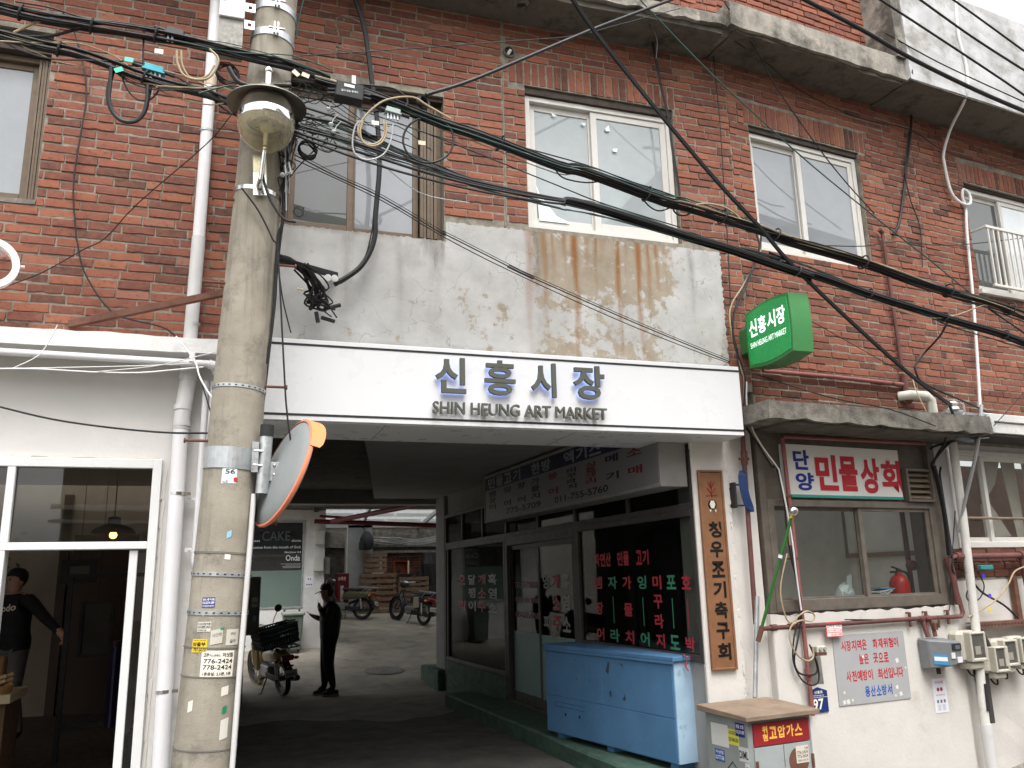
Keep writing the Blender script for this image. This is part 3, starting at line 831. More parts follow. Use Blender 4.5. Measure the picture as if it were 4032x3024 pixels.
# ================================================================ the setting
def gz(x, y):
    """height of the ground: level in the passage, climbing into the courtyard, falling away down the street"""
    z = 0.
    if y > 8:
        z += (y - 8) * .1
    if y < .2 and x > 3.2:
        z -= min(1.2, (x - 3.2) * .5) * min(1, (.2 - y) / .5)
    return z


def sheet(xs, ys, dz):
    mb = MB()
    vs = [(x, y, gz(x, y) + dz) for y in ys for x in xs]
    n = len(xs)
    mb.add(vs, [(j * n + i, j * n + i + 1, (j + 1) * n + i + 1, (j + 1) * n + i) for j in range(len(ys) - 1) for i in range(n - 1)])
    return mb


ASPH = M('asphalt', (.095, .09, .08), .85, v=.35, vs=3, bump=.6, bs=160, dirt=((.12, .11, .095), 1.6, .55, .6), spec=.3)
PAVE = M('worn_concrete_paving', (.27, .245, .205), .85, v=.25, vs=1.6, bump=.4, bs=70, dirt=((.12, .108, .09), 2.2, .52, .7), spec=.3)
lin = lambda a, b, n: [a + (b - a) * i / n for i in range(n + 1)]
far = [-150, -60, -25, -10]
solo('ground', None, None, sheet(far + lin(-6, 12, 36) + [25, 60, 150], [-150, -60, -25] + lin(-14, 24, 76) + [60, 150], -.012), PAVE, kind='structure')
solo('road', None, None, sheet(lin(-12, 20, 64), lin(-10.5, -.05, 30), -.004), ASPH, kind='structure')
mb = MB()
rp = random.Random(3)
edge = [(x, 5.3 + .35 * math.sin(x * 2.1) + rp.uniform(-.12, .12)) for x in lin(-.2, 3.4, 14)]
vs = [(x, -.06, -.004) for x, y in edge] + [(x, y, -.004) for x, y in edge]
n = len(edge)
mb.add(vs, [(i, i + 1, n + i + 1, n + i) for i in range(n - 1)])
solo('passage_road', None, None, mb, ASPH, kind='structure')


# ================================================================ brickwork
def brick_mesh(seed):
    r = random.Random(seed)
    w, h = .109, .0304
    pts = []
    for i in range(5):
        pts.append((-w + 2 * w * i / 5, -h))
    for i in range(2):
        pts.append((w, -h + 2 * h * i / 2))
    for i in range(5):
        pts.append((w - 2 * w * i / 5, h))
    for i in range(2):
        pts.append((-w, h - 2 * h * i / 2))
    j = lambda a: r.uniform(-a, a)
    out = [(x + j(.0028), z + j(.0019)) for x, z in pts]
    if r.random() < .2:
        k = r.randrange(len(out))
        out[k] = (out[k][0] * .97, out[k][1] * .75)
    n = len(out)
    vs = [(x * .98, -.0075 + j(.0010), z * .89) for x, z in out]
    vs += [(x, -.002, z) for x, z in out]
    vs += [(x, .03, z) for x, z in out]
    vs.append((0, -.008, 0))
    fs = [(i, (i + 1) % n, 3 * n) for i in range(n)]
    fs += [(i + n, (i + 1) % n + n, (i + 1) % n, i) for i in range(n)]
    fs += [(i + 2 * n, (i + 1) % n + 2 * n, (i + 1) % n + n, i + n) for i in range(n)]
    return vs, fs


BV = [brick_mesh(s) for s in range(14)]
BM = []
for vs, fs in BV:
    me = bpy.data.meshes.new('brick')
    me.from_pydata(vs, [], fs)
    me.materials.append(BRICK)
    me.update()
    BM.append(me)


def seen_size(p):
    d = p - CAM
    z = d.dot(FWD)
    if z < .3:
        return 0
    u, v = d.dot(RGT) / z * 29.286, d.dot(UPV) / z * 29.286
    if abs(u) > 18.3 or abs(v) > 13.8:
        return 0
    return 1 / d.length_squared


def courses(x0, x1, z0, z1, holes, seed, ch=.0735, L=.231, gap=.011, inside=None):
    """running bond between x0 and x1, cut round the openings"""
    r = random.Random(seed)
    out = []
    k = 0
    z = z0
    while z + ch * .6 < z1:
        zc = z + ch / 2
        cuts = [(x0, x1)]
        for hx0, hx1, hz0, hz1 in holes:
            if hz0 - .02 < zc < hz1 + .02:
                nc = []
                for a, b in cuts:
                    if hx1 <= a or hx0 >= b:
                        nc.append((a, b))
                    else:
                        if hx0 - a > .03:
                            nc.append((a, hx0))
                        if b - hx1 > .03:
                            nc.append((hx1, b))
                cuts = nc
        off = (k % 2) * L / 2 + r.uniform(-.03, .03)
        for a, b in cuts:
            g = x0 - L + off
            while g < b:
                e = g + L + r.uniform(-.006, .006)
                if r.random() < .05:
                    e = g + L * .5
                p, q = max(g, a), min(e, b)
                if q - p > .035:
                    out.append([(p + q) / 2, zc + r.uniform(-.0025, .0025), q - p - gap, 1., r.uniform(-.006, .0055)])
                elif out and q > p and abs(q - b) < 1e-6 and abs(out[-1][1] - zc) < .01:
                    out[-1][2] += (q - p)
                    out[-1][0] += (q - p) / 2
                g = e
        z += ch
        k += 1
    return [b for b in out if inside is None or inside(b[0], b[1])]


def lay(T, fr, lst, soldiers, y0=0., limit=300, mat=None, seed=1):
    """the bricks that show largest as parts of T, the others joined in one part"""
    r = random.Random(seed)
    al = [(seen_size(w2(fr, b[0], 0, b[1])), b, 0) for b in lst] + [(seen_size(w2(fr, b[0], 0, b[1])), b, 1) for b in soldiers]
    al.sort(key=lambda t: -t[0])
    base = BASE[T.name]
    rest = MB()
    for i, (s, (x, z, w, q, dy), up) in enumerate(al):
        m = r.randrange(len(BV))
        sx = w / .218
        rot = r.uniform(-.012, .012)
        if i < limit and s > 0:
            o = bpy.data.objects.new('brick', BM[m] if mat is None else DULL[m])
            COL.objects.link(o)
            o.parent = T
            o.location = (x - base[0], y0 + dy - base[1], z - base[2])
            o.scale = (sx, 1, q)
            o.rotation_euler = (0, rot + (math.pi / 2 if up else 0), 0)
        else:
            vs, fs = BV[m]
            c, sn = math.cos(rot + (math.pi / 2 if up else 0)), math.sin(rot + (math.pi / 2 if up else 0))
            rest.add([(x + (vx * sx * c + vz * q * sn), y0 + dy + vy, z + (-vx * sx * sn + vz * q * c)) for vx, vy, vz in vs], fs)
    if rest.v:
        part(T, 'smaller_bricks', rest, mat or BRICK, kind='stuff')


DULL = []
for vs, fs in BV:
    me = bpy.data.meshes.new('brick')
    me.from_pydata(vs, [], fs)
    me.materials.append(BRICK_D)
    me.update()
    DULL.append(me)


def soldier_row(x0, x1, z0, z1, seed, pitch=.0735):
    r = random.Random(seed)
    n = int(round((x1 - x0) / pitch))
    return [[x0 + (i + .5) * (x1 - x0) / n, (z0 + z1) / 2, (z1 - z0) - .012, (x1 - x0) / n / .0735 * .98, r.uniform(-.005, .004)] for i in range(n)]


def holed_wall(mb, x0, x1, z0, z1, holes, y0, y1):
    """a slab with rectangular openings"""
    xs = sorted({x0, x1} | {min(max(h[i], x0), x1) for h in holes for i in (0, 1)})
    zs = sorted({z0, z1} | {min(max(h[i], z0), z1) for h in holes for i in (2, 3)})
    for i in range(len(xs) - 1):
        for k in range(len(zs) - 1):
            cx, cz = (xs[i] + xs[i + 1]) / 2, (zs[k] + zs[k + 1]) / 2
            if any(h[0] < cx < h[1] and h[2] < cz < h[3] for h in holes):
                continue
            mb.box(xs[i], xs[i + 1], y0, y1, zs[k], zs[k + 1])
    return mb


def sliding_window(T, x0, x1, z0, z1, y, fm, fw, panes, sash_w=.055, rail=None, name='window', depth=.07):
    """outer frame as a part; every sash and pane a sub-part. panes: (xa, xb, dy, material)"""
    F = part(T, name, MB().frame(x0, x1, y, y + depth, z0, z1, fw).frame(x0 + fw * .6, x1 - fw * .6, y + .018, y + depth - .006, z0 + fw * .6, z1 - fw * .6, .012), fm, bevel=.003)
    for xa, xb, dy, pm in panes:
        part(F, 'sash', MB().frame(xa, xb, y + dy, y + dy + .028, z0 + fw, z1 - fw, sash_w, rail or sash_w), fm, bevel=.003)
        part(F, 'pane', MB().box(xa + sash_w * .8, xb - sash_w * .8, y + dy + .012, y + dy + .017, z0 + fw + .03, z1 - fw - .03), pm)
    return F


# ================================================================ brick building over the passage
A = thing('market_building', 'red brick storey with a rust stained plaster patch above the white market fascia', 'building', 'A')
LW = (-2.75, -1.505, 4.515, 5.90)
BW = (.235, 1.555, 4.53, 5.885)
W1 = (2.315, 3.832, 4.745, 6.14)
PL = [(.15, 1.552, 3.4, 4.53), (1.552, 4.22, 3.4, 4.71)]
XR = 4.452
part(A, 'wall', holed_wall(MB(), -3.2, XR, 3.36, 7.0, [LW, BW, W1], -.001, .3), MORTAR)
bl = courses(-3.2, 2.096, 3.44, 6.83, [LW, BW] + PL, 11)
bl = bl + courses(2.104, XR, 3.44, 6.83, [W1, (2.16, 3.86, 6.14, 6.385)] + PL, 12)
vent = lambda b: (b[0] - 2.17) ** 2 + (b[1] - 6.445) ** 2 > .0125
bl = [b for b in bl if vent(b)]
lay(A, 'A', bl, soldier_row(2.16, 3.86, 6.145, 6.38, 5), seed=21)
# vent pipe stub in a cement ring
mb = MB().lathe((2.17, .02, 6.445), [(.0, -.002), (.058, -.002), (.06, .012), (.085, .018), (.105, .004), (.12, -.02)], 18, (0, -1, 0))
F = part(A, 'vent_collar', mb, CONC_RAW, smooth=True)
part(F, 'vent_pipe', MB().lathe((2.17, -.004, 6.445), [(.056, .0), (.056, .022), (.047, .022), (.047, -.0)], 18, (0, -1, 0)), CONC_RAW)
part(F, 'vent_hole', MB().lathe((2.17, -.003, 6.445), [(.0, 0), (.047, 0), (.047, -.01)], 18, (0, -1, 0)), BLACKM)
part(F, 'vent_plug', MB().obox((2.17, -.015, 6.44), (.016, 0, .03), (0, .012, 0), (.012, 0, -.006)), PVCP, bevel=.004)
# cracked cement joints round the four loose bricks
mb = MB()
cr = random.Random(5)
for pts in ([(.62, 6.20), (.63, 6.33), (.61, 6.42), (.64, 6.5), (.78, 6.49), (.9, 6.47)], [(.62, 6.20), (.74, 6.185), (.9, 6.175), (1.02, 6.17)], [(2.105, 6.62), (2.10, 6.8)], [(2.10, 4.72), (2.112, 5.1), (2.103, 5.6), (2.11, 6.1), (2.10, 6.33)]):
    q = smooth_path([(x, -.006, z) for x, z in pts], 5)
    mb.tube([p + Vector((cr.uniform(-.006, .006), 0, cr.uniform(-.006, .006))) for p in q], [cr.uniform(.004, .009) for _ in q], 6)
each(A, 'cement_joint', mb, MORTAR)

part(A, 'dark_backing', MB().box(-3.2, 4.4, .30, .34, 3.4, 7.0), DARK)  # added dark sheet, keeps the sky from showing through the window gaps

# plaster patch, one grid so that stains follow real streaks
mb = MB()
nx, nz = 204, 66
xs = lin(.15, 4.22, nx)
zs = lin(3.42, 4.71, nz)
pr = random.Random(9)
vs, idx = [], {}
ej = [pr.uniform(-.012, .012) for _ in range(nz + 1)]
tj = [pr.uniform(-.012, .004) for _ in range(nx + 1)]
for k, z in enumerate(zs):
    for i, x in enumerate(xs):
        xx = x + (ej[k] if i == nx else 0)
        zz = z
        top = 4.53 if x < 1.55 else 4.705
        if z > top:
            continue
        if k < nz and zs[k + 1] > top or k == nz:
            zz = top + tj[i]
        idx[i, k] = len(vs)
        vs.append((xx, -.013 + .003 * math.sin(x * 3.1) * math.sin(z * 5), zz))
fs = [(idx[i, k], idx[i + 1, k], idx[i + 1, k + 1], idx[i, k + 1]) for i in range(nx) for k in range(nz) if (i, k + 1) in idx and (i + 1, k + 1) in idx]
fr_n = len(vs)
mb.add(vs, fs)
PLO = part(A, 'plaster_patch', mb, PLASTER, smooth=True)
streaks = [(2.304, .05, 1.25, .5), (2.446, .035, .95, .6), (2.533, .025, .4, .6), (2.642, .022, .35, .7), (2.738, .038, 1.3, .95), (2.856, .03, .35, .5), (2.939, .02, .55, .8), (3.0, .04, .3, .3), (3.151, .028, 1.25, .95), (3.228, .018, .35, .5), (3.352, .036, 1.3, .9), (3.454, .026, .7, .8), (3.54, .03, .5, .75), (3.628, .02, .5, .4), (3.70, .02, .4, .3)]
me = PLO.data
ar = me.attributes.new('rust', 'FLOAT', 'POINT')
ag = me.attributes.new('grime', 'FLOAT', 'POINT')
aw = me.attributes.new('bare', 'FLOAT', 'POINT')
for i, (x, y, z) in enumerate(vs):
    d = 4.705 - z
    ru = 0
    for sx, sw, sl, ss in streaks:
        wv = sw * (1 + .25 * math.sin(z * 9 + sx * 20)) * (1 - .25 * d)
        q = abs(x - sx + .008 * math.sin(z * 7 + sx * 5)) / wv
        if q < 1:
            ru = max(ru, (1 - q * q) * ss * max(0, min(1, 1.15 - d / sl)))
    ar.data[i].value = ru
    gr = 0
    for sx, sw, ss in ((2.375, .07, .75), (2.46, .03, .5), (3.9, .05, .5), (1.47, .08, .55), (1.18, .05, .35), (.75, .06, .5), (3.05, .5, .22), (.3, .2, .2)):
        q = abs(x - sx) / sw
        top = 4.53 if x < 1.55 else 4.705
        if q < 1:
            gr = max(gr, (1 - q) * ss * max(.15, 1 - (top - z) / .9))
    if 1.1 < x < 1.56:
        gr = max(gr, .75 * max(0, 1 - (4.53 - z) / .3) * (x - 1.1) / .4)
    gr = max(gr, .5 * max(0, 1 - (z - 3.47) / .16), .45 * max(0, 1 - (4.53 - z) / .05) if x < 1.55 else 0)
    ag.data[i].value = min(1, gr * 1.35)
    b = .37
    if 2.28 < x < 3.85:
        b = .40 + .22 * min(1, (x - 2.28) / .12, (3.85 - x) / .3)
    b += .13 * math.exp(-((x - 1.9) ** 2) / .12 - ((z - 3.95) ** 2) / .05) + .10 * max(0, 1 - (z - 3.45) / .4) + .06 * (x > 3.85)
    if 2.28 < x < 3.85 and z < 4.25:
        b -= .13 * min(1, (4.25 - z) / .25)
    aw.data[i].value = min(1, b)

# windows
dk = pane('dark_pane', (.075, .08, .075), spec=.5)
lt = pane('pale_pane', (.235, .25, .265), spec=.4)
fr_ = pane('frosted_pane', (.315, .35, .355), spec=.3)
lt2 = pane('bluish_pane', (.235, .25, .265), spec=.6)
sliding_window(A, LW[0], LW[1], 4.52, 5.73, .10, BROWNF, .045, [(-2.7, -2.1, .015, lt2), (-2.14, -1.60, .04, lt2)], .05)
mb = MB()
for i in range(4):
    mb.box(-1.60 + i * .02, -1.584 + i * .02, .085 + .006 * (i % 2), .11, 4.55, 5.71)
each(A, 'window_track', mb, BROWNF)
SHADE_GAP = M('shade_gap_dark', (.055, .04, .032), .8, v=.3, vs=14)  # dark strips put in as the shade above the window frames
part(A, 'shade_strip', MB().box(-2.75, -1.507, .03, .14, 5.735, 5.898), SHADE_GAP)
part(A, 'shade_strip', MB().box(.24, 1.553, .03, .14, 5.845, 5.883), SHADE_GAP)
part(A, 'shade_strip', MB().box(2.318, 3.83, .02, .12, 6.07, 6.138), SHADE_GAP, rough=.003)
part(A, 'window_sill', MB().box(-2.75, -1.50, -.012, .10, 4.478, 4.512), CONC_RAW, rough=.003)
sliding_window(A, BW[0], BW[1], 4.535, 5.84, .10, BROWNF, .04, [(.275, .80, .012, dk), (.77, 1.36, .04, lt)], .05)
mb = MB()
for i in range(5):
    mb.box(1.365 + i * .03, 1.390 + i * .03, .075 + .012 * (i % 2), .12, 4.575, 5.80)
each(A, 'window_track', mb, BROWNF)
sliding_window(A, 2.325, 3.822, 4.752, 6.065, .045, PVCF, .05, [(2.375, 3.03, .05, fr_), (2.985, 3.772, .015, fr_)], .062, .085)
# peeled corners of the window film on the wide window
mb = MB()
for pts in ([(2.43, 5.2), (2.47, 5.1), (2.62, 4.92), (2.75, 4.87), (2.72, 4.86), (2.45, 4.86)], [(2.9, 5.9), (2.93, 5.87), (2.95, 5.9)], [(3.13, 5.86), (3.17, 5.9), (3.18, 5.84), (3.14, 5.83)], [(3.2, 5.66), (3.25, 5.67), (3.24, 5.63), (3.2, 5.63)], [(2.6, 5.96), (2.66, 5.93), (2.62, 5.92)]):
    mb.poly(pts, .0855 if pts[0][0] < 3.0 else .0545, .0865 if pts[0][0] < 3.0 else .0555)
each(A, 'film_scrap', mb, P('dfe6e6'))

# upper slab with its broken edge, and the wall above it
sl = MB()
sr = random.Random(4)
ed = [(-3.2 + i * .12, 6.80 + sr.uniform(-.02, .02) + (.02 if i > 40 else -.03)) for i in range(64)]
ed = [(x, z) for x, z in ed if x < 4.22] + [(4.22, 6.81)]
sl.poly(ed + [(4.22, 6.93), (-3.2, 6.93)], -.47, .1)
part(A, 'floor_slab', sl, CONC, rough=.006)
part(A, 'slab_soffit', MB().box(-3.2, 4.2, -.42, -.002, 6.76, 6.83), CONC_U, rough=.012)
part(A, 'upper_wall', MB().box(-3.2, 4.3, -.20, .1, 6.93, 9.2), MORTAR)
part(A, 'slab_pipe_ring', MB().lathe((2.2, -.30, 6.765), [(.05, -.0), (.075, -.01), (.075, .0), (.045, .01), (.045, .04)], 16, (0, 0, -1)), CONC_RAW)
ub = courses(1.6, 4.3, 6.94, 7.9, [], 14)
lay(A, 'A', ub, [], -.205, 0, seed=31)

DINGY = M('dingy_ceiling', (.30, .295, .285), .85, v=.15, vs=2, dirt=((.14, .13, .115), 2, .55, .5))
# the passage under it: side wall, ceiling panels, inner beam, gate column
part(A, 'passage_side_wall', MB().box(-.2, .02, .05, 8.6, -.1, 3.4), DINGY)
cpts = [(.9, .38), (4.3, .38), (4.3, 8.4), (2.3, 8.4), (1.45, 3.4)]
part(A, 'passage_ceiling', MB().add([(x, y, z) for z in (3.16, 3.18) for x, y in cpts], [(0, 1, 2, 3, 4), (9, 8, 7, 6, 5)] + [(i, i + 5, (i + 1) % 5 + 5, (i + 1) % 5) for i in range(5)]), DINGY)
part(A, 'passage_slab', MB().box(-.2, 4.6, .3, 8.9, 3.30, 3.5), CONC_U)
part(A, 'inner_beam', MB().box(-.2, 4.3, 8.3, 8.62, 3.07, 3.30), DINGY, rough=.004)
part(A, 'soffit_strip', MB().box(.9, 4.05, .36, .42, 2.93, 3.18), WHITE_D)
part(A, 'gate_column', MB().box(3.755, 4.105, -.012, .03, -1.2, 2.95).box(3.84, 4.105, .032, .42, -1.2, 2.95), WHITE_R, bevel=.008)
part(A, 'gate_column_return', MB().box(4.105, 4.40, .03, .4, -1.2, 3.2), WHITE_R)
mb = MB()
rr = random.Random(8)
for i in range(90):
    z = -.6 + i * .036
    mb.obox((4.105 + rr.uniform(-.006, .012), .005 + rr.uniform(-.006, .006), z), (rr.uniform(.006, .02), 0, .006), (0, .012, 0), (-.004, 0, rr.uniform(.015, .03)))
part(A, 'rough_plaster_edge', mb, WHITE_R, kind='stuff')

# ================================================================ the part that turns away down the street
B = thing('corner_building', 'red brick building with a white parapet above a brown aluminium shop window', 'building', 'B')
W2_ = (.255, 1.765, 4.795, 6.14)
W3_ = (3.425, 5.2, 4.78, 6.12)
part(B, 'wall', holed_wall(MB(), 0.002, 6.5, 3.0, 6.95, [W2_, W3_], -.001, .3), MORTAR)
bl = courses(0.0, 2.62, 3.26, 6.82, [W2_, (.2, 1.87, 6.145, 6.40)], 15) + courses(2.62, 6.3, 3.26, 6.82, [W3_, (3.35, 5.2, 6.12, 6.37)], 16)
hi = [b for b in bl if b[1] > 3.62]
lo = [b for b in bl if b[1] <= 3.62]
lay(B, 'B', hi, soldier_row(.2, 1.87, 6.15, 6.395, 6) + soldier_row(3.35, 5.2, 6.13, 6.365, 8), seed=22)
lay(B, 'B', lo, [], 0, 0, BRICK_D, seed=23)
sliding_window(B, .265, 1.755, 4.805, 6.085, .045, PVCF, .05, [(.315, .965, .05, lt2), (.915, 1.705, .015, lt2)], .06, .08)
sliding_window(B, 3.435, 5.1, 4.80, 6.09, .06, PVCF, .05, [(3.485, 4.17, .05, dk), (4.12, 5.05, .015, pane('white_pane', (.62, .65, .66)))], .055)
part(B, 'dark_backing', MB().box(.05, 6.5, .30, .34, 3.3, 6.9), DARK)  # added dark sheet behind these windows too, blocks the sky
part(B, 'shade_strip', MB().box(.257, 1.763, .02, .12, 6.09, 6.138), SHADE_GAP, rough=.003)  # dark strip put in as the shaded gap over the frame
part(B, 'shade_strip', MB().box(3.43, 5.2, .03, .12, 6.094, 6.118), SHADE_GAP)  # same painted shade over the far window
part(B, 'window_sill', MB().box(3.40, 5.2, -.05, .06, 4.745, 4.795), PVCF)
RL = part(B, 'window_railing', MB().box(3.46, 5.2, -.17, -.14, 5.49, 5.525).box(3.46, 5.2, -.17, -.14, 4.79, 4.82).box(3.46, 3.49, -.14, .06, 5.495, 5.52), PVCF, bevel=.004)
for i in range(20):
    part(RL, 'rail_bar', MB().box(3.49 + i * .088, 3.508 + i * .088, -.163, -.147, 4.82, 5.49), PVCF)
sl = MB()
ed = [(-.30 + i * .1, 6.795 + sr.uniform(-.006, .006)) for i in range(25)]
sl.poly(ed + [(2.05, 6.80), (2.05, 7.05), (-.30, 7.05)], -.50, .1)
part(B, 'floor_slab', sl, CONC, rough=.003)
part(B, 'slab_soffit', MB().box(-.2, 2.03, -.46, -.002, 6.765, 6.84), CONC_U, rough=.014)
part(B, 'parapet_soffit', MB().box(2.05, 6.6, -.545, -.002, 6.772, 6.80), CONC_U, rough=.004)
part(B, 'upper_wall', MB().box(-.6, 2.1, -.14, .2, 7.02, 9.6), MORTAR)
lay(B, 'B', courses(-.6, 1.95, 7.06, 9.0, [], 17), [], -.15, 0, seed=32)
PAR = M('peeling_white_parapet', (.46, .46, .46), .85, v=.25, vs=3, bump=.4, bs=40, dirt=((.22, .20, .165), 3.2, .48, .75), streak=((.24, .22, .19), 6, .6, .5))
part(B, 'parapet', MB().box(2.05, 6.6, -.55, -.15, 6.79, 8.06), PAR, rough=.003)
part(B, 'parapet_return', MB().box(1.92, 2.06, -.53, -.10, 7.04, 9.2), CONC, rough=.004)
# concrete canopy over the shop window
cp = MB()
ed = [(-.30 + i * .1, 3.015 + sr.uniform(-.012, .012)) for i in range(29)]
cp.poly(ed + [(2.52, 3.02), (2.50, 3.185), (-.30, 3.165)], -.52, .02)
part(B, 'canopy', cp, CONC_RAW, rough=.004)
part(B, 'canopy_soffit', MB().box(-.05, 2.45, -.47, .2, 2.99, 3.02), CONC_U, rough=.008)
mb = MB().box(2.56, 6.4, -.42, .02, 3.17, 3.25).box(2.56, 6.4, -.40, .02, 3.055, 3.165)
part(B, 'painted_canopy', mb, M('flaking_white_board', (.62, .61, .59), .7, dirt=((.2, .18, .15), 5, .55, .7)), bevel=.006)
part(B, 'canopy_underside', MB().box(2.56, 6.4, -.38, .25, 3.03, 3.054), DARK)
# shop window wall: dark boarding above, bronze frames
part(B, 'sign_board_backing', MB().box(.03, 2.26, .05, .12, 2.38, 3.02), BROWND)
WF = part(B, 'shop_window', MB().frame(.05, 2.20, -.01, .09, 1.405, 2.385, .075, .10, .062), BROWND, bevel=.004)
clear = glass('shop_glass', (.84, .86, .85), 1.2)
for xa, xb, dy in ((.125, 1.215, .045), (1.165, 2.125, .012)):
    part(WF, 'sash', MB().frame(xa, xb, dy, dy + .03, 1.50, 2.325, .05, .02, .035), BROWND, bevel=.003)
    part(WF, 'pane', MB().box(xa + .045, xb - .045, dy + .012, dy + .017, 1.515, 2.295), clear)
part(B, 'jamb_panel', MB().box(-.02, .05, .0, .35, 1.40, 3.02), BROWND)
part(B, 'end_panel', MB().box(2.20, 2.30, .0, .3, 1.38, 3.02), BROWND)
wl_ = MB()
we = random.Random(6)
top = [(-.04 + i * .06, 1.375 + we.uniform(-.006, .022)) for i in range(40)]
wl_.poly([(-.06, -1.3), (2.29, -1.3), (2.29, 1.37)] + top[::-1], -.012, .3)
part(B, 'lower_wall', wl_, WHITE_R)
part(B, 'lower_wall_pier', MB().box(-.06, .185, -.06, -.013, -1.2, 1.30), WHITE_R, bevel=.01)
# kitchen behind the shop window
part(B, 'room', MB().box(.08, 2.4, 1.3, 1.35, 1.2, 3.0).box(.08, 2.4, .1, 1.3, 1.30, 1.34).box(.14, 2.3, .12, .42, 1.345, 1.42).box(2.35, 2.4, .3, 1.3, 1.34, 3.0).box(.08, .12, .3, 1.3, 1.34, 3.0).box(.08, 2.4, .3, .85, 2.95, 3.0), M('room_grey', (.78, .75, .70), .8, v=.1))  # ceiling cut short at the back to let sky light in
part(B, 'hanging_pipe', MB().tube([(2.16, .36, 2.9), (2.17, .36, 1.43)], .025).cyl((2.12, .32, 1.78), (2.12, .26, 1.78), .05, 16), REDPIPE)
# the far bay with curtains
part(B, 'far_bay_wall', holed_wall(MB(), 2.29, 6.4, 1.93, 3.03, [(2.50, 5.8, 1.955, 2.94)], .02, .3), WHITE_D)
FW = part(B, 'far_window', MB().frame(2.50, 5.8, .0, .09, 1.94, 2.945, .055, .06), PVCF, bevel=.004)
for xa, xb, dy in ((2.54, 3.07, .045), (3.02, 3.80, .015), (3.76, 4.5, .045)):
    part(FW, 'sash', MB().frame(xa, xb, dy, dy + .03, 1.995, 2.89, .05, .05), PVCF, bevel=.003)
    part(FW, 'pane', MB().box(xa + .045, xb - .045, dy + .012, dy + .017, 2.03, 2.86), clear)
part(FW, 'guard_rail', MB().cyl((2.5, -.05, 2.235), (5.6, -.05, 2.235), .014, 8), TOPRUST)
part(B, 'far_room', MB().box(2.3, 6.4, 1.3, 1.35, 1.9, 3.0).box(2.3, 6.4, .3, 1.3, 1.88, 1.93).box(2.3, 6.4, .3, .8, 2.98, 3.02), M('room_brown', (.3, .19, .14), .8, v=.2))  # ceiling left open at the back so sky light reaches the room
cu = M('net_curtain', (.6, .52, .45), .9, v=.1)
for pts in ([(2.56, 2.86), (2.78, 2.86), (2.70, 2.5), (2.66, 2.42), (2.58, 2.55)], [(2.56, 2.4), (2.62, 2.36), (2.84, 2.06), (2.57, 2.04)], [(3.08, 2.86), (3.5, 2.86), (3.38, 2.62), (3.22, 2.47), (3.12, 2.6)], [(3.10, 2.4), (3.24, 2.42), (3.52, 2.06), (3.10, 2.05)], [(3.52, 2.86), (3.75, 2.86), (3.75, 2.05), (3.62, 2.05)]):
    n_ = 8
    mb = MB()
    mb.poly(pts, .14, .147)
    part(B, 'curtain', mb, cu)
part(B, 'brick_strip_wall', MB().box(2.29, 6.4, .03, .3, 1.62, 1.93), MORTAR)
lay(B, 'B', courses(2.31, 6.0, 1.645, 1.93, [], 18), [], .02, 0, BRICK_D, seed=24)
part(B, 'meter_wall', MB().box(2.29, 6.4, .02, .3, -1.3, 1.62), WHITE_R, rough=.004)

# ================================================================ white shop at the left of the pole
S = thing('white_shop', 'white painted shop with a white framed sliding glass door under the red brick wall', 'shop', 'A', (-1.5, 0, 0))
DO = (-2.6, -.515, -.2, 2.628)
part(S, 'wall', holed_wall(MB(), -3.4, -.02, -.4, 3.36, [DO], -.002, .22), WHITE)
lp = MB()
er = random.Random(2)
ed = [(-3.4 + i * .1, 3.465 + er.uniform(-.006, .010)) for i in range(33)] + [(-.10, 3.47)]
lp.poly([(-3.4, 3.355), (-.10, 3.355)] + ed[::-1], -.30, .01)
part(S, 'ledge', lp, M('chipped_white_ledge', (.70, .69, .68), .75, v=.04, bump=.6, bs=18, dirt=((.62, .60, .57), 9, .6, .4)), rough=.004)
DF = part(S, 'door_frame', MB().box(-.575, -.515, -.055, .06, -.2, 2.628).box(-2.6, -.575, -.054, .06, 2.562, 2.628).box(-2.6, -.575, -.053, .06, 2.005, 2.056).box(-1.475, -1.425, -.052, .06, 2.056, 2.562).box(-2.6, -2.54, -.055, .06, -.2, 2.562).box(-1.49, -1.435, -.052, .06, -.2, 2.005), WFRAME, bevel=.004)
gtr = glass('transom_glass', (.55, .55, .53), 1.6)
part(DF, 'pane', MB().box(-1.425, -.575, -.012, -.006, 2.056, 2.562), gtr)
part(DF, 'pane', MB().box(-2.54, -1.475, -.012, -.006, 2.056, 2.562), gtr)
part(DF, 'pane', MB().box(-2.54, -1.49, -.012, -.006, -.1, 2.005), gtr)
DR = part(S, 'sliding_door', MB().box(-.685, -.632, -.03, .01, -.19, 1.998), WFRAME, bevel=.004)
part(DR, 'pane', MB().box(-.632, -.575, -.012, -.006, -.19, 1.998), clear)
mb = MB()
for i in range(26):
    z = .0 + i * .10
    mb.obox((-.498 + er.uniform(-.004, .004), -.006, z), (er.uniform(.006, .014), 0, .003), (0, .008, 0), (.002, 0, .05))
for i in range(20):
    mb.obox((-2.5 + i * .1, -.006, 2.645 + er.uniform(-.003, .004)), (.05, 0, er.uniform(-.003, .003)), (0, .008, 0), (0, 0, er.uniform(.006, .012)))
part(S, 'filler_bead', mb, WHITE_R, kind='stuff')
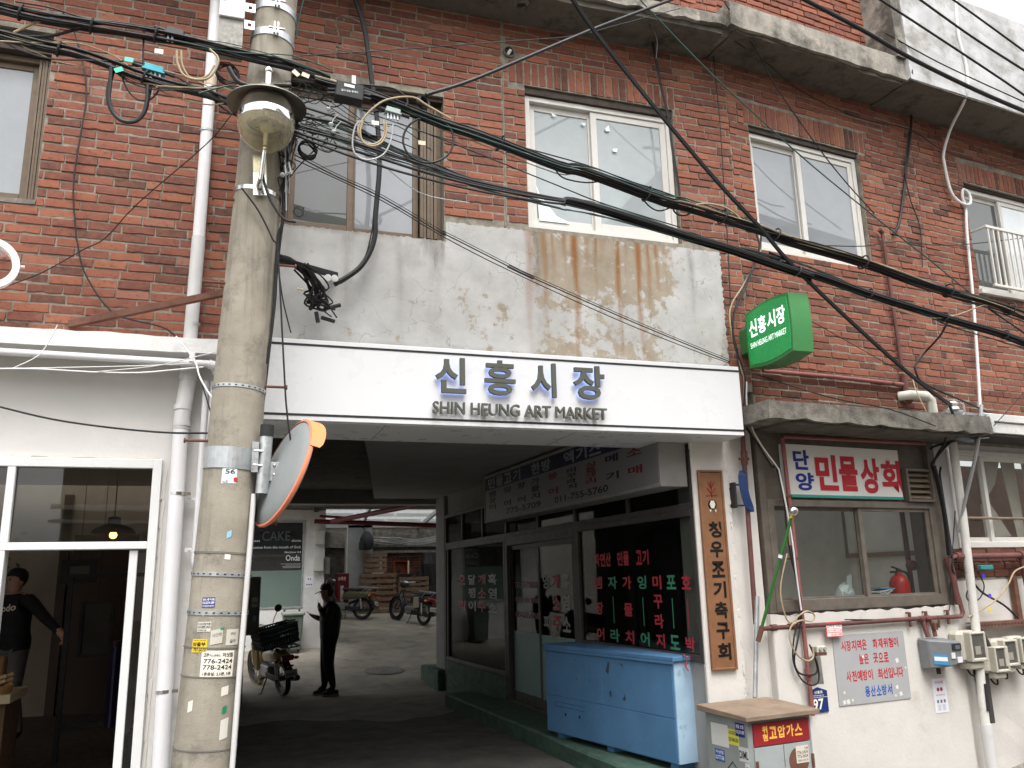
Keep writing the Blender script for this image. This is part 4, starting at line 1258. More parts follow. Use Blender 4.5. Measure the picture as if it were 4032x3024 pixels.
# the room inside
WALLP = M('room_beige', (.30, .25, .19), .8, v=.1)
part(S, 'room', MB().box(-5, .0, 5.4, 5.45, -.1, 3.2).box(-.03, .0, .22, 5.4, -.1, 3.2).box(-5, -4.95, .22, 5.4, -.1, 3.2), WALLP)
part(S, 'room_ceiling', MB().box(-5, 0, .22, 5.15, 3.0, 3.1), P('8a8378'))  # stops before the back wall, an added slot for sky light
part(S, 'room_floor', MB().box(-5, 0, .22, 5.4, .0, .05).box(-5, 0, 1.6, 5.39, .05, .28), P('3a322b'))
part(S, 'room_door', MB().box(-1.9, -1.1, 5.33, 5.39, .28, 2.4).box(-2.05, -1.95, 5.30, 5.39, .28, 2.9), P('4b3a2c'))
part(S, 'partition', MB().box(-1.02, -.03, 3.9, 3.95, .28, 2.35), P('9b9c9e'))

# the things in the room
L_ = thing('pendant_lamp', 'dark conical pendant lamp with a glowing orange bulb behind the shop transom', 'lamp', 'A', (-1.10, 2.4, 2.25))
part(L_, 'lamp_shade', MB().lathe((-1.10, 2.4, 2.25), [(.20, 0), (.17, .045), (.06, .09), (.055, .15), (.02, .16)], 24), BLACKM, smooth=True)
part(L_, 'cord', MB().cyl((-1.10, 2.4, 2.36), (-1.10, 2.4, 3.0), .006, 6), BLACKM)
part(L_, 'bulb', MB().ball((-1.10, 2.4, 2.235), .034, 8), M('bulb', (1, .42, .10), .4, emit=14.))
t = thing('clothes_rail', 'black metal clothes rail in the doorway of the white shop', 'clothes rail', 'A', (-1.35, 2.3, .05))
part(t, 'post', MB().box(-1.425, -1.385, 2.28, 2.32, .28, 1.88), BLACKM)
part(t, 'post', MB().box(-.70, -.66, 2.28, 2.32, .28, 1.88), BLACKM)
part(t, 'rail', MB().box(-1.385, -.70, 2.28, 2.32, 1.845, 1.88), BLACKM)
part(t, 'foot', MB().box(-1.385, -.70, 2.285, 2.315, .55, .58), BLACKM)


def garment(name, label, cat, x, y, z0, z1, w, col):
    n = 14
    vs, fs = [], []
    for k, (q, ws) in enumerate(((0, .25), (.06, .8), (.2, 1.), (.6, .95), (1, 1.08))):
        z = z1 + (z0 - z1) * q
        for i in range(n):
            an = 2 * math.pi * i / n
            vs.append((x + .045 * math.cos(an) * (1 + .3 * math.sin(3 * an + k)), y + w * ws * math.sin(an), z))
    for k in range(4):
        for i in range(n):
            fs.append((k * n + i, k * n + (i + 1) % n, (k + 1) * n + (i + 1) % n, (k + 1) * n + i))
    fs.append(tuple(range(n)))
    return solo(name, label, cat, MB().add(vs, fs), col, 'A', (x, y, z0), smooth=True)


garment('coat', 'pale grey coat hanging by the sliding door of the white shop', 'coat', -.80, 1.75, .58, 1.46, .22, P('8d8982'))
garment('shirt', 'dark navy shirt hanging beside the pale coat in the shop', 'shirt', -.92, 1.85, .62, 1.30, .18, P('1c1a3a'))
garment('trousers', 'dark trousers hanging under the coat near the shop door', 'trousers', -.83, 2.05, .40, .80, .14, P('20201f'))
t = thing('wall_poster', 'white poster with a red ribbon figure behind the shop door post', 'poster', 'A', (-.85, 3.86, 1.2))
part(t, 'sheet', MB().box(-1.0, -.72, 3.86, 3.868, 1.15, 2.12), P('b9bbbd'))
part(t, 'red_ribbon', MB().poly([(-.90, 1.95), (-.84, 1.98), (-.80, 1.75), (-.78, 1.35), (-.84, 1.3), (-.88, 1.5)], 3.853, 3.858), P('a2232c'))
part(t, 'black_shape', MB().lathe((-.90, 3.858, 1.33), [(0, .002), (.05, .002), (.05, 0)], 16, (0, -1, 0)), BLACKM)
txt(t, 'heading', '10월 EVENT', -.90, -.75, 2.02, 2.06, 3.857, P('c23b40'), 0, .01)
for k, (x0, x1, z0, z1, lab) in enumerate(((-1.72, -1.38, 1.80, 2.05, 'dark wide picture frame hung high inside the white shop'), (-1.50, -1.18, 1.05, 1.62, 'tall dark panelled frame on the shop back wall behind the rail'))):
    t = thing('picture_frame', lab, 'picture frame', 'A', (x0, 3.6, z0))
    part(t, 'frame', MB().frame(x0, x1, 3.58, 3.62, z0, z1, .07 if k == 0 else .03), BLACKM)
    part(t, 'picture', MB().box(x0 + .03, x1 - .03, 3.6, 3.615, z0 + .03, z1 - .03), P('55504a') if k == 0 else P('34302a'))
    part(t, 'wire', MB().cyl(((x0 + x1) / 2, 3.6, z1), ((x0 + x1) / 2, 3.6, 3.0), .004, 5), BLACKM)
t = thing('counter', 'brown shop counter with a pale top at the edge of the doorway', 'counter', 'A', (-1.95, 1.5, .05))
part(t, 'body', MB().box(-2.6, -1.62, 1.3, 1.8, .05, .90), P('5d4736'))
part(t, 'top', MB().box(-2.65, -1.585, 1.26, 1.84, .90, .965), P('b8a888'))
t = thing('paper_bag', 'kraft paper bag with a round blue sticker standing on the shop counter', 'bag', 'A', (-1.75, 1.5, .965))
part(t, 'bag', MB().box(-1.84, -1.69, 1.44, 1.56, .966, 1.24), P('7d5d3c'), bevel=.008)
part(t, 'round_sticker', MB().lathe((-1.765, 1.439, 1.18), [(0, .003), (.045, .003), (.045, 0)], 16, (0, -1, 0)), P('6f9ccc'))
t = thing('snack_basket', 'small basket of wrapped snacks on the shop counter', 'basket', 'A', (-1.66, 1.4, .965))
part(t, 'basket', MB().lathe((-1.66, 1.38, .966), [(.05, 0), (.07, .06), (.065, .06), (.05, .01)], 14), P('8c6a42'))
for k in range(7):
    part(t, 'packet', MB().obox((-1.66 + .03 * math.cos(k * 2.1), 1.38 + .03 * math.sin(k * 2.1), 1.03 + .012 * k), (.03, 0, .01), (0, .015, 0), (-.004, 0, .012)), P(('a08258', '8a6c48', 'b39a72')[k % 3]), bevel=.003)
t = thing('hanging_plant', 'trailing green plant above the shopkeeper inside the white shop', 'plant', 'A', (-2.05, 3.2, 2.05))
pv = random.Random(12)
part(t, 'stem', MB().tube([(-2.3, 3.2, 2.38), (-2.25, 3.2, 2.3), (-2.24, 3.2, 2.1), (-2.25, 3.2, 1.98)], .006), P('2f4a22'))
for k in range(34):
    q = k / 34
    c = Vector((-2.24 + pv.uniform(-.09, .09) + (.30 * pv.random() if k % 5 == 0 else 0), 3.2 + pv.uniform(-.08, .08), 2.36 - q * .42))
    a = pv.uniform(0, 6.28)
    u = Vector((math.cos(a), math.sin(a) * .5, pv.uniform(-.8, .2))).normalized() * .045
    v = Vector((-math.sin(a), .3, math.cos(a))).normalized() * .022
    part(t, 'leaf', MB().add([c - u, c + v, c + u, c - v, c + Vector((0, -.008, 0))], [(0, 1, 4), (1, 2, 4), (2, 3, 4), (3, 0, 4)]), P('3c6a2c'))

# ring sign and pipes on the white shop
RS = thing('ring_sign', 'white ring shaped hanging sign on the brick wall above the white shop', 'sign', 'A', (-1.64, -.3, 3.88))
part(RS, 'ring', MB().lathe((-1.655, -.34, 3.883), [(.135, -.03), (.178, -.03), (.178, .03), (.135, .03), (.135, -.03)], 40, (.25, -.97, 0)), P('f2f2f2', .4), smooth=True)
part(RS, 'bracket', MB().cyl((-1.655, -.3, 4.06), (-1.655, .0, 4.06), .012).cyl((-1.48, -.30, 3.89), (-1.455, -.29, 3.895), .01), WFRAME)

t = thing('downpipe', 'white rain pipe running down the brick wall behind the utility pole', 'pipe', 'A', (-.37, -.08, 3.4))
part(t, 'pipe', MB().tube([(-.356, -.075, 7.0), (-.366, -.075, 5.0), (-.372, -.075, 4.3)], .045, 16), PVCW, smooth=True)
part(t, 'lower_pipe', MB().tube([(-.372, -.075, 4.32), (-.385, -.075, 3.47)], .049, 16), PVCP, smooth=True)
part(t, 'stained_joint', MB().cyl((-.361, -.075, 5.68), (-.362, -.075, 5.60), .0475, 16), M('rust_stain_pipe', (.62, .52, .40), .6, dirt=((.30, .19, .10), 12, .5, .8)))
for z in (6.5, 5.2, 3.62):
    part(t, 'clip', MB().cyl((-.37, -.075, z), (-.37, -.075, z + .02), .050, 16), STEEL)
t = thing('drainpipe', 'thick white drainpipe beside the doorway of the white shop', 'pipe', 'A', (-.4, -.1, 0))
part(t, 'pipe', MB().tube([(-.405, -.1, 2.86), (-.40, -.1, 1.5), (-.385, -.1, -.3)], .052, 18), PVCW, smooth=True)
part(t, 'elbow', MB().tube([(-.375, -.1, 3.36), (-.378, -.1, 3.2), (-.40, -.1, 2.98), (-.405, -.1, 2.84)], .056, 18), PVCP, smooth=True)
for z, r in ((2.86, .060), (2.98, .061), (3.2, .061)):
    part(t, 'collar', MB().cyl((-.402 if z < 3 else -.38, -.1, z), (-.402 if z < 3 else -.38, -.1, z + .035), r, 18), PVCP)
for z in (2.37, 1.06):
    part(t, 'clamp', MB().cyl((-.40, -.1, z), (-.40, -.1, z + .022), .0545, 18).box(-.35, -.31, -.12, -.08, z, z + .02), INOX)
t = thing('conduit_pair', 'two thin white conduits beside the thick drainpipe, running along under the white ledge', 'pipe', 'A', (-.2, -.1, 1))
part(t, 'conduit', MB().tube([(-2.8, -.26, 3.31), (-.24, -.26, 3.29), (-.20, -.24, 3.28), (-.19, -.2, 3.24)], .026, 12), PVCW, smooth=True)
for x0, x1, z in ((-.255, -.262, 1.92), (-.205, -.222, 2.12)):
    part(t, 'conduit', MB().tube([(x0, -.1, 3.2), ((x0 + x1) / 2, -.1, 2.4), (x1, -.1, z), (x1 + .004, -.1, z - .03), (x1 + .03, -.1, z - .05)], .020, 12), PVCW, smooth=True)
part(t, 'elbow', MB().cyl((-.24, -.26, 3.29), (-.19, -.25, 3.28), .033, 12), PVCW)
for z in (2.33, 1.98):
    part(t, 'saddle', MB().box(-.33, -.18, -.075, -.07, z, z + .028).cyl((-.30, -.07, z + .014), (-.30, -.085, z + .014), .008, 8), PVCW)
part(t, 'junction_box', MB().box(-.37, -.33, -.30, -.25, 3.29, 3.36), PVCW, bevel=.004)
solo('iron_bracket', 'rusty angle iron slanting across the foot of the brick wall beside the pole', 'iron bar', MB().bar((-1.2, -.02, 3.565), (-.1, -.32, 3.81), .045, .006).bar((-1.2, -.04, 3.59), (-.1, -.34, 3.83), .006, .045), RUST, 'A', (-.7, -.1, 3.6))

# ================================================================ the white market banner
BN = thing('market_sign', 'long white fascia sign with raised grey letters over the passage mouth', 'sign', 'A', (2.1, -.2, 2.885))
BW_ = M('fascia_white', (.70, .70, .71), .32, v=.015, vs=1.5, streak=((.66, .63, .58), 5, .68, .3))
part(BN, 'panel', MB().box(-.02, 4.088, -.35, .36, 2.885, 3.492), BW_, bevel=.004)
part(BN, 'soffit_sheet', MB().box(.0, 4.07, -.33, .40, 2.878, 2.884), BW_)
each(BN, 'soffit_seam', MB().box(1.02, 1.024, -.33, .36, 2.875, 2.8775).box(2.55, 2.554, -.33, .36, 2.875, 2.8775), P('888888'))
for z in (3.443, 2.921):
    part(BN, 'black_line', MB().box(-.02, 4.085, -.3535, -.349, z, z + .016), BLACKM)
LET = M('sign_letter_grey', (.085, .09, .07), .7, v=.04)
for ch, x0, x1 in (('신', 1.385, 1.625), ('흥', 1.775, 2.025), ('시', 2.155, 2.365), ('장', 2.515, 2.785)):
    txt(BN, 'raised_letter', ch, x0, x1, 3.130, 3.408, -.372, LET, .03, .024)
latin_letters(BN, 'SHIN HEUNG ART MARKET', 1.365, 2.795, 2.968, 3.062, -.372, LET, .026, .010, 'raised_letter')
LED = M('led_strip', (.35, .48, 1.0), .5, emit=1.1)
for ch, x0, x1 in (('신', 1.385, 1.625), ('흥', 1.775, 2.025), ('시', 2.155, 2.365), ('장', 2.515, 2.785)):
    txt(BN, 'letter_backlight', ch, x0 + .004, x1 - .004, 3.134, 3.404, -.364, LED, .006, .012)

# ================================================================ green projecting sign
GS = thing('projecting_sign', 'green box sign projecting from the wall at the end of the white fascia', 'sign', 'A', (4.42, -.1, 3.7))
gx0, gx1 = 4.33, 4.53


def barrel(y0, y1, z0, z1, bulge, n=14):
    p = []
    for i in range(n + 1):
        q = i / n
        p.append((y0 + (y1 - y0) * q, z0 - bulge * math.sin(math.pi * q)))
    for i in range(n + 1):
        q = i / n
        p.append((y1 - bulge * .5 * math.sin(math.pi * q), z0 + (z1 - z0) * q))
    for i in range(n + 1):
        q = i / n
        p.append((y1 + (y0 - y1) * q, z1 + bulge * math.sin(math.pi * q)))
    for i in range(n + 1):
        q = i / n
        p.append((y0 + bulge * .5 * math.sin(math.pi * q), z1 + (z0 - z1) * q))
    return p


def yz_prism(mb, pts, x0, x1):
    n = len(pts)
    mb.add([(x0, y, z) for y, z in pts] + [(x1, y, z) for y, z in pts], [tuple(range(n)), tuple(range(2 * n - 1, n - 1, -1))] + [(i, i + n, (i + 1) % n + n, (i + 1) % n) for i in range(n)])
    return mb


part(GS, 'case', yz_prism(MB(), barrel(-.165, -.80, 3.535, 4.045, .035), gx0, gx1), GREENS, bevel=.006)
GF = M('lit_green_face', (.010, .24, .055), .3, v=.03, emit=.22)
part(GS, 'lit_face', yz_prism(MB(), barrel(-.195, -.775, 3.56, 4.02, .03), gx0 - .008, gx0 + .002), GF, bevel=.004)
part(GS, 'lit_face', yz_prism(MB(), barrel(-.195, -.775, 3.56, 4.02, .03), gx1 - .002, gx1 + .008), GF, bevel=.004)
LW_ = M('lit_white_letter', (.85, .95, .9), .4, emit=.6)


def side_text(T, name, body, y0, y1, z0, z1, x, mat, bold=.02):
    """lettering on a face that looks towards -x; y0 is its left end"""
    mb = text_mb(MB(), body, 0, 1, z0, z1, 0, 0, bold)
    mb.v = [(x, y0 + (y1 - y0) * u, z) for u, _, z in mb.v]
    return part(T, name, mb, mat)


for i, ch in enumerate('신흥시장'):
    a = -.225 - i * .135
    side_text(GS, 'letter', ch, a, a - .118, 3.80, 3.955, gx0 - .0115, LW_, .022)
side_text(GS, 'small_lettering', 'SHIN HEUNG ART MARKET', -.225, -.745, 3.70, 3.75, gx0 - .0115, LW_, 0.)
part(GS, 'arm', MB().box(4.36, 4.50, -.17, .0, 3.70, 3.93), GREENS, bevel=.005)
part(GS, 'lamp_box', MB().box(4.37, 4.43, -.14, -.02, 3.935, 3.965), STEEL)

# ================================================================ wooden club board on the gate column
WS = thing('wooden_sign', 'tall brown wooden sign with black brush letters on the white gate column', 'sign', 'A', (3.915, -.03, .96))
part(WS, 'board', MB().box(3.812, 4.018, -.036, -.014, .985, 2.605), WOOD)
part(WS, 'frame', MB().frame(3.795, 4.036, -.048, -.013, .965, 2.628, .02), WOOD, bevel=.004)
BR = P('14110f', .5)
cells(WS, '청우조기축구회', 3.862, 3.985, 1.03, 2.20, -.0375, BR, .003, .03, True, .80)
EM = part(WS, 'ball_emblem', MB().lathe((3.915, -.037, 2.33), [(0, .003), (.042, .003), (.042, 0)], 24, (0, -1, 0)), BR)
mb = MB()
mb.poly([(3.915 + .028 * math.cos(a), 2.33 + .038 * math.sin(a)) for a in lin(0, 6.2, 6)][:6], -.0425, -.0405)
mb.poly([(3.88, 2.285), (3.89, 2.26), (3.90, 2.285)], -.0425, -.0405).poly([(3.93, 2.285), (3.945, 2.26), (3.95, 2.285)], -.0425, -.0405)
each(EM, 'ball_panel', mb, P('cfc9bc'))
mb = MB()
for a, b in (((3.915, 2.39), (3.915, 2.53)), ((3.86, 2.405), (3.97, 2.41)), ((3.915, 2.42), (3.875, 2.47)), ((3.915, 2.42), (3.955, 2.47)), ((3.915, 2.47), (3.885, 2.52)), ((3.915, 2.47), (3.945, 2.52))):
    mb.bar((a[0], -.0375, a[1]), (b[0], -.0375, b[1]), .006, .008)
part(WS, 'flame_emblem', mb, P('7d2a20'))

# ================================================================ shop sign over the brown window
DS = thing('shop_sign', 'white shop sign with large red and small blue Korean letters above the brown window', 'sign', 'B', (1.0, 0, 2.41))
part(DS, 'board', MB().box(.285, 1.768, -.012, .045, 2.408, 2.895), M('sign_cream', (.72, .70, .66), .5, v=.04, dirt=((.5, .46, .4), 4, .62, .4)), bevel=.003)
part(DS, 'green_edge', MB().box(.285, 1.768, -.014, -.012, 2.408, 2.432), P('2f8f84'))
RD, BLU = P('b3232f'), P('1d2f86')
txt(DS, 'letter', '단', .395, .585, 2.66, 2.845, -.015, BLU, .002, .032)
txt(DS, 'letter', '양', .40, .62, 2.47, 2.635, -.015, BLU, .002, .032)
for ch, x0, x1, z0, z1 in (('민', .655, .925, 2.475, 2.81), ('물', .95, 1.185, 2.475, 2.805), ('상', 1.225, 1.475, 2.46, 2.80), ('회', 1.50, 1.762, 2.475, 2.785)):
    txt(DS, 'letter', ch, x0, x1, z0, z1, -.015, RD, .002, .036)
LV = thing('vent_louver', 'grimy square vent louver beside the red lettered shop sign', 'vent', 'B', (2.0, 0, 2.38))
part(LV, 'housing', MB().frame(1.812, 2.188, -.05, .06, 2.387, 2.715, .025), BROWND, bevel=.004)
for k in range(5):
    part(LV, 'slat', MB().obox((2.0, .0, 2.44 + k * .055), (.165, 0, 0), (0, .024, .018), (0, -.0015, .002)), M('greasy_slat', (.22, .17, .125), .6, v=.3, vs=12))

# notices on the lower wall
GN = thing('fire_notice', 'grey notice panel with red and blue Korean lines on the white wall', 'notice', 'B', (1.08, 0, .59))
part(GN, 'panel', MB().box(.638, 1.525, -.02, -.013, .592, 1.186), M('notice_grey', (.37, .375, .38), .45, v=.05, dirt=((.5, .5, .5), 7, .7, .3)))
for body, x0, x1, z0, z1, c in (('시장지역은', .725, 1.045, 1.045, 1.135, RD), ('화재위험이', 1.115, 1.445, 1.05, 1.135, RD), ('높은', .925, 1.05, .925, 1.01, RD), ('곳으로', 1.10, 1.30, .925, 1.01, RD), ('사전예방이', .75, 1.08, .785, .875, RD), ('최선입니다', 1.135, 1.465, .785, .875, RD), ('용산소방서', .955, 1.30, .645, .735, P('2353a8'))):
    cells(GN, body, x0, x1, z0, z1, -.0212, c, 0, .026, False, .86)
mb = MB()
for x, z, a in ((.70, .62, .015), (.745, .622, .018), (.80, .63, .01), (1.40, .64, .016), (1.33, .63, .009), (1.50, .86, .008), (.98, .985, .01), (1.40, .93, .018), (.71, .70, .01), (1.36, .70, .014)):
    mb.obox((x, -.021, z), (a, 0, a * .3), (0, .0006, 0), (-a * .3, 0, a))
each(GN, 'paper_scrap', mb, P('d8d4cc'))
NP = thing('house_number_plate', 'small navy house number plate reading 97 behind the gas cabinet', 'number plate', 'B', (.4, 0, .56))
part(NP, 'plate', MB().poly([(.30, .562), (.508, .562), (.508, .735), (.405, .768), (.30, .735)], -.022, -.013), P('1f3268', .4))
txt(NP, 'number', '97', .335, .455, .585, .675, -.0235, P('efe9cf'), 0, .02)
txt(NP, 'street_name', 'Sinheung-ro', .345, .465, .692, .708, -.0235, P('dfe3ea'), 0, .01)
txt(NP, 'korean_name', '신흥로', .36, .455, .715, .74, -.0235, P('efe9cf'), 0, .02)
part(NP, 'divider', MB().box(.302, .506, -.0235, -.022, .684, .687), P('dfe3ea'))
st = thing('internet_sticker', 'red and white price sticker hanging on the horizontal red pipe', 'sticker', 'B', (.62, -.05, 1.18))
part(st, 'sheet', MB().box(.53, .722, -.066, -.064, 1.178, 1.305), P('d23b48'))
each(st, 'white_band', MB().box(.536, .716, -.0675, -.066, 1.25, 1.293).box(.536, .716, -.0675, -.066, 1.218, 1.246).box(.536, .716, -.0675, -.066, 1.185, 1.212), P('efe8e8'))
txt(st, 'lettering', '인터넷 9,900', .54, .712, 1.256, 1.288, -.0684, P('2a2a2a'), 0, .02)
txt(st, 'lettering', 'HD-TV 방송 12,100', .54, .712, 1.222, 1.242, -.0684, P('c02a36'), 0, .02)
txt(st, 'lettering', '02-6261-8282', .58, .712, 1.19, 1.208, -.0684, P('c02a36'), 0, .02)
po = thing('paper_notice', 'small white paper notice with red print taped low on the white wall under the meters', 'notice', 'B', (1.91, 0, .43))
part(po, 'sheet', MB().box(1.828, 2.005, -.0155, -.013, .435, .738), P('e2e2ea'))
txt(po, 'heading', '우리 동네를', 1.86, 1.97, .69, .715, -.0162, P('c8484c'), 0, .01)
mb = MB()
for dx in (-.022, .022):
    mb.lathe((1.915 + dx, -.0155, .64), [(0, .001), (.018, .001), (.018, 0)], 14, (0, -1, 0))
each(po, 'printed_spot', mb, P('8d4248'))
txt(po, 'red_line', '함께 깨끗하게 써요', 1.855, 1.98, .583, .597, -.0162, P('c8484c'), 0, .01)
mb = MB()
for i in range(3):
    mb.box(1.86 + i * .045, 1.885 + i * .045, -.0163, -.0156, .52, .548)
for i in range(7):
    mb.box(1.86, 1.90 + .004 * (i % 3), -.0163, -.0156, .455 + i * .008, .457 + i * .008)
    mb.box(1.925, 1.965 + .004 * (i % 2), -.0163, -.0156, .455 + i * .008, .457 + i * .008)
part(po, 'print', mb, P('6c6c78'))

# ================================================================ utility pole and what hangs on it
PZ0, PZ1 = -.3, 8.2


def pole_c(z):
    return Vector((-.140 + .0402 * z, -.8, z))


def pole_r(z):
    return .184 - .0062 * z


UP = thing('utility_pole', 'round concrete utility pole standing in front of the white shop and the market banner', 'utility pole', 'A', (-.14, -.8, 0))
part(UP, 'shaft', MB().tube([pole_c(z) for z in lin(PZ0, PZ1, 20)], [pole_r(z) for z in lin(PZ0, PZ1, 20)], 40), POLE, smooth=True)


def band(T, name, z, h, mat, t=.004, tilt=0., holes=False):
    mb = MB()
    c0 = pole_c(z)
    n = 40
    vs = []
    for k in range(n):
        an = 2 * math.pi * k / n
        for r, dz in ((pole_r(z) + .0015, 0), (pole_r(z) + t, 0), (pole_r(z) + t, h), (pole_r(z) + .0015, h)):
            vs.append((c0.x + r * math.cos(an), c0.y + r * math.sin(an), z + dz + tilt * math.cos(an)))
    fs = []
    for k in range(n):
        j = (k + 1) % n
        for q in range(4):
            fs.append((k * 4 + q, j * 4 + q, j * 4 + (q + 1) % 4, k * 4 + (q + 1) % 4))
    mb.add(vs, fs)
    o = part(T, name, mb, mat)
    if holes:
        hb = MB()
        for k in range(26):
            an = 2 * math.pi * k / 26
            c, s_ = math.cos(an), math.sin(an)
            hb.obox((c0.x + (pole_r(z) + t) * c, c0.y + (pole_r(z) + t) * s_, z + h / 2 + tilt * c), (-s_ * .007, c * .007, 0), (c * .0008, s_ * .0008, 0), (0, 0, .004))
        part(o, 'band_hole', hb, BLACKM, kind='stuff')
    return o


o = band(UP, 'wide_band', 2.455, .135, STEEL, .006, -.012)
part(o, 'bolt', MB().cyl((.085, -.985, 2.565), (.14, -.985, 2.562), .008, 8).cyl((.085, -.985, 2.475), (.14, -.985, 2.472), .008, 8).box(.08, .086, -1.0, -.95, 2.45, 2.59), STEEL)
band(UP, 'strap', 2.975, .022, STEEL, .004, -.012, True)
band(UP, 'strap', 1.80, .026, STEEL, .005, -.01, True)
band(UP, 'strap', 1.575, .026, STEEL, .005, -.008, True)
for z, h in ((1.935, .012), (1.385, .008), (1.222, .007), (.82, .008)):
    band(UP, 'thin_strap', z, h, M('dull_strap', (.16, .155, .14), .6), .0035, -.01)
for z in (5.555, 5.78):
    o = band(UP, 'pole_clamp', z, .055, STEEL, .006, -.012)
    part(o, 'bolt', MB().cyl((.05, -.985, z + .03), (.16, -.985, z + .03), .008, 8).box(.085, .095, -1.0, -.94, z - .01, z + .075).box(.11, .12, -1.0, -.94, z - .01, z + .075), STEEL)
for z, sx in ((3.86, 1), (3.01, 1), (2.125, 1), (4.30, -1), (3.70, -1), (2.64, -1)):
    c = pole_c(z)
    r = pole_r(z)
    x0, x1 = c.x + sx * r * .75, c.x + sx * (r + .13)
    part(UP, 'step_bolt', MB().cyl((x0, c.y - .05, z), (x1, c.y - .05, z), .009, 8).cyl((x1 - sx * .006, c.y - .05, z), (x1 + sx * .004, c.y - .05, z), .017, 8), RUST)
part(UP, 'ground_pipe', MB().tube([(.098, -.93, 2.30), (.09, -.94, 2.0), (.062, -.945, 1.2), (.035, -.95, .2), (.03, -.95, -.2)], .016, 10), PVCP, smooth=True)


def on_pole(name, label, cat, a0, a1, z0, z1, base_col, lines, rot=0., group=None):
    """a paper stuck round the pole: a0..a1 are degrees seen from the street, 0 straight ahead"""
    zc = (z0 + z1) / 2
    c = pole_c(zc)
    r = pole_r(zc) + .0022
    T = thing(name, label, cat, 'A', (c.x, c.y, zc), group)

    def wrap(mb, off):
        out = []
        for u, _, w in mb.v:
            an = R_(a0 + (a1 - a0) * u)
            z = z0 + (z1 - z0) * w + rot * (u - .5)
            cc = pole_c(z)
            q = pole_r(z) + .0022 + off
            out.append((cc.x + q * math.sin(an), cc.y - q * math.cos(an), z))
        mb.v = out
        return mb

    mb = MB()
    n = 8
    mb.add([(i / n, 0, k) for k in (0, 1) for i in range(n + 1)], [(i, i + 1, n + 2 + i, n + 1 + i) for i in range(n)])
    part(T, 'sheet', wrap(mb, 0), P(base_col))
    for body, u0, u1, w0, w1, col, bold in lines:
        tb = wrap(text_mb(MB(), body, u0, u1, w0, w1, 0, 0, bold), .0008)
        part(T, 'lettering', tb, P(col))
    return T


# the camera side of the pole faces about -13 degrees; angles are measured from straight out
g = 'flyers stuck on the utility pole'
on_pole('flyer', 'white moving company flyer with two phone lines 776-2424 and 778-2424 on the pole', 'flyer', -22, 40, 1.222, 1.373, 'e4ded0', [('고려', .06, .22, .76, .92, '26221f', .03), ('익스프레스', .24, .56, .78, .88, '26221f', .02), ('이삿짐', .62, .95, .76, .93, '26221f', .03), ('776-2424', .08, .95, .53, .70, '26221f', .015), ('778-2424', .07, .94, .30, .47, '26221f', .015), ('1톤용달, 2.5톤, 5톤', .08, .93, .07, .21, '26221f', .02)], -.008, g)
on_pole('flyer', 'small yellow flyer with black letters, above the white moving flyer on the pole', 'flyer', -45, -14, 1.368, 1.442, 'e0bb1e', [('파출부', .06, .92, .45, .78, '1a1712', .03), ('797-5070', .14, .96, .06, .32, '1a1712', .02), ('가사 청소 간병 전문', .08, .92, .85, .95, '1a1712', .01)], 0, g)
on_pole('flyer', 'small navy flyer with white letters, the highest flyer on the pole below the plate', 'flyer', -32, -7, 1.622, 1.68, '23286a', [('용달 소형 이삿짐', .05, .95, .68, .92, 'eceaf0', .02), ('010-5219-1009', .05, .95, .33, .6, 'eceaf0', .02), ('자전거용달 폐기물처리', .05, .95, .05, .24, 'eceaf0', .01)], 0, g)
on_pole('flyer', 'torn white flyer between the navy and the yellow flyer on the pole', 'flyer', -37, -10, 1.484, 1.54, 'c9c5ba', [('이삿짐·용달·화물', .05, .95, .68, .92, '3a3735', .02), ('010-2005-2424', .03, .97, .33, .62, '3a3735', .02), ('견적폐기물', .05, .7, .06, .24, '3a3735', .01)], 0, g)
on_pole('flyer', 'half torn grey flyer in the middle of the pole, beside the white scrap', 'flyer', -9, 13, 1.412, 1.495, 'bdb8ad', [('시간제', .1, .9, .5, .75, '6a6660', .01)], .01, g)
on_pole('flyer', 'creased pale scrap of paper with black blots above the white moving flyer', 'flyer', 20, 47, 1.40, 1.492, 'c6c0b4', [('구인', .3, .7, .62, .8, '2c2a28', .02), ('급구', .3, .75, .15, .35, '2c2a28', .03)], 0, g)
T = on_pole('pole_plate', 'small white plate numbered 56 under the wide steel band on the pole', 'number plate', -18, 12, 2.36, 2.455, 'd6dadb', [('56', .22, .86, .62, .94, '26303a', .02), ('16호', .06, .45, .03, .2, '3a444c', .01)])
c = pole_c(2.39)
part(T, 'red_mark', MB().lathe((c.x + .03, c.y - pole_r(2.39) - .0033, 2.385), [(0, .0012), (.013, .0012), (.013, 0)], 16, (.15, -1, 0)), P('b5302d'))
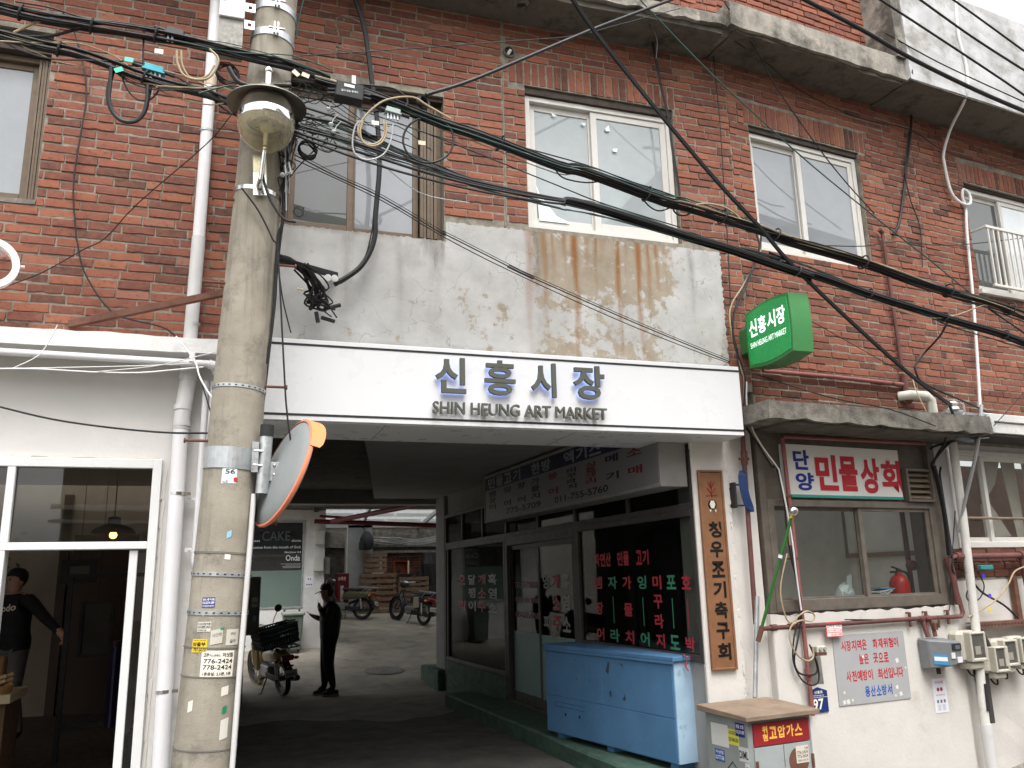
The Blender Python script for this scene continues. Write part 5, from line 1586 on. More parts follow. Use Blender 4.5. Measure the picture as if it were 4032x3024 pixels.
for (a0, a1, z0, z1, col, nm, lab) in ((3, 14, 1.90, 1.93, 'e8e4d6', 'paper_scrap', 'crumpled cream scrap caught under the upper thin strap of the pole'), (25, 34, 1.02, 1.06, '1f7f5c', 'green_tape', 'green tape scrap low on the pole'), (8, 15, 1.49, 1.505, '1f7f5c', 'green_tape', 'green tape scrap above the torn grey flyer on the pole'), (-34, -26, 1.578, 1.60, 'e9e7df', 'paper_scrap', 'white scrap beside green tape on the middle steel strap'), (-26, -17, 1.583, 1.597, '2a9263', 'green_tape', 'green tape scrap on the middle steel strap'), (-40, -30, 1.04, 1.10, 'd8d4c8', 'paper_scrap', 'pale torn scrap at the foot of the pole'), (20, 34, 1.12, 1.17, 'd8d2c4', 'paper_scrap', 'torn cream scrap under the white moving flyer'), (24, 40, .88, .99, 'd0ccc4', 'paper_scrap', 'long faded paper remnant low on the pole'), (3, 12, 2.03, 2.07, '8fc0d4', 'blue_tape', 'light blue tape mark high on the pole under the plate')):
    on_pole(nm, lab, 'scrap', a0, a1, z0, z1, col, [], pv.uniform(-.015, .015), 'scraps left on the utility pole')

# stainless street lamp
SL = thing('street_lamp', 'stainless globe street lamp with a wide hat brim clamped to the utility pole', 'street lamp', 'A', (.05, -1.15, 4.3))
part(SL, 'arm', MB().cyl((.045, -1.12, 4.34), (.062, -1.15, 4.56), .014, 12).cyl((.045, -1.12, 4.36), (.03, -1.0, 4.36), .012, 10), INOX, smooth=True)
part(SL, 'wall_plate', MB().obox((.04, -.985, 4.44), (.045, 0, .004), (0, .006, 0), (-.008, 0, .15)), INOX, bevel=.003)
o = band(SL, 'clamp_band', 4.345, .03, INOX, .005, -.02)
LC = Vector((.063, -1.15, 4.735))
part(SL, 'hat_brim', MB().lathe(LC, [(.03, .262), (.08, .255), (.12, .225), (.15, .185), (.25, .135), (.258, .130), (.258, .124), (.15, .172), (.10, .20)], 48), M('dull_stainless', (.34, .32, .28), .38, 1., v=.12, vs=8), smooth=True)
part(SL, 'collar', MB().lathe(LC, [(.11, .215), (.145, .175), (.172, .115), (.185, .05), (.187, .0), (.184, -.008), (.12, -.008)], 48), M('bright_stainless', (.80, .79, .77), .1, 1., v=.03), smooth=True)
part(SL, 'finial', MB().cyl(LC + Vector((0, 0, .255)), LC + Vector((0, 0, .385)), .024, 16).ball(LC + Vector((0, 0, .395)), .031, 8), INOX, smooth=True)
gg, GN_, GL, GB = nt('amber_globe')
GB.inputs['Base Color'].default_value = (.95, .90, .74, 1)
GB.inputs['Transmission Weight'].default_value = .9
GB.inputs['Roughness'].default_value = .06
GB.inputs['IOR'].default_value = 1.12
part(SL, 'globe', MB().lathe(LC, [(.182, -.002)] + [(.184 * math.cos(a), -.004 - .19 * math.sin(a)) for a in lin(0.02, 1.57, 12)] + [(.178 * math.cos(a), -.004 - .183 * math.sin(a)) for a in lin(1.57, .02, 12)], 40), gg, smooth=True)
part(SL, 'reflector', MB().lathe(LC, [(.02, .02), (.10, -.01), (.13, .015), (.12, .018)], 24), M('reflector', (.42, .36, .22), .3, .7), smooth=True)
part(SL, 'bulb', MB().cyl(LC + Vector((0, 0, -.16)), LC, .014, 10).ball(LC + Vector((0, 0, -.03)), .04, 8), P('b8b09a', .3))

# convex traffic mirror seen from behind
TM = thing('traffic_mirror', 'orange rimmed convex traffic mirror seen from behind, bolted to the utility pole', 'traffic mirror', 'A', (.3, -.95, 2.45))
mc = Vector((.262, -.93, 2.44))
ax = Vector((.90, .29, -.33)).normalized()
part(TM, 'back_shell', MB().lathe(mc, [(.0, -.045), (.15, -.04), (.27, -.02), (.345, .0), (.36, .02), (.35, .03)], 48, ax), M('mirror_back', (.235, .255, .255), .55, .1, v=.1, dirt=((.16, .16, .15), 5, .56, .4)), smooth=True)
part(TM, 'rim', MB().lathe(mc, [(.352, -.004), (.363, .0), (.366, .012), (.362, .022), (.352, .022)], 48, ax), ORANGE, smooth=True)
part(TM, 'mirror_face', MB().lathe(mc, [(.0, .06), (.12, .056), (.24, .044), (.35, .028)], 48, ax), M('mirror_glass', (.85, .85, .85), .03, 1., v=0.), smooth=True)
u = Vector((0, 0, 1)) - ax * ax.z
u.normalize()
w = ax.cross(u)
mb = MB()
vs = []
for i in range(15):
    an = R_(2 + 66 * i / 14)
    d = u * math.cos(an) + w * math.sin(an)
    k = .5 + .5 * math.cos((i / 14 - .5) * math.pi) ** .5 if 0 < i < 14 else .5
    vs += [mc + d * .368 + ax * .0, mc + d * .380 + ax * (.075 * k + .02), mc + d * .374 + ax * (.075 * k + .02), mc + d * .362]
mb.add(vs, [(i * 4 + q, i * 4 + (q + 1) % 4, i * 4 + 4 + (q + 1) % 4, i * 4 + 4 + q) for i in range(14) for q in range(4)])
part(TM, 'hood', mb, P('ec8a5a'), smooth=True)
PO = part(TM, 'post', MB().cyl((.145, -.95, 2.30), (.16, -.95, 2.69), .04, 18), STEEL, smooth=True)
part(PO, 'cap', MB().cyl((.16, -.95, 2.66), (.1615, -.95, 2.735), .0425, 18), BLACKM)
part(TM, 'bracket_plate', MB().obox((.225, -.945, 2.44), (.075, .0, 0), (0, .004, 0), (.01, 0, .06)).obox((.265, -.94, 2.44), (.01, .04, 0), (0, .01, 0), (0, 0, .07)), STEEL, bevel=.003)
mb = MB()
for dx, dz in ((-.03, .02), (0, .035), (.0, -.025), (.04, -.03), (.045, .03), (.07, 0)):
    mb.ball((.215 + dx, -.951, 2.445 + dz), .010, 6)
each(TM, 'bolt', mb, STEEL)
part(TM, 'pole_clamp', MB().box(.075, .115, -.99, -.93, 2.43, 2.62).cyl((.09, -.98, 2.57), (.16, -.96, 2.565), .007, 8).cyl((.09, -.98, 2.47), (.16, -.96, 2.465), .007, 8), STEEL)

# white equipment box high on the pole
EB = thing('equipment_box', 'white metal equipment box with a mesh underside at the top of the pole', 'equipment box', 'A', (-.2, -.85, 5.5))
part(EB, 'box', MB().box(-.285, -.115, -.95, -.78, 5.64, 6.1), WFRAME, bevel=.005)
part(EB, 'lower_tray', MB().box(-.285, -.12, -.93, -.75, 5.42, 5.64), M('punched_steel', (.23, .22, .20), .6, .4, v=.3, vs=30))
for z in (5.88, 5.74, 5.60):
    part(EB, 'slotted_tab', MB().frame(-.115, -.045, -.90, -.893, z, z + .07, .022), STEEL)
part(EB, 'handle', MB().box(-.27, -.24, -.97, -.95, 5.78, 5.80), BLACKM)

# ================================================================ cables
CM = {'black': BLACK, 'whitew': WIREW, 'greyw': WIREG, 'tan': WIRET, 'greenb': WIREGR}


def cable_mb(key, mb=None, n=8, k=4, off=(0, 0, 0), rad=None):
    col, r, pts = CAB[key]
    q = smooth_path([Vector(p) + Vector(off) for p in pts], k)
    return (mb or MB()).tube(q, rad or r, n)


def bundle(name, label, key, strands, group):
    col, r, pts = CAB[key]
    q = smooth_path(pts, 4)
    T = thing(name, label, 'cable bundle', 'A', tuple(q[0]), group)
    br = random.Random(len(key))
    for i in range(strands):
        a = 6.283 * i / strands
        rr = r * (1.0 if i % 3 else .55)
        a2 = br.uniform(-.8, .8)
        rad = br.choice((.006, .008, .009, .012))
        sag = br.uniform(.0, .02)
        pts2 = []
        for j, p in enumerate(q):
            u = j / (len(q) - 1)
            an = a + a2 * math.sin(3.0 * u + i) * .8
            pts2.append(p + Vector((0, math.cos(an) * rr, math.sin(an) * rr - sag * math.sin(3.14159 * u * 3) ** 2)))
        part(T, 'strand', MB().tube(pts2, rad, 7), BLACK, smooth=True)
    for i in range(7):
        o1, o2, ph = br.uniform(-.10, .09), br.uniform(-.06, .06), br.uniform(0, 6)
        pts2 = [p + Vector((0, o2 * math.sin(2 * j / len(q) * 3.1 + ph), o1 * math.sin(j / len(q) * 9 + ph) + br.uniform(-.004, .004))) for j, p in enumerate(q)]
        part(T, 'thin_strand', MB().tube(pts2, br.choice((.0035, .0045, .006)), 5), br.choice((BLACK, BLACK, BLACK, WIREGR, WIRET)), smooth=True)
    return T, q


def ties(T, q, where, r):
    for u in where:
        i = int(u * (len(q) - 2))
        d = (q[i + 1] - q[i]).normalized()
        pp = []
        a = d.orthogonal().normalized()
        b = d.cross(a)
        for k in range(14):
            an = 6.283 * k / 14
            pp.append(q[i] + (a * math.cos(an) + b * math.sin(an)) * r + d * .01 * math.sin(an))
        part(T, 'cable_tie', MB().tube(pp, .007, 6, closed=True), BLACKM)


G1 = 'bundles of black overhead cable'
T, q = bundle('cable_bundle', 'upper black cable bundle running from the pole across the windows to the far right', 'upper_right', 10, G1)
ties(T, q, (.30, .47, .58, .66, .75, .84, .93), .062)
T, q = bundle('cable_bundle', 'upper black cable bundle coming to the pole over the left window', 'upper_left', 8, G1)
ties(T, q, (.2, .4, .55), .05)
T, q = bundle('cable_bundle', 'lower black cable bundle coming to the street lamp below the upper one', 'lower_left', 8, G1)
ties(T, q, (.3, .6), .045)
col, r, pts = CAB['lower_right0']
T = thing('cable_bundle', 'lower black cables fanning out behind the lamp and gathering across the plaster patch', 'cable bundle', 'A', tuple(pts[0]), G1)
cr2 = random.Random(3)
for i in range(7):
    pts = CAB['lower_right%d' % i][2]
    ang = 6.283 * i / 7
    nn = len(pts)
    pts = [Vector(p) + Vector((0, math.cos(ang) * .024, math.sin(ang) * .018)) * min(1, max(0, (j - 5) / 2)) for j, p in enumerate(pts)]
    part(T, 'strand', MB().tube(smooth_path(pts, 4), cr2.choice((.0075, .009, .0105)), 7), BLACK, smooth=True)
q = smooth_path(CAB['lower_right1'][2], 4)
for i in range(8):
    o1, ph = cr2.uniform(-.09, .07), cr2.uniform(0, 6)
    pts = [p + Vector((0, cr2.uniform(-.004, .004), o1 * math.sin(j / len(q) * 11 + ph) + cr2.uniform(-.004, .004))) for j, p in enumerate(q)]
    part(T, 'thin_strand', MB().tube(pts, cr2.choice((.0032, .0042, .0055)), 5), cr2.choice((BLACK, BLACK, BLACK, WIREGR)), smooth=True)
ties(T, q, (.56, .66, .75, .84, .93), .042)
dup_off = Vector((.01, .03, -.025))
for i in (1, 3, 5):
    pts = CAB['lower_right%d' % i][2][6:]
    part(T, 'strand', MB().tube(smooth_path([Vector(p) + dup_off for p in pts], 4), .0085, 7), BLACK, smooth=True)

G2 = 'single overhead cables'
G3 = 'wires running down the brick wall'
G4 = 'slack loops and coils on the cable bundles'
SINGLE = [
    ('drop_up', 'overhead_cable', 'thick black cable rising from the bundle knot to the upper concrete slab', G2), ('diag', 'overhead_cable', 'black cable slanting down across the wide window to the insulator on the concrete canopy', G2),
    ('green', 'overhead_cable', 'thin green and black wire slanting across the second white window', G2), ('tr1', 'overhead_cable', 'thick black cable crossing the upper brick wall and the foot of the white parapet', G2),
    ('tr2', 'overhead_cable', 'black cable crossing the middle of the white parapet', G2), ('tr3', 'overhead_cable', 'black cable crossing the upper half of the white parapet', G2), ('tr4', 'overhead_cable', 'black cable crossing the parapet top against the sky', G2),
    ('tr5', 'overhead_cable', 'thin wire along the lower edge of the white parapet', G2), ('w1', 'wall_wire', 'twisted black wires hanging down beside the wide white window', G3), ('w1b', 'wall_wire', 'short thin wire loop under the upper slab', G3),
    ('w2', 'wall_wire', 'long thin wire hanging straight down between the two white windows', G3), ('w3', 'wall_wire', 'thin wire slanting from the slab across the second white window', G3), ('w4', 'wall_wire', 'thin wire sagging along the brick under the slab to the far window', G3),
    ('w5', 'wall_wire', 'doubled black wire hanging from the slab end down the brick beside the second white window', G3), ('w6', 'wall_wire', 'thin black wire following the crack in the brick wall', G3),
    ('conduit', 'flexible_conduit', 'white flexible conduit looping down from the parapet past the far window', 'white and grey conduits'), ('flex', 'flexible_conduit', 'grey ribbed conduit slanting from the canopy to the white pole', 'white and grey conduits'),
    ('vcable', 'wall_wire', 'thick black cable hanging in front of the brown window and curving to the plaster', G3), ('vcable_thin', 'wall_wire', 'thin wire following the thick cable below the brown window', G3),
    ('pole_v1', 'pole_cable', 'black cable running down the side of the pole beside the plaster patch', 'cables on the pole side'), ('pole_v2', 'pole_cable', 'second black cable running down the side of the pole', 'cables on the pole side'),
    ('pole_hang', 'pole_cable', 'thin black wire crossing the pole and looping in front of the traffic mirror', 'cables on the pole side'), ('pole_hang2', 'pole_cable', 'short thin wire with a pale end hanging over the fascia', 'cables on the pole side'),
    ('lw_wire', 'wall_wire', 'thin dark wire wandering down the brick wall at the far left', G3), ('lw_w2', 'wall_wire', 'fine wire slanting over the brick above the ring sign', G3),
    ('wp1', 'painted_wire', 'white painted cable sagging in front of the white ledge', 'white painted wires'), ('wp2', 'painted_wire', 'white wire rising over the white ledge', 'white painted wires'), ('wp3', 'painted_wire', 'thin white wire stretched below the ledge pipe', 'white painted wires'),
    ('wp4', 'painted_wire', 'thin white wire rising to the pole from the sagging cable', 'white painted wires'), ('wp5', 'painted_wire', 'white wire dropping from the ledge end to the pole', 'white painted wires'), ('wp6', 'painted_wire', 'short dark wire beside the conduit elbow', 'white painted wires'),
    ('wp7', 'painted_wire', 'half painted black wire sagging across the white shop wall', 'white painted wires'), ('stay1', 'stay_wire', 'fine stay wire from the pole top over the brick', 'stay wires'), ('stay2', 'stay_wire', 'upper of two fine wires crossing the plaster patch', 'stay wires'), ('stay3', 'stay_wire', 'lower of two fine wires crossing the plaster patch', 'stay wires'),
    ('bthin1', 'overhead_cable', 'thin wire between the upper and lower bundles', G2), ('bthin2', 'overhead_cable', 'thin messenger wire just above the upper bundle', G2), ('rthin', 'wall_wire', 'thin wire stretched across the second window to the far railing', G3),
    ('gs_c1', 'wall_wire', 'black wire running past the green sign down to the red pipe', G3), ('gs_c2', 'wall_wire', 'short black wire behind the green sign', G3), ('gs_tan', 'wall_wire', 'tan wire running past the end of the fascia', G3), ('gs_wht', 'wall_wire', 'white wire running down beside the fascia end', G3),
    ('bundle_rp1', 'wall_wire', 'black wire on the red pipe ending at the splitter', G3), ('bundle_rp2', 'wall_wire', 'black wire looping below the splitter by the number plate', G3), ('bundle_rp3', 'wall_wire', 'thin black wire following the horizontal red pipe', G3), ('tan_loop', 'wall_wire', 'tan wire looped round the red pipe joint', G3),
    ('aw_c1', 'wall_wire', 'black cable dropping from the insulator under the concrete canopy', G3), ('aw_c2', 'wall_wire', 'black cable from the grey splice box to the wall', G3), ('aw_c3', 'wall_wire', 'short black loop over the canopy edge', G3), ('aw_c4', 'wall_wire', 'black cable hanging down at the canopy end', G3),
    ('rw_b1', 'wall_wire', 'thick black cable beside the white pole and the brown window', 'thick cables by the white pole'), ('rw_b2', 'wall_wire', 'second thick black cable beside the white pole', 'thick cables by the white pole'), ('rw_b3', 'wall_wire', 'thinner black cable along the white pole to the red elbow', 'thick cables by the white pole'),
    ('mt_c1', 'wall_wire', 'black cable slanting from the teal splitter to the meters', G3), ('mt_c2', 'wall_wire', 'thin black loop hanging from the teal splitter', G3), ('mt_tan', 'wall_wire', 'thick tan cable curving over the meters', G3), ('rv1', 'overhead_cable', 'short fine wire by the far railing', G2), ('rdrop', 'overhead_cable', 'black cable dropping from the lower bundle to the red standpipe', G2),
    ('rstay', 'stay_wire', 'fine wire slanting behind the green sign', 'stay wires'), ('rstay2', 'stay_wire', 'fine wire from the fascia end to the canopy edge', 'stay wires'), ('rstay3', 'stay_wire', 'thin tan wire dropping to the canopy', 'stay wires'), ('rstay4', 'stay_wire', 'fine wire at the far end of the canopy', 'stay wires'),
    ('loopA', 'cable_loop', 'outer black loop hanging below the teal splitter on the brick', G4), ('loopB', 'cable_loop', 'inner black loop hanging below the teal splitter on the brick', G4), ('loopT1', 'cable_loop', 'outer tan loop hanging in front of the white rain pipe', G4), ('loopT2', 'cable_loop', 'inner tan loop hanging in front of the white rain pipe', G4),
    ('loopT3', 'cable_loop', 'outer tan loop over the brown window', G4), ('loopT4', 'cable_loop', 'inner tan loop over the brown window', G4), ('loopW', 'cable_loop', 'grey loop hanging lowest over the brown window', G4), ('loopC', 'cable_loop', 'large thin black ring of cable at the edge of the brown window', G4), ('loopD', 'cable_loop', 'black loop above the junction box', G4),
    ('loopE', 'cable_loop', 'black slack wire under the upper bundle on the wide window', G4), ('loopF', 'cable_loop', 'small slack wire beside the wide window jamb', G4), ('loopG', 'cable_loop', 'small black ring under the upper bundle beside the wide window', G4), ('tanR', 'cable_loop', 'tan slack wire above the upper bundle between the white windows', G4), ('tanR2', 'cable_loop', 'tan wire sagging between the bundles over the red standpipe', G4),
    ('blackR', 'cable_loop', 'thin black wire at the far end of the upper bundle', G4), ('tanL', 'cable_loop', 'short tan wire above the left window', G4), ('slackL', 'cable_loop', 'black slack wire between the bundles at the left', G4), ('thinTop', 'overhead_cable', 'thin wire above the left upper bundle', G2), ('pole_b', 'cable_loop', 'thick black loop sagging behind the lamp finial', G4), ('lampwire', 'pole_cable', 'black wire from the lamp arm to the pole side', 'cables on the pole side'),
    ('mid1', 'cable_loop', 'thin vertical wire between the two left bundles', G4), ('mid2', 'cable_loop', 'thin slack wire under the teal splitter', G4), ('polegreen', 'pole_cable', 'thin green wire at the top of the pole', 'cables on the pole side'), ('green2', 'cable_loop', 'thin green wire behind the lamp hat', G4)]
for key, name, label, grp in SINGLE:
    col, r, pts = CAB[key]
    b = tuple(pts[0])
    mb = cable_mb(key)
    if key in ('w1', 'w5', 'stay2', 'diag', 'drop_up'):
        cable_mb(key, mb, off=(.012, 0, .016), rad=r * .55)
    solo(name, label, 'cable', mb, CM[col], 'A', b, grp, smooth=True)


def coil(name, label, c, r, turns, tube, mat, tilt, seed):
    rr = random.Random(seed)
    pts = []
    a = Vector(tilt).normalized()
    u = a.orthogonal().normalized()
    w = a.cross(u)
    for i in range(turns * 16):
        an = 2 * math.pi * i / 16
        q = r * (1 + .16 * math.sin(i * .37 + seed)) + rr.uniform(-.005, .005)
        pts.append(Vector(c) + (u * math.cos(an) + w * math.sin(an)) * q + a * (.02 * math.sin(i * .21)))
    solo(name, label, 'cable', MB().tube(pts, tube, 5), mat, 'A', c, G4, smooth=True)


def a_at(x, z, y=-1.0):
    return (x, y, z)


coil('cable_coil', 'neat black coil of wire hanging beside the lamp over the dark window', (.345, -.92, 4.71), .062, 8, .0045, BLACK, (.2, -1, .1), 1)
coil('cable_coil', 'dense black coil at the knot where the thick cable leaves the bundle', (1.17, -.93, 5.215), .045, 9, .0055, BLACK, (.5, -1, .3), 2)
coil('cable_coil', 'tangled black coil beside the pole behind the lamp', (-.20, -.95, 5.19), .075, 8, .004, BLACK, (.3, -1, .2), 3)
coil('cable_coil', 'small black coil strapped to the pole side below the lamp', (.21, -.86, 4.58), .04, 6, .006, BLACK, (1, -.5, .1), 4)
coil('cable_coil', 'thin ring of wire with a blue tip hanging over the dark window pane', (.325, -.5, 4.42), .035, 2, .0025, BLACK, (.1, -1, 0), 5)

WT = thing('wire_tangle', 'dense tangle of thin wires between the street lamp and the dark upper window', 'wires', 'A', (.3, -.9, 4.9))
wr = random.Random(77)
for k in range(34):
    x0, z0_ = wr.uniform(.10, .55), wr.uniform(4.75, 5.25)
    pts = [Vector((x0, -.93 + wr.uniform(-.08, .08), z0_))]
    if k < 14:
        for q in range(4):
            pts.append(Vector((.16 + wr.uniform(-.02, .16) * (1 - q / 5), -.9 + wr.uniform(-.06, .06), z0_ - (q + 1) * wr.uniform(.08, .2))))
    elif k < 26:
        x1 = x0 + wr.uniform(.4, 1.1)
        for q in range(1, 4):
            pts.append(Vector((x0 + (x1 - x0) * q / 3, -.95 + wr.uniform(-.06, .06), z0_ - .10 * (x1 - x0) * q + wr.uniform(-.07, .05))))
    else:
        for q in range(8):
            a = q * 1.1 + k
            pts.append(Vector((x0 + .07 * math.cos(a) + q * .012, -.95 + wr.uniform(-.03, .03), z0_ + .07 * math.sin(a) - q * .01)))
    part(WT, 'wire', MB().tube(smooth_path(pts, 4), wr.choice((.0028, .0035, .0045)), 5), wr.choice((BLACK, BLACK, BLACK, BLACK, WIREGR, WIREG)), smooth=True)

# boxes on the bundles
JB = thing('junction_box', 'black junction box with a white label hanging on the upper bundle', 'junction box', 'A', (.62, -1.05, 5.05))
part(JB, 'box', MB().obox((.615, -1.05, 5.115), (.098, 0, -.008), (0, .05, 0), (.006, 0, .062)), BLACKM, bevel=.008)
part(JB, 'label_plate', MB().obox((.61, -1.102, 5.145), (.036, 0, -.003), (0, .001, 0), (0, 0, .011)), P('d8d8d8'))
txt(JB, 'lettering', '중구 방송 중계기', .555, .67, 5.095, 5.112, -1.103, P('c8ccd0'), 0, .02)
mb = MB()
for s_ in (-1, 1):
    for k in range(2):
        mb.cyl((.615 + s_ * .095, -1.05, 5.13 - k * .03), (.615 + s_ * .15, -1.05, 5.125 - k * .03), .011, 8)
each(JB, 'gland', mb, BLACKM)
solo('cable_tag', 'pale metal tag standing above the black junction box', 'tag', MB().box(.63, .658, -1.06, -1.055, 5.19, 5.26), PVCP, 'A', (.64, -1.05, 5.2), 'tags on the cables')


def splitter(label, c, col, w, h, n=4):
    T = thing('cable_splitter', label, 'splitter', 'A', c, 'splitters hanging on the cables')
    x, y, z = c
    part(T, 'body', MB().obox((x, y, z), (w, 0, -h * .35), (0, .03, 0), (h * .1, 0, h)), col, bevel=.006)
    part(T, 'flange', MB().obox((x, y, z - h * .75), (w * 1.12, 0, -h * .4), (0, .034, 0), (0, 0, h * .18)), col)
    for k in range(n):
        part(T, 'connector', MB().cyl((x - w * .7 + k * w * .45, y - .01, z - h), (x - w * .7 + k * w * .45, y - .012, z - h - .045), .0085, 8), STEEL)
    for s_ in (-1, 1):
        part(T, 'end_gland', MB().cyl((x + s_ * w, y, z - s_ * h * .3), (x + s_ * (w + .07), y, z - s_ * (h * .3 + .015)), .014, 8), BLACKM)


splitter('teal cable splitter with dangling black loops left of the rain pipe', (-.665, -1.0, 5.10), P('3f9fae'), .062, .026)
splitter('black splitter with a white lid on the upper bundle beside the rain pipe', (-.55, -1.02, 5.385), M('black_lid', (.03, .03, .032), .4), .058, .03, 2)
splitter('pale grey splitter holding the tan loops over the brown window', (.93, -1.03, 5.035), P('9ba8a4'), .052, .022)
for x, z, col, a, lab in ((-.81, 5.105, '5fc7b4', 0, 'teal tag on the lower left bundle'), (-.865, 5.02, '48c4a4', .5, 'teal tag on the hanging black loop'), (.245, 5.20, 'cfc4b0', -.7, 'cream tag with a red dot hanging by the pole'), (.31, 5.195, 'cfc4b0', -.3, 'cream tag beside the one with a red dot'), (-.635, 5.2, 'ececec', 0, 'white clip above the teal splitter'), (1.135, 4.80, 'cdbfa4', 0, 'cream tag on the large thin ring of cable'), (.80, 4.905, 'd8d4cc', 0, 'pale tag on the tan loop')):
    solo('cable_tag', lab, 'tag', MB().obox((x, -1.07, z), (.026 * math.cos(a), 0, .026 * math.sin(a)), (0, .001, 0), (-.016 * math.sin(a), 0, .016 * math.cos(a))), P(col), 'A', (x, -1.07, z), 'tags on the cables')
for x, z, lab in ((.48, 5.0, 'small clear hook below the black junction box'), (.50, 4.885, 'pair of small clear hooks under the cables over the dark pane'), (.52, 4.83, 'lowest clear hook over the dark pane')):
    solo('cable_hook', lab, 'hook', MB().lathe((x, -1.0, z), [(.0, .012), (.016, .008), (.020, 0), (.012, -.012), (0, -.014)], 10).tube([(x, -1, z), (x + .02, -1, z + .05), (x + .05, -1, z + .09)], .003, 5), P('c8cccc', .2), 'A', (x, -1, z), 'clear hooks on the cables', smooth=True)
SH = thing('shackle', 'steel shackle clamp on the pole just below the lamp globe', 'shackle', 'A', (.22, -1.0, 4.47))
part(SH, 'bolt', MB().cyl((.185, -1.0, 4.45), (.255, -1.0, 4.49), .008, 8).ball((.185, -1.0, 4.455), .018, 6), STEEL)
part(SH, 'link', MB().tube([(.21, -1.0, 4.46), (.20, -1.0, 4.53), (.225, -1, 4.55), (.245, -1, 4.47)], .007, 8), STEEL, smooth=True)
# rack bracket with the cut cable ends on the plaster
RK = thing('cable_bracket', 'black iron bracket with porcelain insulators and a tangle of cut cables on the plaster', 'bracket', 'A', (.5, -.3, 4.1))
part(RK, 'arm', MB().bar((.12, -.55, 4.03), (.66, -.03, 4.13), .05, .035), BLACKM)
for x in (.585, .635):
    part(RK, 'insulator', MB().lathe((x, -.16, 4.05), [(0, -.02), (.028, -.018), (.02, 0), (.028, .018), (0, .02)], 14, (.2, -1, 0)), P('c9cac6', .3), smooth=True)
tg = random.Random(10)
for k in range(16):
    p0 = Vector((.13, -.62, 4.02 + tg.uniform(-.03, .04)))
    p1 = Vector((.36 + tg.uniform(-.08, .06), -.40 + tg.uniform(-.05, .05), 4.06 + tg.uniform(-.06, .03)))
    p2 = Vector((.52 + tg.uniform(-.06, .07), -.28 + tg.uniform(-.06, .06), 3.92 + tg.uniform(-.10, .06)))
    p3 = Vector((.47 + tg.uniform(-.07, .1), -.26 + tg.uniform(-.06, .06), 3.80 + tg.uniform(-.03, .08)))
    p4 = Vector((.55 + tg.uniform(-.1, .12), -.25 + tg.uniform(-.05, .05), 3.72 + tg.uniform(-.02, .12)))
    pts = [p0, p1, p2, p3, p4]
    if k > 9:
        pts = [p1, p2, p3, p4, p2 + Vector((tg.uniform(-.08, .08), 0, -.05))]
    part(RK, 'cut_cable', MB().tube(smooth_path(pts, 5), tg.choice((.006, .008, .012)), 6), BLACK, smooth=True)
for a, b in (((.56, -.25, 3.77), (.68, -.22, 3.82)), ((.54, -.25, 3.70), (.64, -.22, 3.685)), ((.50, -.25, 3.74), (.515, -.25, 3.66))):
    part(RK, 'taped_end', MB().cyl(a, b, .016, 8), BLACKM)
part(RK, 'pale_plug', MB().cyl((.345, -.4, 3.86), (.39, -.4, 3.855), .01, 8), P('d0c8b0'))

# insulator group on the concrete canopy
IN = thing('insulator_rack', 'white porcelain insulator on a steel arm at the end of the concrete canopy', 'insulator', 'B', (2.2, -.4, 3.2))
part(IN, 'insulator', MB().lathe((2.13, -.42, 3.28), [(0, .06), (.025, .055), (.05, .03), (.045, .015), (.03, .01), (.045, -.005), (.055, -.03), (.045, -.04), (0, -.04)], 20), P('cfd2d0', .25), smooth=True)
part(IN, 'arm', MB().box(2.0, 2.62, -.43, -.39, 3.21, 3.235).box(2.2, 2.45, -.30, -.26, 3.23, 3.29), STEEL)
part(IN, 'hook', MB().tube([(2.20, -.44, 3.32), (2.24, -.45, 3.30), (2.245, -.45, 3.22), (2.20, -.45, 3.19), (2.14, -.44, 3.19)], .010, 8), STEEL, smooth=True)
part(IN, 'splice_box', MB().obox((2.25, -.40, 2.98), (.11, 0, -.012), (0, .03, 0), (0, 0, .032)), P('6b747c'), bevel=.01)
part(IN, 'bracket', MB().box(2.55, 2.60, -.46, -.42, 3.08, 3.22).box(2.62, 2.66, -.45, -.41, 3.06, 3.19), P('c4c8c6'))
for k in range(9):
    part(IN, 'loose_wire', MB().tube(smooth_path([(2.2 + tg.uniform(0, .4), -.42, 3.22), (2.25 + tg.uniform(-.1, .35), -.46, 3.12 + tg.uniform(-.04, .04)), (2.2 + tg.uniform(0, .45), -.44, 3.02 + tg.uniform(-.05, .05)), (2.15 + tg.uniform(0, .5), -.40, 3.0)], 4), tg.choice((.004, .006, .008)), 6), tg.choice((BLACK, BLACK, BLACK, WIREG)), smooth=True)

# ================================================================ pipes, meters and cabinets of the corner building
G5 = 'red painted pipes on the corner building'
t = thing('red_pipe', 'red standpipe running down the brick from the second window and turning into a pale elbow', 'pipe', 'B', (1.95, -.05, 3.3), G5)
part(t, 'pipe', MB().tube([(1.92, -.05, 5.22), (1.93, -.05, 4.4), (1.945, -.05, 3.62)], .019, 10), REDPIPE, smooth=True)
part(t, 'coupling', MB().cyl((1.945, -.05, 3.66), (1.95, -.05, 3.50), .032, 10), REDPIPE)
part(t, 'elbow', MB().tube([(1.95, -.05, 3.50), (1.96, -.05, 3.42), (2.0, -.06, 3.40)], .034, 10), RUST, smooth=True)
part(t, 'cap', MB().cyl((1.925, -.05, 5.22), (1.88, -.05, 5.25), .026, 10), REDPIPE)
t = thing('pale_pipe', 'pale plastic elbow pipe coming out of the brick onto the concrete canopy', 'pipe', 'B', (2.1, -.1, 3.3))
part(t, 'pipe', MB().tube([(1.90, .0, 3.455), (1.96, -.10, 3.455), (2.10, -.16, 3.44), (2.16, -.16, 3.40), (2.17, -.16, 3.20)], .048, 14), M('pale_pipe', (.52, .51, .46), .5, dirt=((.3, .28, .24), 6, .55, .5)), smooth=True)
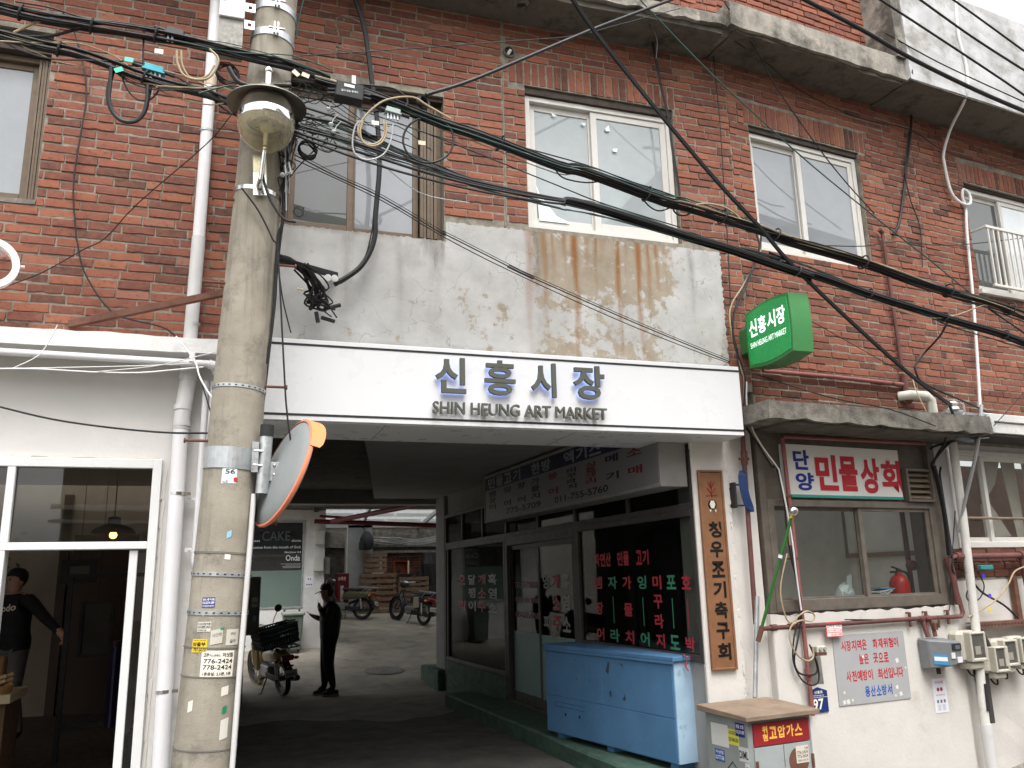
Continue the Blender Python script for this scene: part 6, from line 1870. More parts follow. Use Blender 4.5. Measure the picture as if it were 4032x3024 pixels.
t = thing('red_pipe', 'faded red pipe running level from the green sign to the standpipe', 'pipe', 'B', (1, -.05, 3.6), G5)
part(t, 'pipe', MB().tube([(.10, -.05, 3.56), (1.0, -.05, 3.575), (1.95, -.05, 3.57)], .020, 10), PINKPIPE, smooth=True)
part(t, 'clip', MB().cyl((1.75, -.05, 3.572), (1.79, -.05, 3.572), .024, 10), RUST)
t = thing('red_pipe', 'red pipe running down the white column edge to the flagpole foot', 'pipe', 'A', (4.25, -.06, 1.3), G5)
part(t, 'pipe', MB().tube([(4.30, -.07, 3.75), (4.275, -.07, 3.2), (4.262, -.06, 2.9), (4.245, -.06, 2.1), (4.232, -.06, 1.32)], .021, 10), REDPIPE, smooth=True)
part(t, 'tee', MB().cyl((4.262, -.06, 2.80), (4.26, -.06, 2.68), .030, 10).cyl((4.20, -.07, 2.73), (4.30, -.07, 2.73), .012, 8), RUST)
t = thing('red_pipe', 'red pipe rising past the brown window corner and over the red lettered sign', 'pipe', 'B', (.27, -.06, .6), G5)
part(t, 'pipe', MB().tube([(2.15, -.03, 2.975), (.275, -.04, 2.955), (.255, -.05, 2.93), (.262, -.05, 2.6), (.272, -.055, 1.9), (.28, -.055, 1.2), (.288, -.055, .55)], .019, 10), PINKPIPE, smooth=True)
part(t, 'coupling', MB().cyl((.279, -.055, .93), (.281, -.055, .84), .026, 10), PINKPIPE)
for z in (1.85, 2.4):
    part(t, 'clip', MB().cyl((.27, -.055, z), (.27, -.055, z + .02), .023, 10).box(.16, .27, -.06, -.05, z, z + .015), RUST)
t = thing('red_pipe', 'horizontal dark red gas pipe under the brown window with drops to the meters', 'pipe', 'B', (1, -.05, 1.27), G5)
part(t, 'pipe', MB().tube([(-.22, -.05, 1.283), (.8, -.05, 1.285), (1.72, -.05, 1.29), (2.30, -.05, 1.285), (2.335, -.05, 1.32), (2.31, -.05, 1.45), (2.20, -.05, 1.84)], .020, 10), REDPIPE, smooth=True)
for x in (-.08, .12, 1.72, 1.80):
    part(t, 'coupling', MB().cyl((x, -.05, 1.285), (x + .06, -.05, 1.286), .028, 10), REDPIPE)
part(t, 'drop', MB().tube([(1.765, -.05, 1.285), (1.77, -.06, 1.20), (1.775, -.08, 1.12)], .022, 10), REDPIPE, smooth=True)
part(t, 'valve', MB().tube([(1.875, -.05, 1.285), (1.875, -.07, 1.2), (1.875, -.08, 1.12)], .02, 10).box(1.855, 1.90, -.10, -.06, 1.18, 1.24).bar((1.90, -.11, 1.20), (1.915, -.11, 1.30), .012, .02), RUST)
for x in (1.60, 1.82, 2.12):
    part(t, 'clip', MB().cyl((x, .0, 1.345), (x, -.06, 1.345), .008, 6).box(x - .012, x + .012, -.06, -.04, 1.22, 1.35), RUST)
t = thing('red_pipe', 'thick red pipe along the brick strip below the curtained window', 'pipe', 'B', (3, -.07, 1.8), G5)
part(t, 'pipe', MB().tube([(2.26, -.07, 1.40), (2.225, -.07, 1.83), (2.30, -.08, 1.855), (6.0, -.08, 1.86)], .030, 10), REDPIPE, smooth=True)
part(t, 'drop', MB().tube([(3.30, -.08, 1.855), (3.32, -.08, 1.5), (3.33, -.08, .9), (3.34, -.08, -.8)], .030, 10), REDPIPE, smooth=True)
for x, z in ((2.30, 1.855), (3.27, 1.857)):
    part(t, 'coupling', MB().cyl((x, -.08, z), (x + .07, -.08, z), .042, 10), REDPIPE)
t = thing('white_pole', 'chipped white painted drain pole at the end of the brown window', 'pipe', 'B', (2.4, -.09, 0))
part(t, 'pipe', MB().tube([(2.475, -.10, 3.02), (2.468, -.10, 2.25), (2.41, -.11, 1.2), (2.36, -.11, .55), (2.35, -.11, .28)], .041, 16), M('grimy_white_pole', (.62, .60, .56), .55, dirt=((.28, .25, .2), 3, .55, .6)), smooth=True)
part(t, 'torn_hole', MB().obox((2.365, -.157, .55), (.02, 0, .0), (0, .004, 0), (.006, 0, .12)), BLACKM)
part(t, 'lower_pipe', MB().tube([(2.355, -.11, .31), (2.36, -.11, -.9)], .052, 16), PVCP, smooth=True)
t = thing('cable_tray', 'rusty perforated angle rail above the electric meters', 'rail', 'B', (3, -.06, 1.2))
part(t, 'rail', MB().box(2.42, 4.6, -.10, -.07, 1.165, 1.22).box(2.42, 4.6, -.07, .0, 1.21, 1.22), RUST)
mb = MB()
for i in range(40):
    mb.box(2.45 + i * .05, 2.475 + i * .05, -.1012, -.1, 1.185, 1.20)
part(t, 'slot', mb, BLACKM, kind='stuff')
part(t, 'post', MB().box(3.16, 3.22, -.05, .0, 1.22, 1.66), RUST)
part(t, 'dark_duct', MB().box(2.46, 2.52, -.09, .0, .3, 1.16).tube([(2.50, -.1, 1.15), (2.55, -.12, 1.0), (2.62, -.12, .9)], .02), DARK)
splitter2 = thing('wall_splitter', 'white and brown splitter hanging on the red pipe above the number plate', 'splitter', 'B', (.40, -.09, 1.1))
part(splitter2, 'body', MB().box(.35, .455, -.12, -.07, 1.06, 1.115), P('b9b4a8'), bevel=.006)
part(splitter2, 'base', MB().box(.345, .46, -.115, -.07, 1.035, 1.06), RUST)
each(splitter2, 'port', MB().cyl((.38, -.135, 1.09), (.38, -.12, 1.09), .016, 10).cyl((.43, -.135, 1.092), (.43, -.12, 1.092), .016, 10), P('9a958b'))
solo('wall_patch', 'bare grey cement patch on the white wall behind the black wire loops', 'patch', MB().poly([(.30, .80), (.49, .79), (.48, 1.02), (.40, 1.03), (.31, 1.01)], -.0145, -.0125), M('cement_patch', (.26, .25, .225), .9, v=.4, vs=14, dirt=((.05, .045, .04), 7, .5, .8)), 'B', (.4, -.01, .9))
splitter3 = thing('wall_splitter', 'teal splitter under the thick red pipe with coloured tags', 'splitter', 'B', (2.66, -.1, 1.74))
part(splitter3, 'body', MB().box(2.58, 2.76, -.14, -.09, 1.72, 1.765), P('2a7f80'), bevel=.006)
for x, z, c in ((2.61, 1.66, '3a38b0'), (2.66, 1.47, '5a44c0'), (2.63, 1.335, 'd8c43a')):
    part(splitter3, 'tag', MB().lathe((x, -.125, z), [(0, .002), (.022, .002), (.022, -.002)], 12, (0, -1, 0)), P(c))

GM = thing('gas_meter', 'dark grey gas meter box on the white wall with a blue sticker', 'meter', 'B', (1.86, -.1, .85))
part(GM, 'housing', MB().add([(1.69, -.02, 1.115), (2.035, -.02, 1.10), (2.035, -.02, .84), (1.70, -.02, .83), (1.705, -.13, 1.10), (1.86, -.22, 1.085), (2.03, -.22, 1.075), (2.035, -.21, .875), (1.86, -.21, .86), (1.71, -.13, .845)], [(0, 1, 2, 3), (0, 4, 5, 6, 1), (4, 9, 8, 5), (5, 8, 7, 6), (1, 6, 7, 2), (3, 2, 7, 8, 9), (0, 3, 9, 4)]), GREYM, bevel=.012)
part(GM, 'window', MB().box(1.90, 2.02, -.224, -.215, 1.0, 1.06), BLACKM)
part(GM, 'display', MB().box(1.94, 2.0, -.2255, -.224, 1.01, 1.045), P('5b6068', .2))
part(GM, 'sticker', MB().obox((1.785, -.178, .925), (.055, -.033, -.004), (.0005, .001, 0), (0, 0, .045)), P('3f85b5'))
part(GM, 'sticker_band', MB().obox((1.785, -.1795, .93), (.05, -.03, -.004), (.0005, .001, 0), (0, 0, .018)), P('dcd8d0'))
each(GM, 'white_label', MB().box(1.88, 1.93, -.2225, -.214, .93, .98).box(1.955, 2.02, -.2225, -.213, .89, .94), P('cfcdd2'))
part(GM, 'outlet', MB().cyl((1.83, -.1, .84), (1.83, -.1, .79), .02, 10), BLACKM)


def meter(x, z, sc, label):
    T = thing('electric_meter', label, 'meter', 'B', (x, -.02, z), 'electric meters on the white wall')
    part(T, 'housing', MB().box(x - .13 * sc, x + .12 * sc, -.13, -.0, z - .11 * sc, z + .16 * sc), CREAMM, bevel=.03 * sc)
    part(T, 'front_hood', MB().frame(x - .06 * sc, x + .145 * sc, -.20, -.12, z - .10 * sc, z + .15 * sc, .022 * sc, .03 * sc), CREAMM, bevel=.008)
    part(T, 'terminal_cover', MB().box(x - .05 * sc, x + .12 * sc, -.165, -.02, z - .165 * sc, z - .105 * sc), CREAMM, bevel=.012)
    part(T, 'window', MB().box(x - .04 * sc, x + .125 * sc, -.185, -.175, z - .075 * sc, z + .13 * sc), M('meter_glass', (.09, .085, .075), .12, v=.3, vs=20, spec=.7))
    part(T, 'dial_plate', MB().box(x + .0, x + .07 * sc, -.187, -.1855, z - .04 * sc, z + .03 * sc), P('8f8a80'))
    part(T, 'tail_wire', MB().tube(smooth_path([(x - .02, -.08, z - .16 * sc), (x, -.10, z - .21 * sc), (x + .05, -.10, z - .22 * sc), (x + .08, -.08, z - .16 * sc)], 4), .009, 6), BLACK, smooth=True)


meter(2.26, .985, 1.08, 'largest cream electric meter, beside the grey gas meter')
meter(2.57, .855, .95, 'lowest cream electric meter, just past the white pole')
meter(2.72, .905, .98, 'middle cream electric meter of the three past the white pole')
meter(2.97, .92, .95, 'cream electric meter farthest along the wall with a pale dial')

t = thing('maroon_sign', 'maroon board with yellow letters standing at the far lower wall', 'sign', 'B', (3.2, -.2, -.6))
part(t, 'board', MB().box(3.02, 3.5, -.24, -.2, -.8, .30), P('5b2b33'))
txt(t, 'letter', '민', 3.12, 3.28, .05, .2, -.242, P('c9962f'), .001, .03)
txt(t, 'letter', '물', 3.12, 3.28, -.15, .0, -.242, P('c9962f'), .001, .03)

# gas cylinder cabinet
FR['G'] = (3.62, -.72, R_(7.5))
GC = thing('gas_cabinet', 'grey metal gas cabinet with a weathered lid and red warning panel at the corner', 'cabinet', 'G', (.35, .2, -.6))
part(GC, 'body', MB().box(.04, .66, .02, .50, -.75, .685), GREYCAB, bevel=.004)
part(GC, 'lid', MB().add([(-.02, -.05, .685), (.70, -.05, .685), (.70, .53, .70), (-.02, .53, .70), (-.02, -.05, .72), (.70, -.05, .72), (.70, .53, .745), (-.02, .53, .745)], [(0, 3, 2, 1), (4, 5, 6, 7), (0, 1, 5, 4), (1, 2, 6, 5), (2, 3, 7, 6), (3, 0, 4, 7)]), TOPRUST, bevel=.004)
part(GC, 'danger_panel', MB().box(.085, .625, .004, .019, .50, .655), P('8c262c', .5))
YL = P('f0b850')
txt(GC, 'letter', '위', .165, .215, .585, .635, .0035, YL, 0, .03)
txt(GC, 'letter', '험', .165, .215, .53, .58, .0035, YL, 0, .03)
cells(GC, '고압가스', .225, .56, .54, .625, .0035, YL, 0, .03, False, .88)
for x0, x1 in ((.085, .36), (.366, .625)):
    d = part(GC, 'door', MB().box(x0, x1, .008, .0195, -.70, .49), M('door_paint', (.33, .36, .36), .5, v=.08, vs=4, dirt=((.17, .09, .05), 5, .6, .8)), bevel=.003)
    part(d, 'hinge', MB().cyl((x0 + .008 if x0 < .2 else x1 + .008, .0, .30), (x0 + .008 if x0 < .2 else x1 + .008, .0, .40), .011, 8), RUST)
    if x0 > .2:
        part(d, 'rust_patch', MB().lathe((.50, .0079, .36), [(0, .0008), (.05, .0008), (.095, .0006), (.098, 0)], 24, (0, -1, 0)), RUST)
for lab, x0, x1, z0, z1, c, lines in (('white moving flyer on the door of the gas cabinet', .475, .60, .345, .465, 'cfc6b8', [('이삿짐', .56, .595, .435, .455), ('776-2424', .485, .59, .408, .43), ('773-2424', .485, .59, .38, .402), ('1톤용달 2.5톤, 5톤', .485, .59, .355, .37)]),):
    t = thing('flyer', lab, 'flyer', 'G', (x0, 0, z0), 'flyers on the gas cabinet')
    part(t, 'sheet', MB().box(x0, x1, .0045, .006, z0, z1), P(c))
    for b_, a0, a1, c0, c1 in lines:
        txt(t, 'lettering', b_, a0, a1, c0, c1, .004, P('57504a'), 0, .02)


def side_flyer(lab, y0, y1, z0, z1, c, lines, tc, name='flyer'):
    """paper on the cabinet side that faces the passage; y0 is its left edge seen from there"""
    t = thing(name, lab, 'flyer', 'G', (.038, (y0 + y1) / 2, z0), 'flyers on the gas cabinet')
    part(t, 'sheet', MB().box(.0375, .0388, y1, y0, z0, z1), P(c))
    for b_, u0, u1, w0, w1 in lines:
        side_text(t, 'lettering', b_, y0 + (y1 - y0) * u0, y0 + (y1 - y0) * u1, z0 + (z1 - z0) * w0, z0 + (z1 - z0) * w1, .0368, P(tc), .02)


side_flyer('torn white paper patch on the side of the gas cabinet', .44, .24, .46, .62, 'd6d3cf', [], '333333', 'paper_patch')
side_flyer('yellow ladder truck flyer on the side of the gas cabinet', .24, .12, .49, .60, 'd3cf5a', [('사다리차', .08, .95, .62, .92), ('010-7464-2424', .05, .95, .2, .5)], '2a2a1c')
side_flyer('navy flyer below the lid on the side of the gas cabinet', .15, .05, .56, .655, '27307a', [('용달 소형', .08, .92, .6, .9), ('010-219-1009', .05, .95, .2, .48)], 'e6e6ee')
side_flyer('blue moving flyer low on the side of the gas cabinet', .41, .30, .35, .435, '2f4f9a', [('이삿짐', .1, .9, .62, .92), ('010-7777-2424', .05, .95, .12, .5)], 'e6e8f2')
side_flyer('white label with bold black capitals on the side of the gas cabinet', .13, .02 + .003, .39, .49, 'c9c9c6', [('DIML', .05, .95, .2, .75)], '1f1f1f')
side_flyer('narrow white leaflet with grey print on the side of the gas cabinet', .07, .023, .23, .385, 'd2d2d2', [('장미', .2, .8, .55, .85)], '4a4a4a')
mb = MB()
dd = lambda y, z: (.0375, y, z)
for pts in ([(.34, .25), (.21, .37), (.08, .25), (.34, .25)], [(.31, .25), (.30, .12), (.26, .04), (.20, .02), (.13, .05), (.09, .15), (.08, .24)], [(.29, .20), (.26, .10), (.21, .06), (.17, .10), (.15, .15)], [(.26, .22), (.21, .17), (.17, .20)]):
    mb.tube([dd(*p) for p in pts], .004, 5)
part(GC, 'graffiti_face', mb, BLACKM)

# flagpole and the small things beside it
FP = thing('flagpole', 'slanting green flagpole with a steel ball on top beside the brown window', 'flagpole', 'B', (-.29, -.14, 1.2))
part(FP, 'pole', MB().cyl((-.294, -.14, 1.22), (-.045, -.39, 2.21), .013, 12), P('2a622a', .45))
part(FP, 'ball', MB().ball((-.035, -.40, 2.245), .043, 12), INOX, smooth=True)
part(FP, 'collar', MB().cyl((-.052, -.384, 2.185), (-.042, -.394, 2.21), .02, 10), P('b89a3a', .35, .6))
part(FP, 'white_ring', MB().cyl((-.135, -.30, 1.86), (-.128, -.307, 1.885), .018, 10), PVCW)
part(FP, 'socket', MB().cyl((-.30, -.13, 1.19), (-.27, -.165, 1.31), .022, 10), RUST)
t = thing('grey_post', 'thin grey steel post leaning on the white corner below the flagpole', 'post', 'B', (-.3, -.06, .3))
part(t, 'post', MB().tube([(-.205, -.06, 1.55), (-.27, -.06, 1.1), (-.33, -.07, .75)], .02, 10), STEEL, smooth=True)
part(t, 'rusty_foot', MB().tube([(-.33, -.07, .76), (-.37, -.07, .3)], .017, 10), TOPRUST, smooth=True)
t = thing('blue_plate', 'bent blue plastic plate on a black bracket at the edge of the white column', 'plate', 'A', (4.2, -.1, 2.3))
mb = MB()
vs = []
for i in range(9):
    q = i / 8
    z = 2.62 - .36 * q
    x = 4.195 + .04 * math.sin(q * 3.14) * -.6 + .055 * q
    w_ = .032 if 0 < i < 8 else .018
    vs += [(x - w_, -.10, z), (x + w_, -.13, z), (x + w_, -.124, z), (x - w_, -.094, z)]
mb.add(vs, [(i * 4 + q, i * 4 + (q + 1) % 4, i * 4 + 4 + (q + 1) % 4, i * 4 + 4 + q) for i in range(8) for q in range(4)])
part(t, 'plate', mb, P('1a335e'))
part(t, 'bracket', MB().box(4.12, 4.14, -.08, .0, 2.30, 2.52).box(4.13, 4.20, -.09, -.08, 2.49, 2.505).box(4.13, 4.20, -.09, -.08, 2.31, 2.325), BLACKM)

# things on the sill behind the shop window
t = thing('fire_extinguisher', 'red fire extinguisher standing behind the brown shop window', 'extinguisher', 'B', (1.86, .24, 1.42))
part(t, 'cylinder', MB().lathe((1.86, .24, 1.42), [(0, 0), (.085, 0), (.095, .02), (.095, .20), (.07, .25), (.035, .275), (.03, .30)], 20), P('b0281f', .35), smooth=True)
part(t, 'handle', MB().box(1.77, 1.89, .22, .26, 1.71, 1.73).bar((1.78, .24, 1.77), (1.89, .24, 1.74), .02, .012).cyl((1.86, .24, 1.70), (1.86, .24, 1.75), .02, 8), BLACKM)
part(t, 'hose', MB().tube(smooth_path([(1.89, .24, 1.73), (1.97, .23, 1.70), (2.0, .22, 1.58), (1.99, .22, 1.46)], 4), .012, 8), BLACKM, smooth=True)
t = thing('plastic_bag', 'crumpled white plastic bag behind the brown shop window', 'bag', 'B', (1.2, .24, 1.42))
bb = random.Random(4)
mb = MB().ball((1.14, .25, 1.52), .10, 7, sq=(1, .7, 1))
mb.v = [(x + bb.uniform(-.015, .015), y + bb.uniform(-.015, .015), z + bb.uniform(-.015, .02)) for x, y, z in mb.v]
part(t, 'bag', mb, P('c8cdcc'))
part(t, 'ear', MB().obox((1.20, .25, 1.65), (.03, 0, .01), (0, .006, 0), (.01, 0, .05)), P('c8cdcc'))
t = thing('newspaper_pile', 'loose pile of newspapers and a blue leaflet behind the brown window', 'newspapers', 'B', (1.55, .24, 1.42))
for k in range(8):
    part(t, 'sheet', MB().obox((1.57 + bb.uniform(-.03, .03), .24, 1.43 + k * .02), (.12, .02, bb.uniform(-.02, .04)), (-.02, .07, 0), (0, 0, .006)), P(('c9cbc9', 'b8bab8', 'dadada', '6f93b8')[k % 4]))

# ================================================================ freshwater fish shop inside the passage
FS = thing('fish_shop', 'dark aluminium shopfront with lettered glass along the side of the passage', 'shop', 'S', (-4, 0, 0))
AF = M('dark_aluminium', (.07, .064, .058), .5, .2, v=.15, dirt=((.12, .11, .095), 7, .6, .4))
part(FS, 'pillar', MB().box(-8.2, -7.68, -.03, .3, .28, 3.3), M('grey_pillar_paint', (.22, .215, .21), .8, v=.12), bevel=.012)
part(FS, 'pillar_base', MB().box(-8.75, -7.62, -.16, .3, -.05, .31), KERBG, bevel=.02, rough=.006)
part(FS, 'low_wall', MB().box(-7.62, -4.72, -.05, .25, -.05, .47), KERBG, rough=.005)
part(FS, 'kerb_step', MB().box(-5.95, .35, -.54, .0, -.05, .165), KERBG, bevel=.02, rough=.005)
part(FS, 'wall_under_window', MB().box(-2.44, .0, .0, .2, .1, 1.02), DINGY)
part(FS, 'head_wall', MB().box(-7.68, .0, .03, .3, 2.82, 3.3), M('dim_wall', (.2, .19, .18), .8))
sg = glass('passage_glass', (.62, .64, .62), .35)
gf = GREENF
W = part(FS, 'window', MB().frame(-7.66, -4.74, -.03, .05, .47, 2.30, .06), AF, bevel=.004)
part(W, 'mullion', MB().box(-7.52, -7.47, -.03, .04, .53, 2.24), AF)
part(W, 'pane', MB().box(-7.47, -4.80, .0, .006, .53, 2.24), sg)
D = part(FS, 'door_frame', MB().box(-4.73, -4.64, -.03, .06, .165, 2.30).box(-2.52, -2.43, -.03, .06, .165, 2.30).box(-4.64, -2.52, -.031, .06, 2.18, 2.30).box(-4.64, -2.52, -.031, .06, .165, .20), AF, bevel=.004)
for a, b, dy in ((-4.64, -3.55, .02), (-3.61, -2.52, -.015)):
    L2 = part(FS, 'sliding_door', MB().frame(a, b, dy, dy + .03, .20, 2.18, .055, .12, .06), AF, bevel=.003)
    part(L2, 'pane', MB().box(a + .05, b - .05, dy + .012, dy + .017, .31, 2.13), sg)
    part(L2, 'green_film', MB().box(a + .055, b - .055, dy + .0105, dy + .0115, .32, 1.07), gf)
BWN = part(FS, 'window', MB().frame(-2.43, -.01, -.03, .05, 1.02, 2.30, .06), AF, bevel=.004)
part(BWN, 'pane', MB().box(-2.37, -.07, .0, .006, 1.08, 2.24), sg)
T3 = part(FS, 'transom', MB().frame(-7.66, -.01, -.025, .05, 2.301, 2.82, .05), AF)
for x in (-6.7, -5.7, -4.7, -3.55, -2.45, -1.2):
    part(T3, 'mullion', MB().box(x - .025, x + .025, -.024, .04, 2.35, 2.77), AF)
xs_ = [-7.61, -6.7, -5.7, -4.7, -3.55, -2.45, -1.2, -.06]
for a, b in zip(xs_, xs_[1:]):
    part(T3, 'pane', MB().box(a + .03, b - .03, .0, .006, 2.36, 2.76), sg)
part(FS, 'rooms', MB().box(-8.2, -2.45, 2.6, 2.65, 0, 3.3).box(-8.2, -2.4, .3, 2.6, .08, .12).box(-8.2, -2.4, .1, 2.6, 2.95, 3.0).box(-2.4, -.06, .1, .64, 2.951, 3.0).box(-8.2, -8.15, .3, 2.6, 0, 3.0).box(-2.45, -2.40, .62, 2.6, 0, 3.0).box(-2.40, -.06, .60, .64, 0, 3.0).box(-.10, -.06, .1, .60, 0, 3.0).box(-2.4, -.1, .2, .6, .6, .64), M('dim_room', (.13, .125, .115), .85, v=.2))
RL2, WL2, GL2 = M('red_decal', (.42, .035, .05), .5), M('white_decal', (.36, .36, .37), .5), M('green_decal', (.05, .25, .14), .5)


def column(T, body, s, w, z0, z1, mat, y=-.006, name='letter', h=None):
    n = len(body)
    for i, ch in enumerate(body):
        if ch in ' |':
            continue
        zc = z1 - (z1 - z0) * (i / (n - 1) if n > 1 else 0)
        hh = (h or w * .7) / 2
        txt(T, name, ch, s - w / 2, s + w / 2, zc - hh, zc + hh, y, mat, 0, .03)


for body, s, mat in (('흑염소', -5.33, WL2), ('개소주', -5.80, RL2), ('달팽이', -6.27, WL2), ('오 리', -6.78, RL2)):
    column(FS, body, s, .36, 1.35, 1.74, mat, -.004, h=.15)
for body, s, mat in (('흑염소', -2.80, WL2), ('개소주', -3.07, RL2), ('양 파', -3.36, WL2)):
    column(FS, body, s, .22, 1.22, 1.70, mat, -.006, h=.17)
for k, b_ in enumerate(('TEL 775-5709', '지점 798-2783', '011-755-5760')):
    txt(FS, 'lettering', b_, -4.52, -3.70, 1.62 - k * .19, 1.70 - k * .19, .028, M('faint_red_decal', (.24, .07, .07), .5), 0, .025)
cells(FS, '자연산 민물 고기', -2.02, -.86, 1.845, 1.985, -.004, RL2, 0, .035, False, .9)
for body, s, mat, w in (('뱀장어', -1.95, RL2, .17), ('자|라', -1.63, GL2, .2), ('가물치', -1.32, RL2, .18), ('잉|어', -1.02, GL2, .17), ('미꾸라지', -.74, RL2, .16), ('포|도', -.49, GL2, .16), ('호|박', -.24, RL2, .15)):
    column(FS, body, s, w, 1.16, 1.68, mat, -.004, h=.125)
    if '|' in body:
        part(FS, 'printed_line', MB().box(s - .006, s + .006, -.005, -.004, 1.28, 1.54), mat)
# what stands behind the big window
t = thing('extractor_machine', 'steel extract press with a slanting rod behind the lettered window', 'machine', 'S', (-.7, .6, 1.1))
part(t, 'rod', MB().cyl((-.55, .40, 1.75), (-.15, .38, 1.22), .018, 12), INOX, smooth=True)
part(t, 'cylinder', MB().cyl((-.62, .5, 1.12), (-.62, .5, 1.75), .03, 12).cyl((-.9, .5, 1.12), (-.9, .5, 1.5), .05, 14).cyl((-.25, .5, 1.12), (-.25, .5, 1.3), .07, 14), INOX, smooth=True)
part(t, 'table', MB().box(-1.6, -.12, .25, .59, 1.04, 1.10), STEEL)
part(t, 'valve', MB().ball((-.2, .4, 1.3), .035, 6).ball((-.38, .45, 1.2), .03, 6), INOX)
t = thing('framed_picture', 'dark framed picture hanging high in the fish shop', 'picture', 'S', (-.4, .57, 2.0))
part(t, 'frame', MB().frame(-.75, -.2, .56, .595, 1.95, 2.2, .02), BLACKM)
part(t, 'picture', MB().box(-.73, -.22, .575, .59, 1.97, 2.18), P('4b4a44'))
t = thing('curtain', 'black drape behind the middle of the lettered window', 'curtain', 'S', (-1.6, .45, .3))
mb = MB()
vs = []
for i in range(25):
    q = i / 24
    vs += [(-2.0 + 1.15 * q, .45 + .05 * math.sin(q * 40), .2), (-2.0 + 1.15 * q, .45 + .05 * math.sin(q * 40), 2.1 + .12 * math.sin(q * 3.1))]
mb.add(vs, [(i * 2, i * 2 + 2, i * 2 + 3, i * 2 + 1) for i in range(24)])
part(t, 'cloth', mb, BLACKM)

# light box sign above the fish shop
HS = thing('light_box_sign', 'long unlit light box sign with a navy top band over the passage shopfront', 'sign', 'S', (-2.4, -.2, 2.5))
part(HS, 'face', MB().box(-4.72, -.08, -.30, -.29, 2.52, 3.10), M('sign_face_white', (.20, .20, .205), .4, v=.03))
part(HS, 'case', MB().frame(-4.75, -.05, -.31, -.04, 2.49, 3.13, .035), M('dull_case', (.26, .25, .235), .5, dirt=((.15, .14, .12), 6, .56, .5)), bevel=.004)
part(HS, 'back', MB().box(-4.71, -.09, -.10, -.05, 2.53, 3.09), DARK)
part(HS, 'navy_band', MB().box(-4.71, -.09, -.302, -.30, 2.925, 3.09), P('1a2142'))
SW, SN, SRD = P('8e9298'), P('171a2e'), P('6e1e26')
cells(HS, '민물고기 한방 엑기스 전문', -4.6, -.2, 2.94, 3.075, -.3035, SW, 0, .035, False, .86)
for body, s, mat in (('뱀장어', -4.42, SN), ('잉 어', -3.85, SN), ('향 어', -3.35, SN), ('가물치', -2.9, SN), ('붕 어', -2.38, SRD), ('미꾸라지', -1.88, SN), ('식용개구리', -1.42, SRD), ('메 기', -.95, SN), ('소 매', -.5, SRD)):
    column(HS, body, s, .27 if len(body) < 4 else .24, 2.69, 2.86, mat, -.3015, h=.075 if len(body) < 4 else .05)
txt(HS, 'lettering', '775-5709', -3.9, -2.75, 2.55, 2.62, -.3015, SN, 0, .02)
txt(HS, 'lettering', '011-755-5760', -2.35, -1.05, 2.55, 2.62, -.3015, SN, 0, .02)
for x in (-4.4, -2.4, -.4):
    part(HS, 'hanger', MB().box(x, x + .03, -.2, -.17, 3.13, 3.3), STEEL)

# blue cabinet on the kerb
FR['K'] = (3.14, 2.22, math.atan2(-2.03, .42))
BC = thing('blue_cabinet', 'long weathered blue metal cabinet standing on the green kerb before the fish shop', 'cabinet', 'K', (1.0, .17, .165))
part(BC, 'body', MB().box(.015, 2.05, .012, .345, .215, 1.03), BLUE, bevel=.006)
part(BC, 'lid', MB().box(-.012, 2.085, -.008, .36, 1.03, 1.068).box(-.008, 2.08, -.008, .002, 1.005, 1.03), BLUE, bevel=.005)
part(BC, 'end_panel', MB().box(2.05, 2.058, .018, .34, .22, 1.025), BLUE_W)
for a, b in ((.03, 1.015), (1.022, 2.035)):
    d = part(BC, 'door', MB().box(a, b, .0085, .0125, .575, .997), BLUE, bevel=.004)
part(BC, 'lower_panel', MB().box(.03, 2.035, .009, .0125, .225, .565), BLUE, bevel=.003)
part(BC, 'panel_seam', MB().box(.20, .72, .0075, .0092, .515, .519).box(.20, .72, .0025, .004, .475, .479).box(.20, .204, .0025, .004, .479, .515), P('2a4d75'))
mb = MB()
for x, z, a in ((.37, .41, .016), (.62, .415, .016)):
    mb.lathe((x, .0085, z), [(0, .001), (a, .001), (a, 0)], 12, (0, -1, 0))
each(BC, 'keyhole', mb, BLACKM)
mb = MB()
for pts in ([(1.09, 0.8794), (1.13, 0.9654), (1.155, 0.9611), (1.13, 0.8536)], [(1.13, 0.6988), (1.16, 0.716), (1.17, 0.6644), (1.14, 0.6558)], [(1.33, 0.6558), (1.36, 0.6859), (1.37, 0.7074), (1.38, 0.6558), (1.35, 0.6386)], [(1.31, 0.9654), (1.35, 0.9611), (1.36, 0.9224), (1.34, 0.9482)], [(.57, 0.9396), (.58, 0.9525), (.585, 0.931)], [(.58, 0.7762), (.60, 0.7676), (.59, 0.7504)], [(.80, 0.7762), (.815, 0.7848), (.82, 0.759)]):
    mb.poly(pts, .0068, .0082)
each(BC, 'chipped_paint', mb, P('3c4a52'))
for x in (.15, 1.0, 1.9):
    part(BC, 'foot', MB().box(x, x + .1, .05, .30, .165, .215), BLUE)
t = solo('red_string', 'scrap of red string tied at the corner of the blue cabinet lid', 'string', MB().tube(smooth_path([(2.06, .12, 1.06), (2.10, .10, 1.08), (2.11, .13, 1.04), (2.09, .12, .99), (2.10, .14, .95)], 4), .006, 6).tube([(2.08, .17, 1.06), (2.09, .34, 1.065)], .012, 6), P('b0323c'), 'K', (2.1, .12, 1.1))

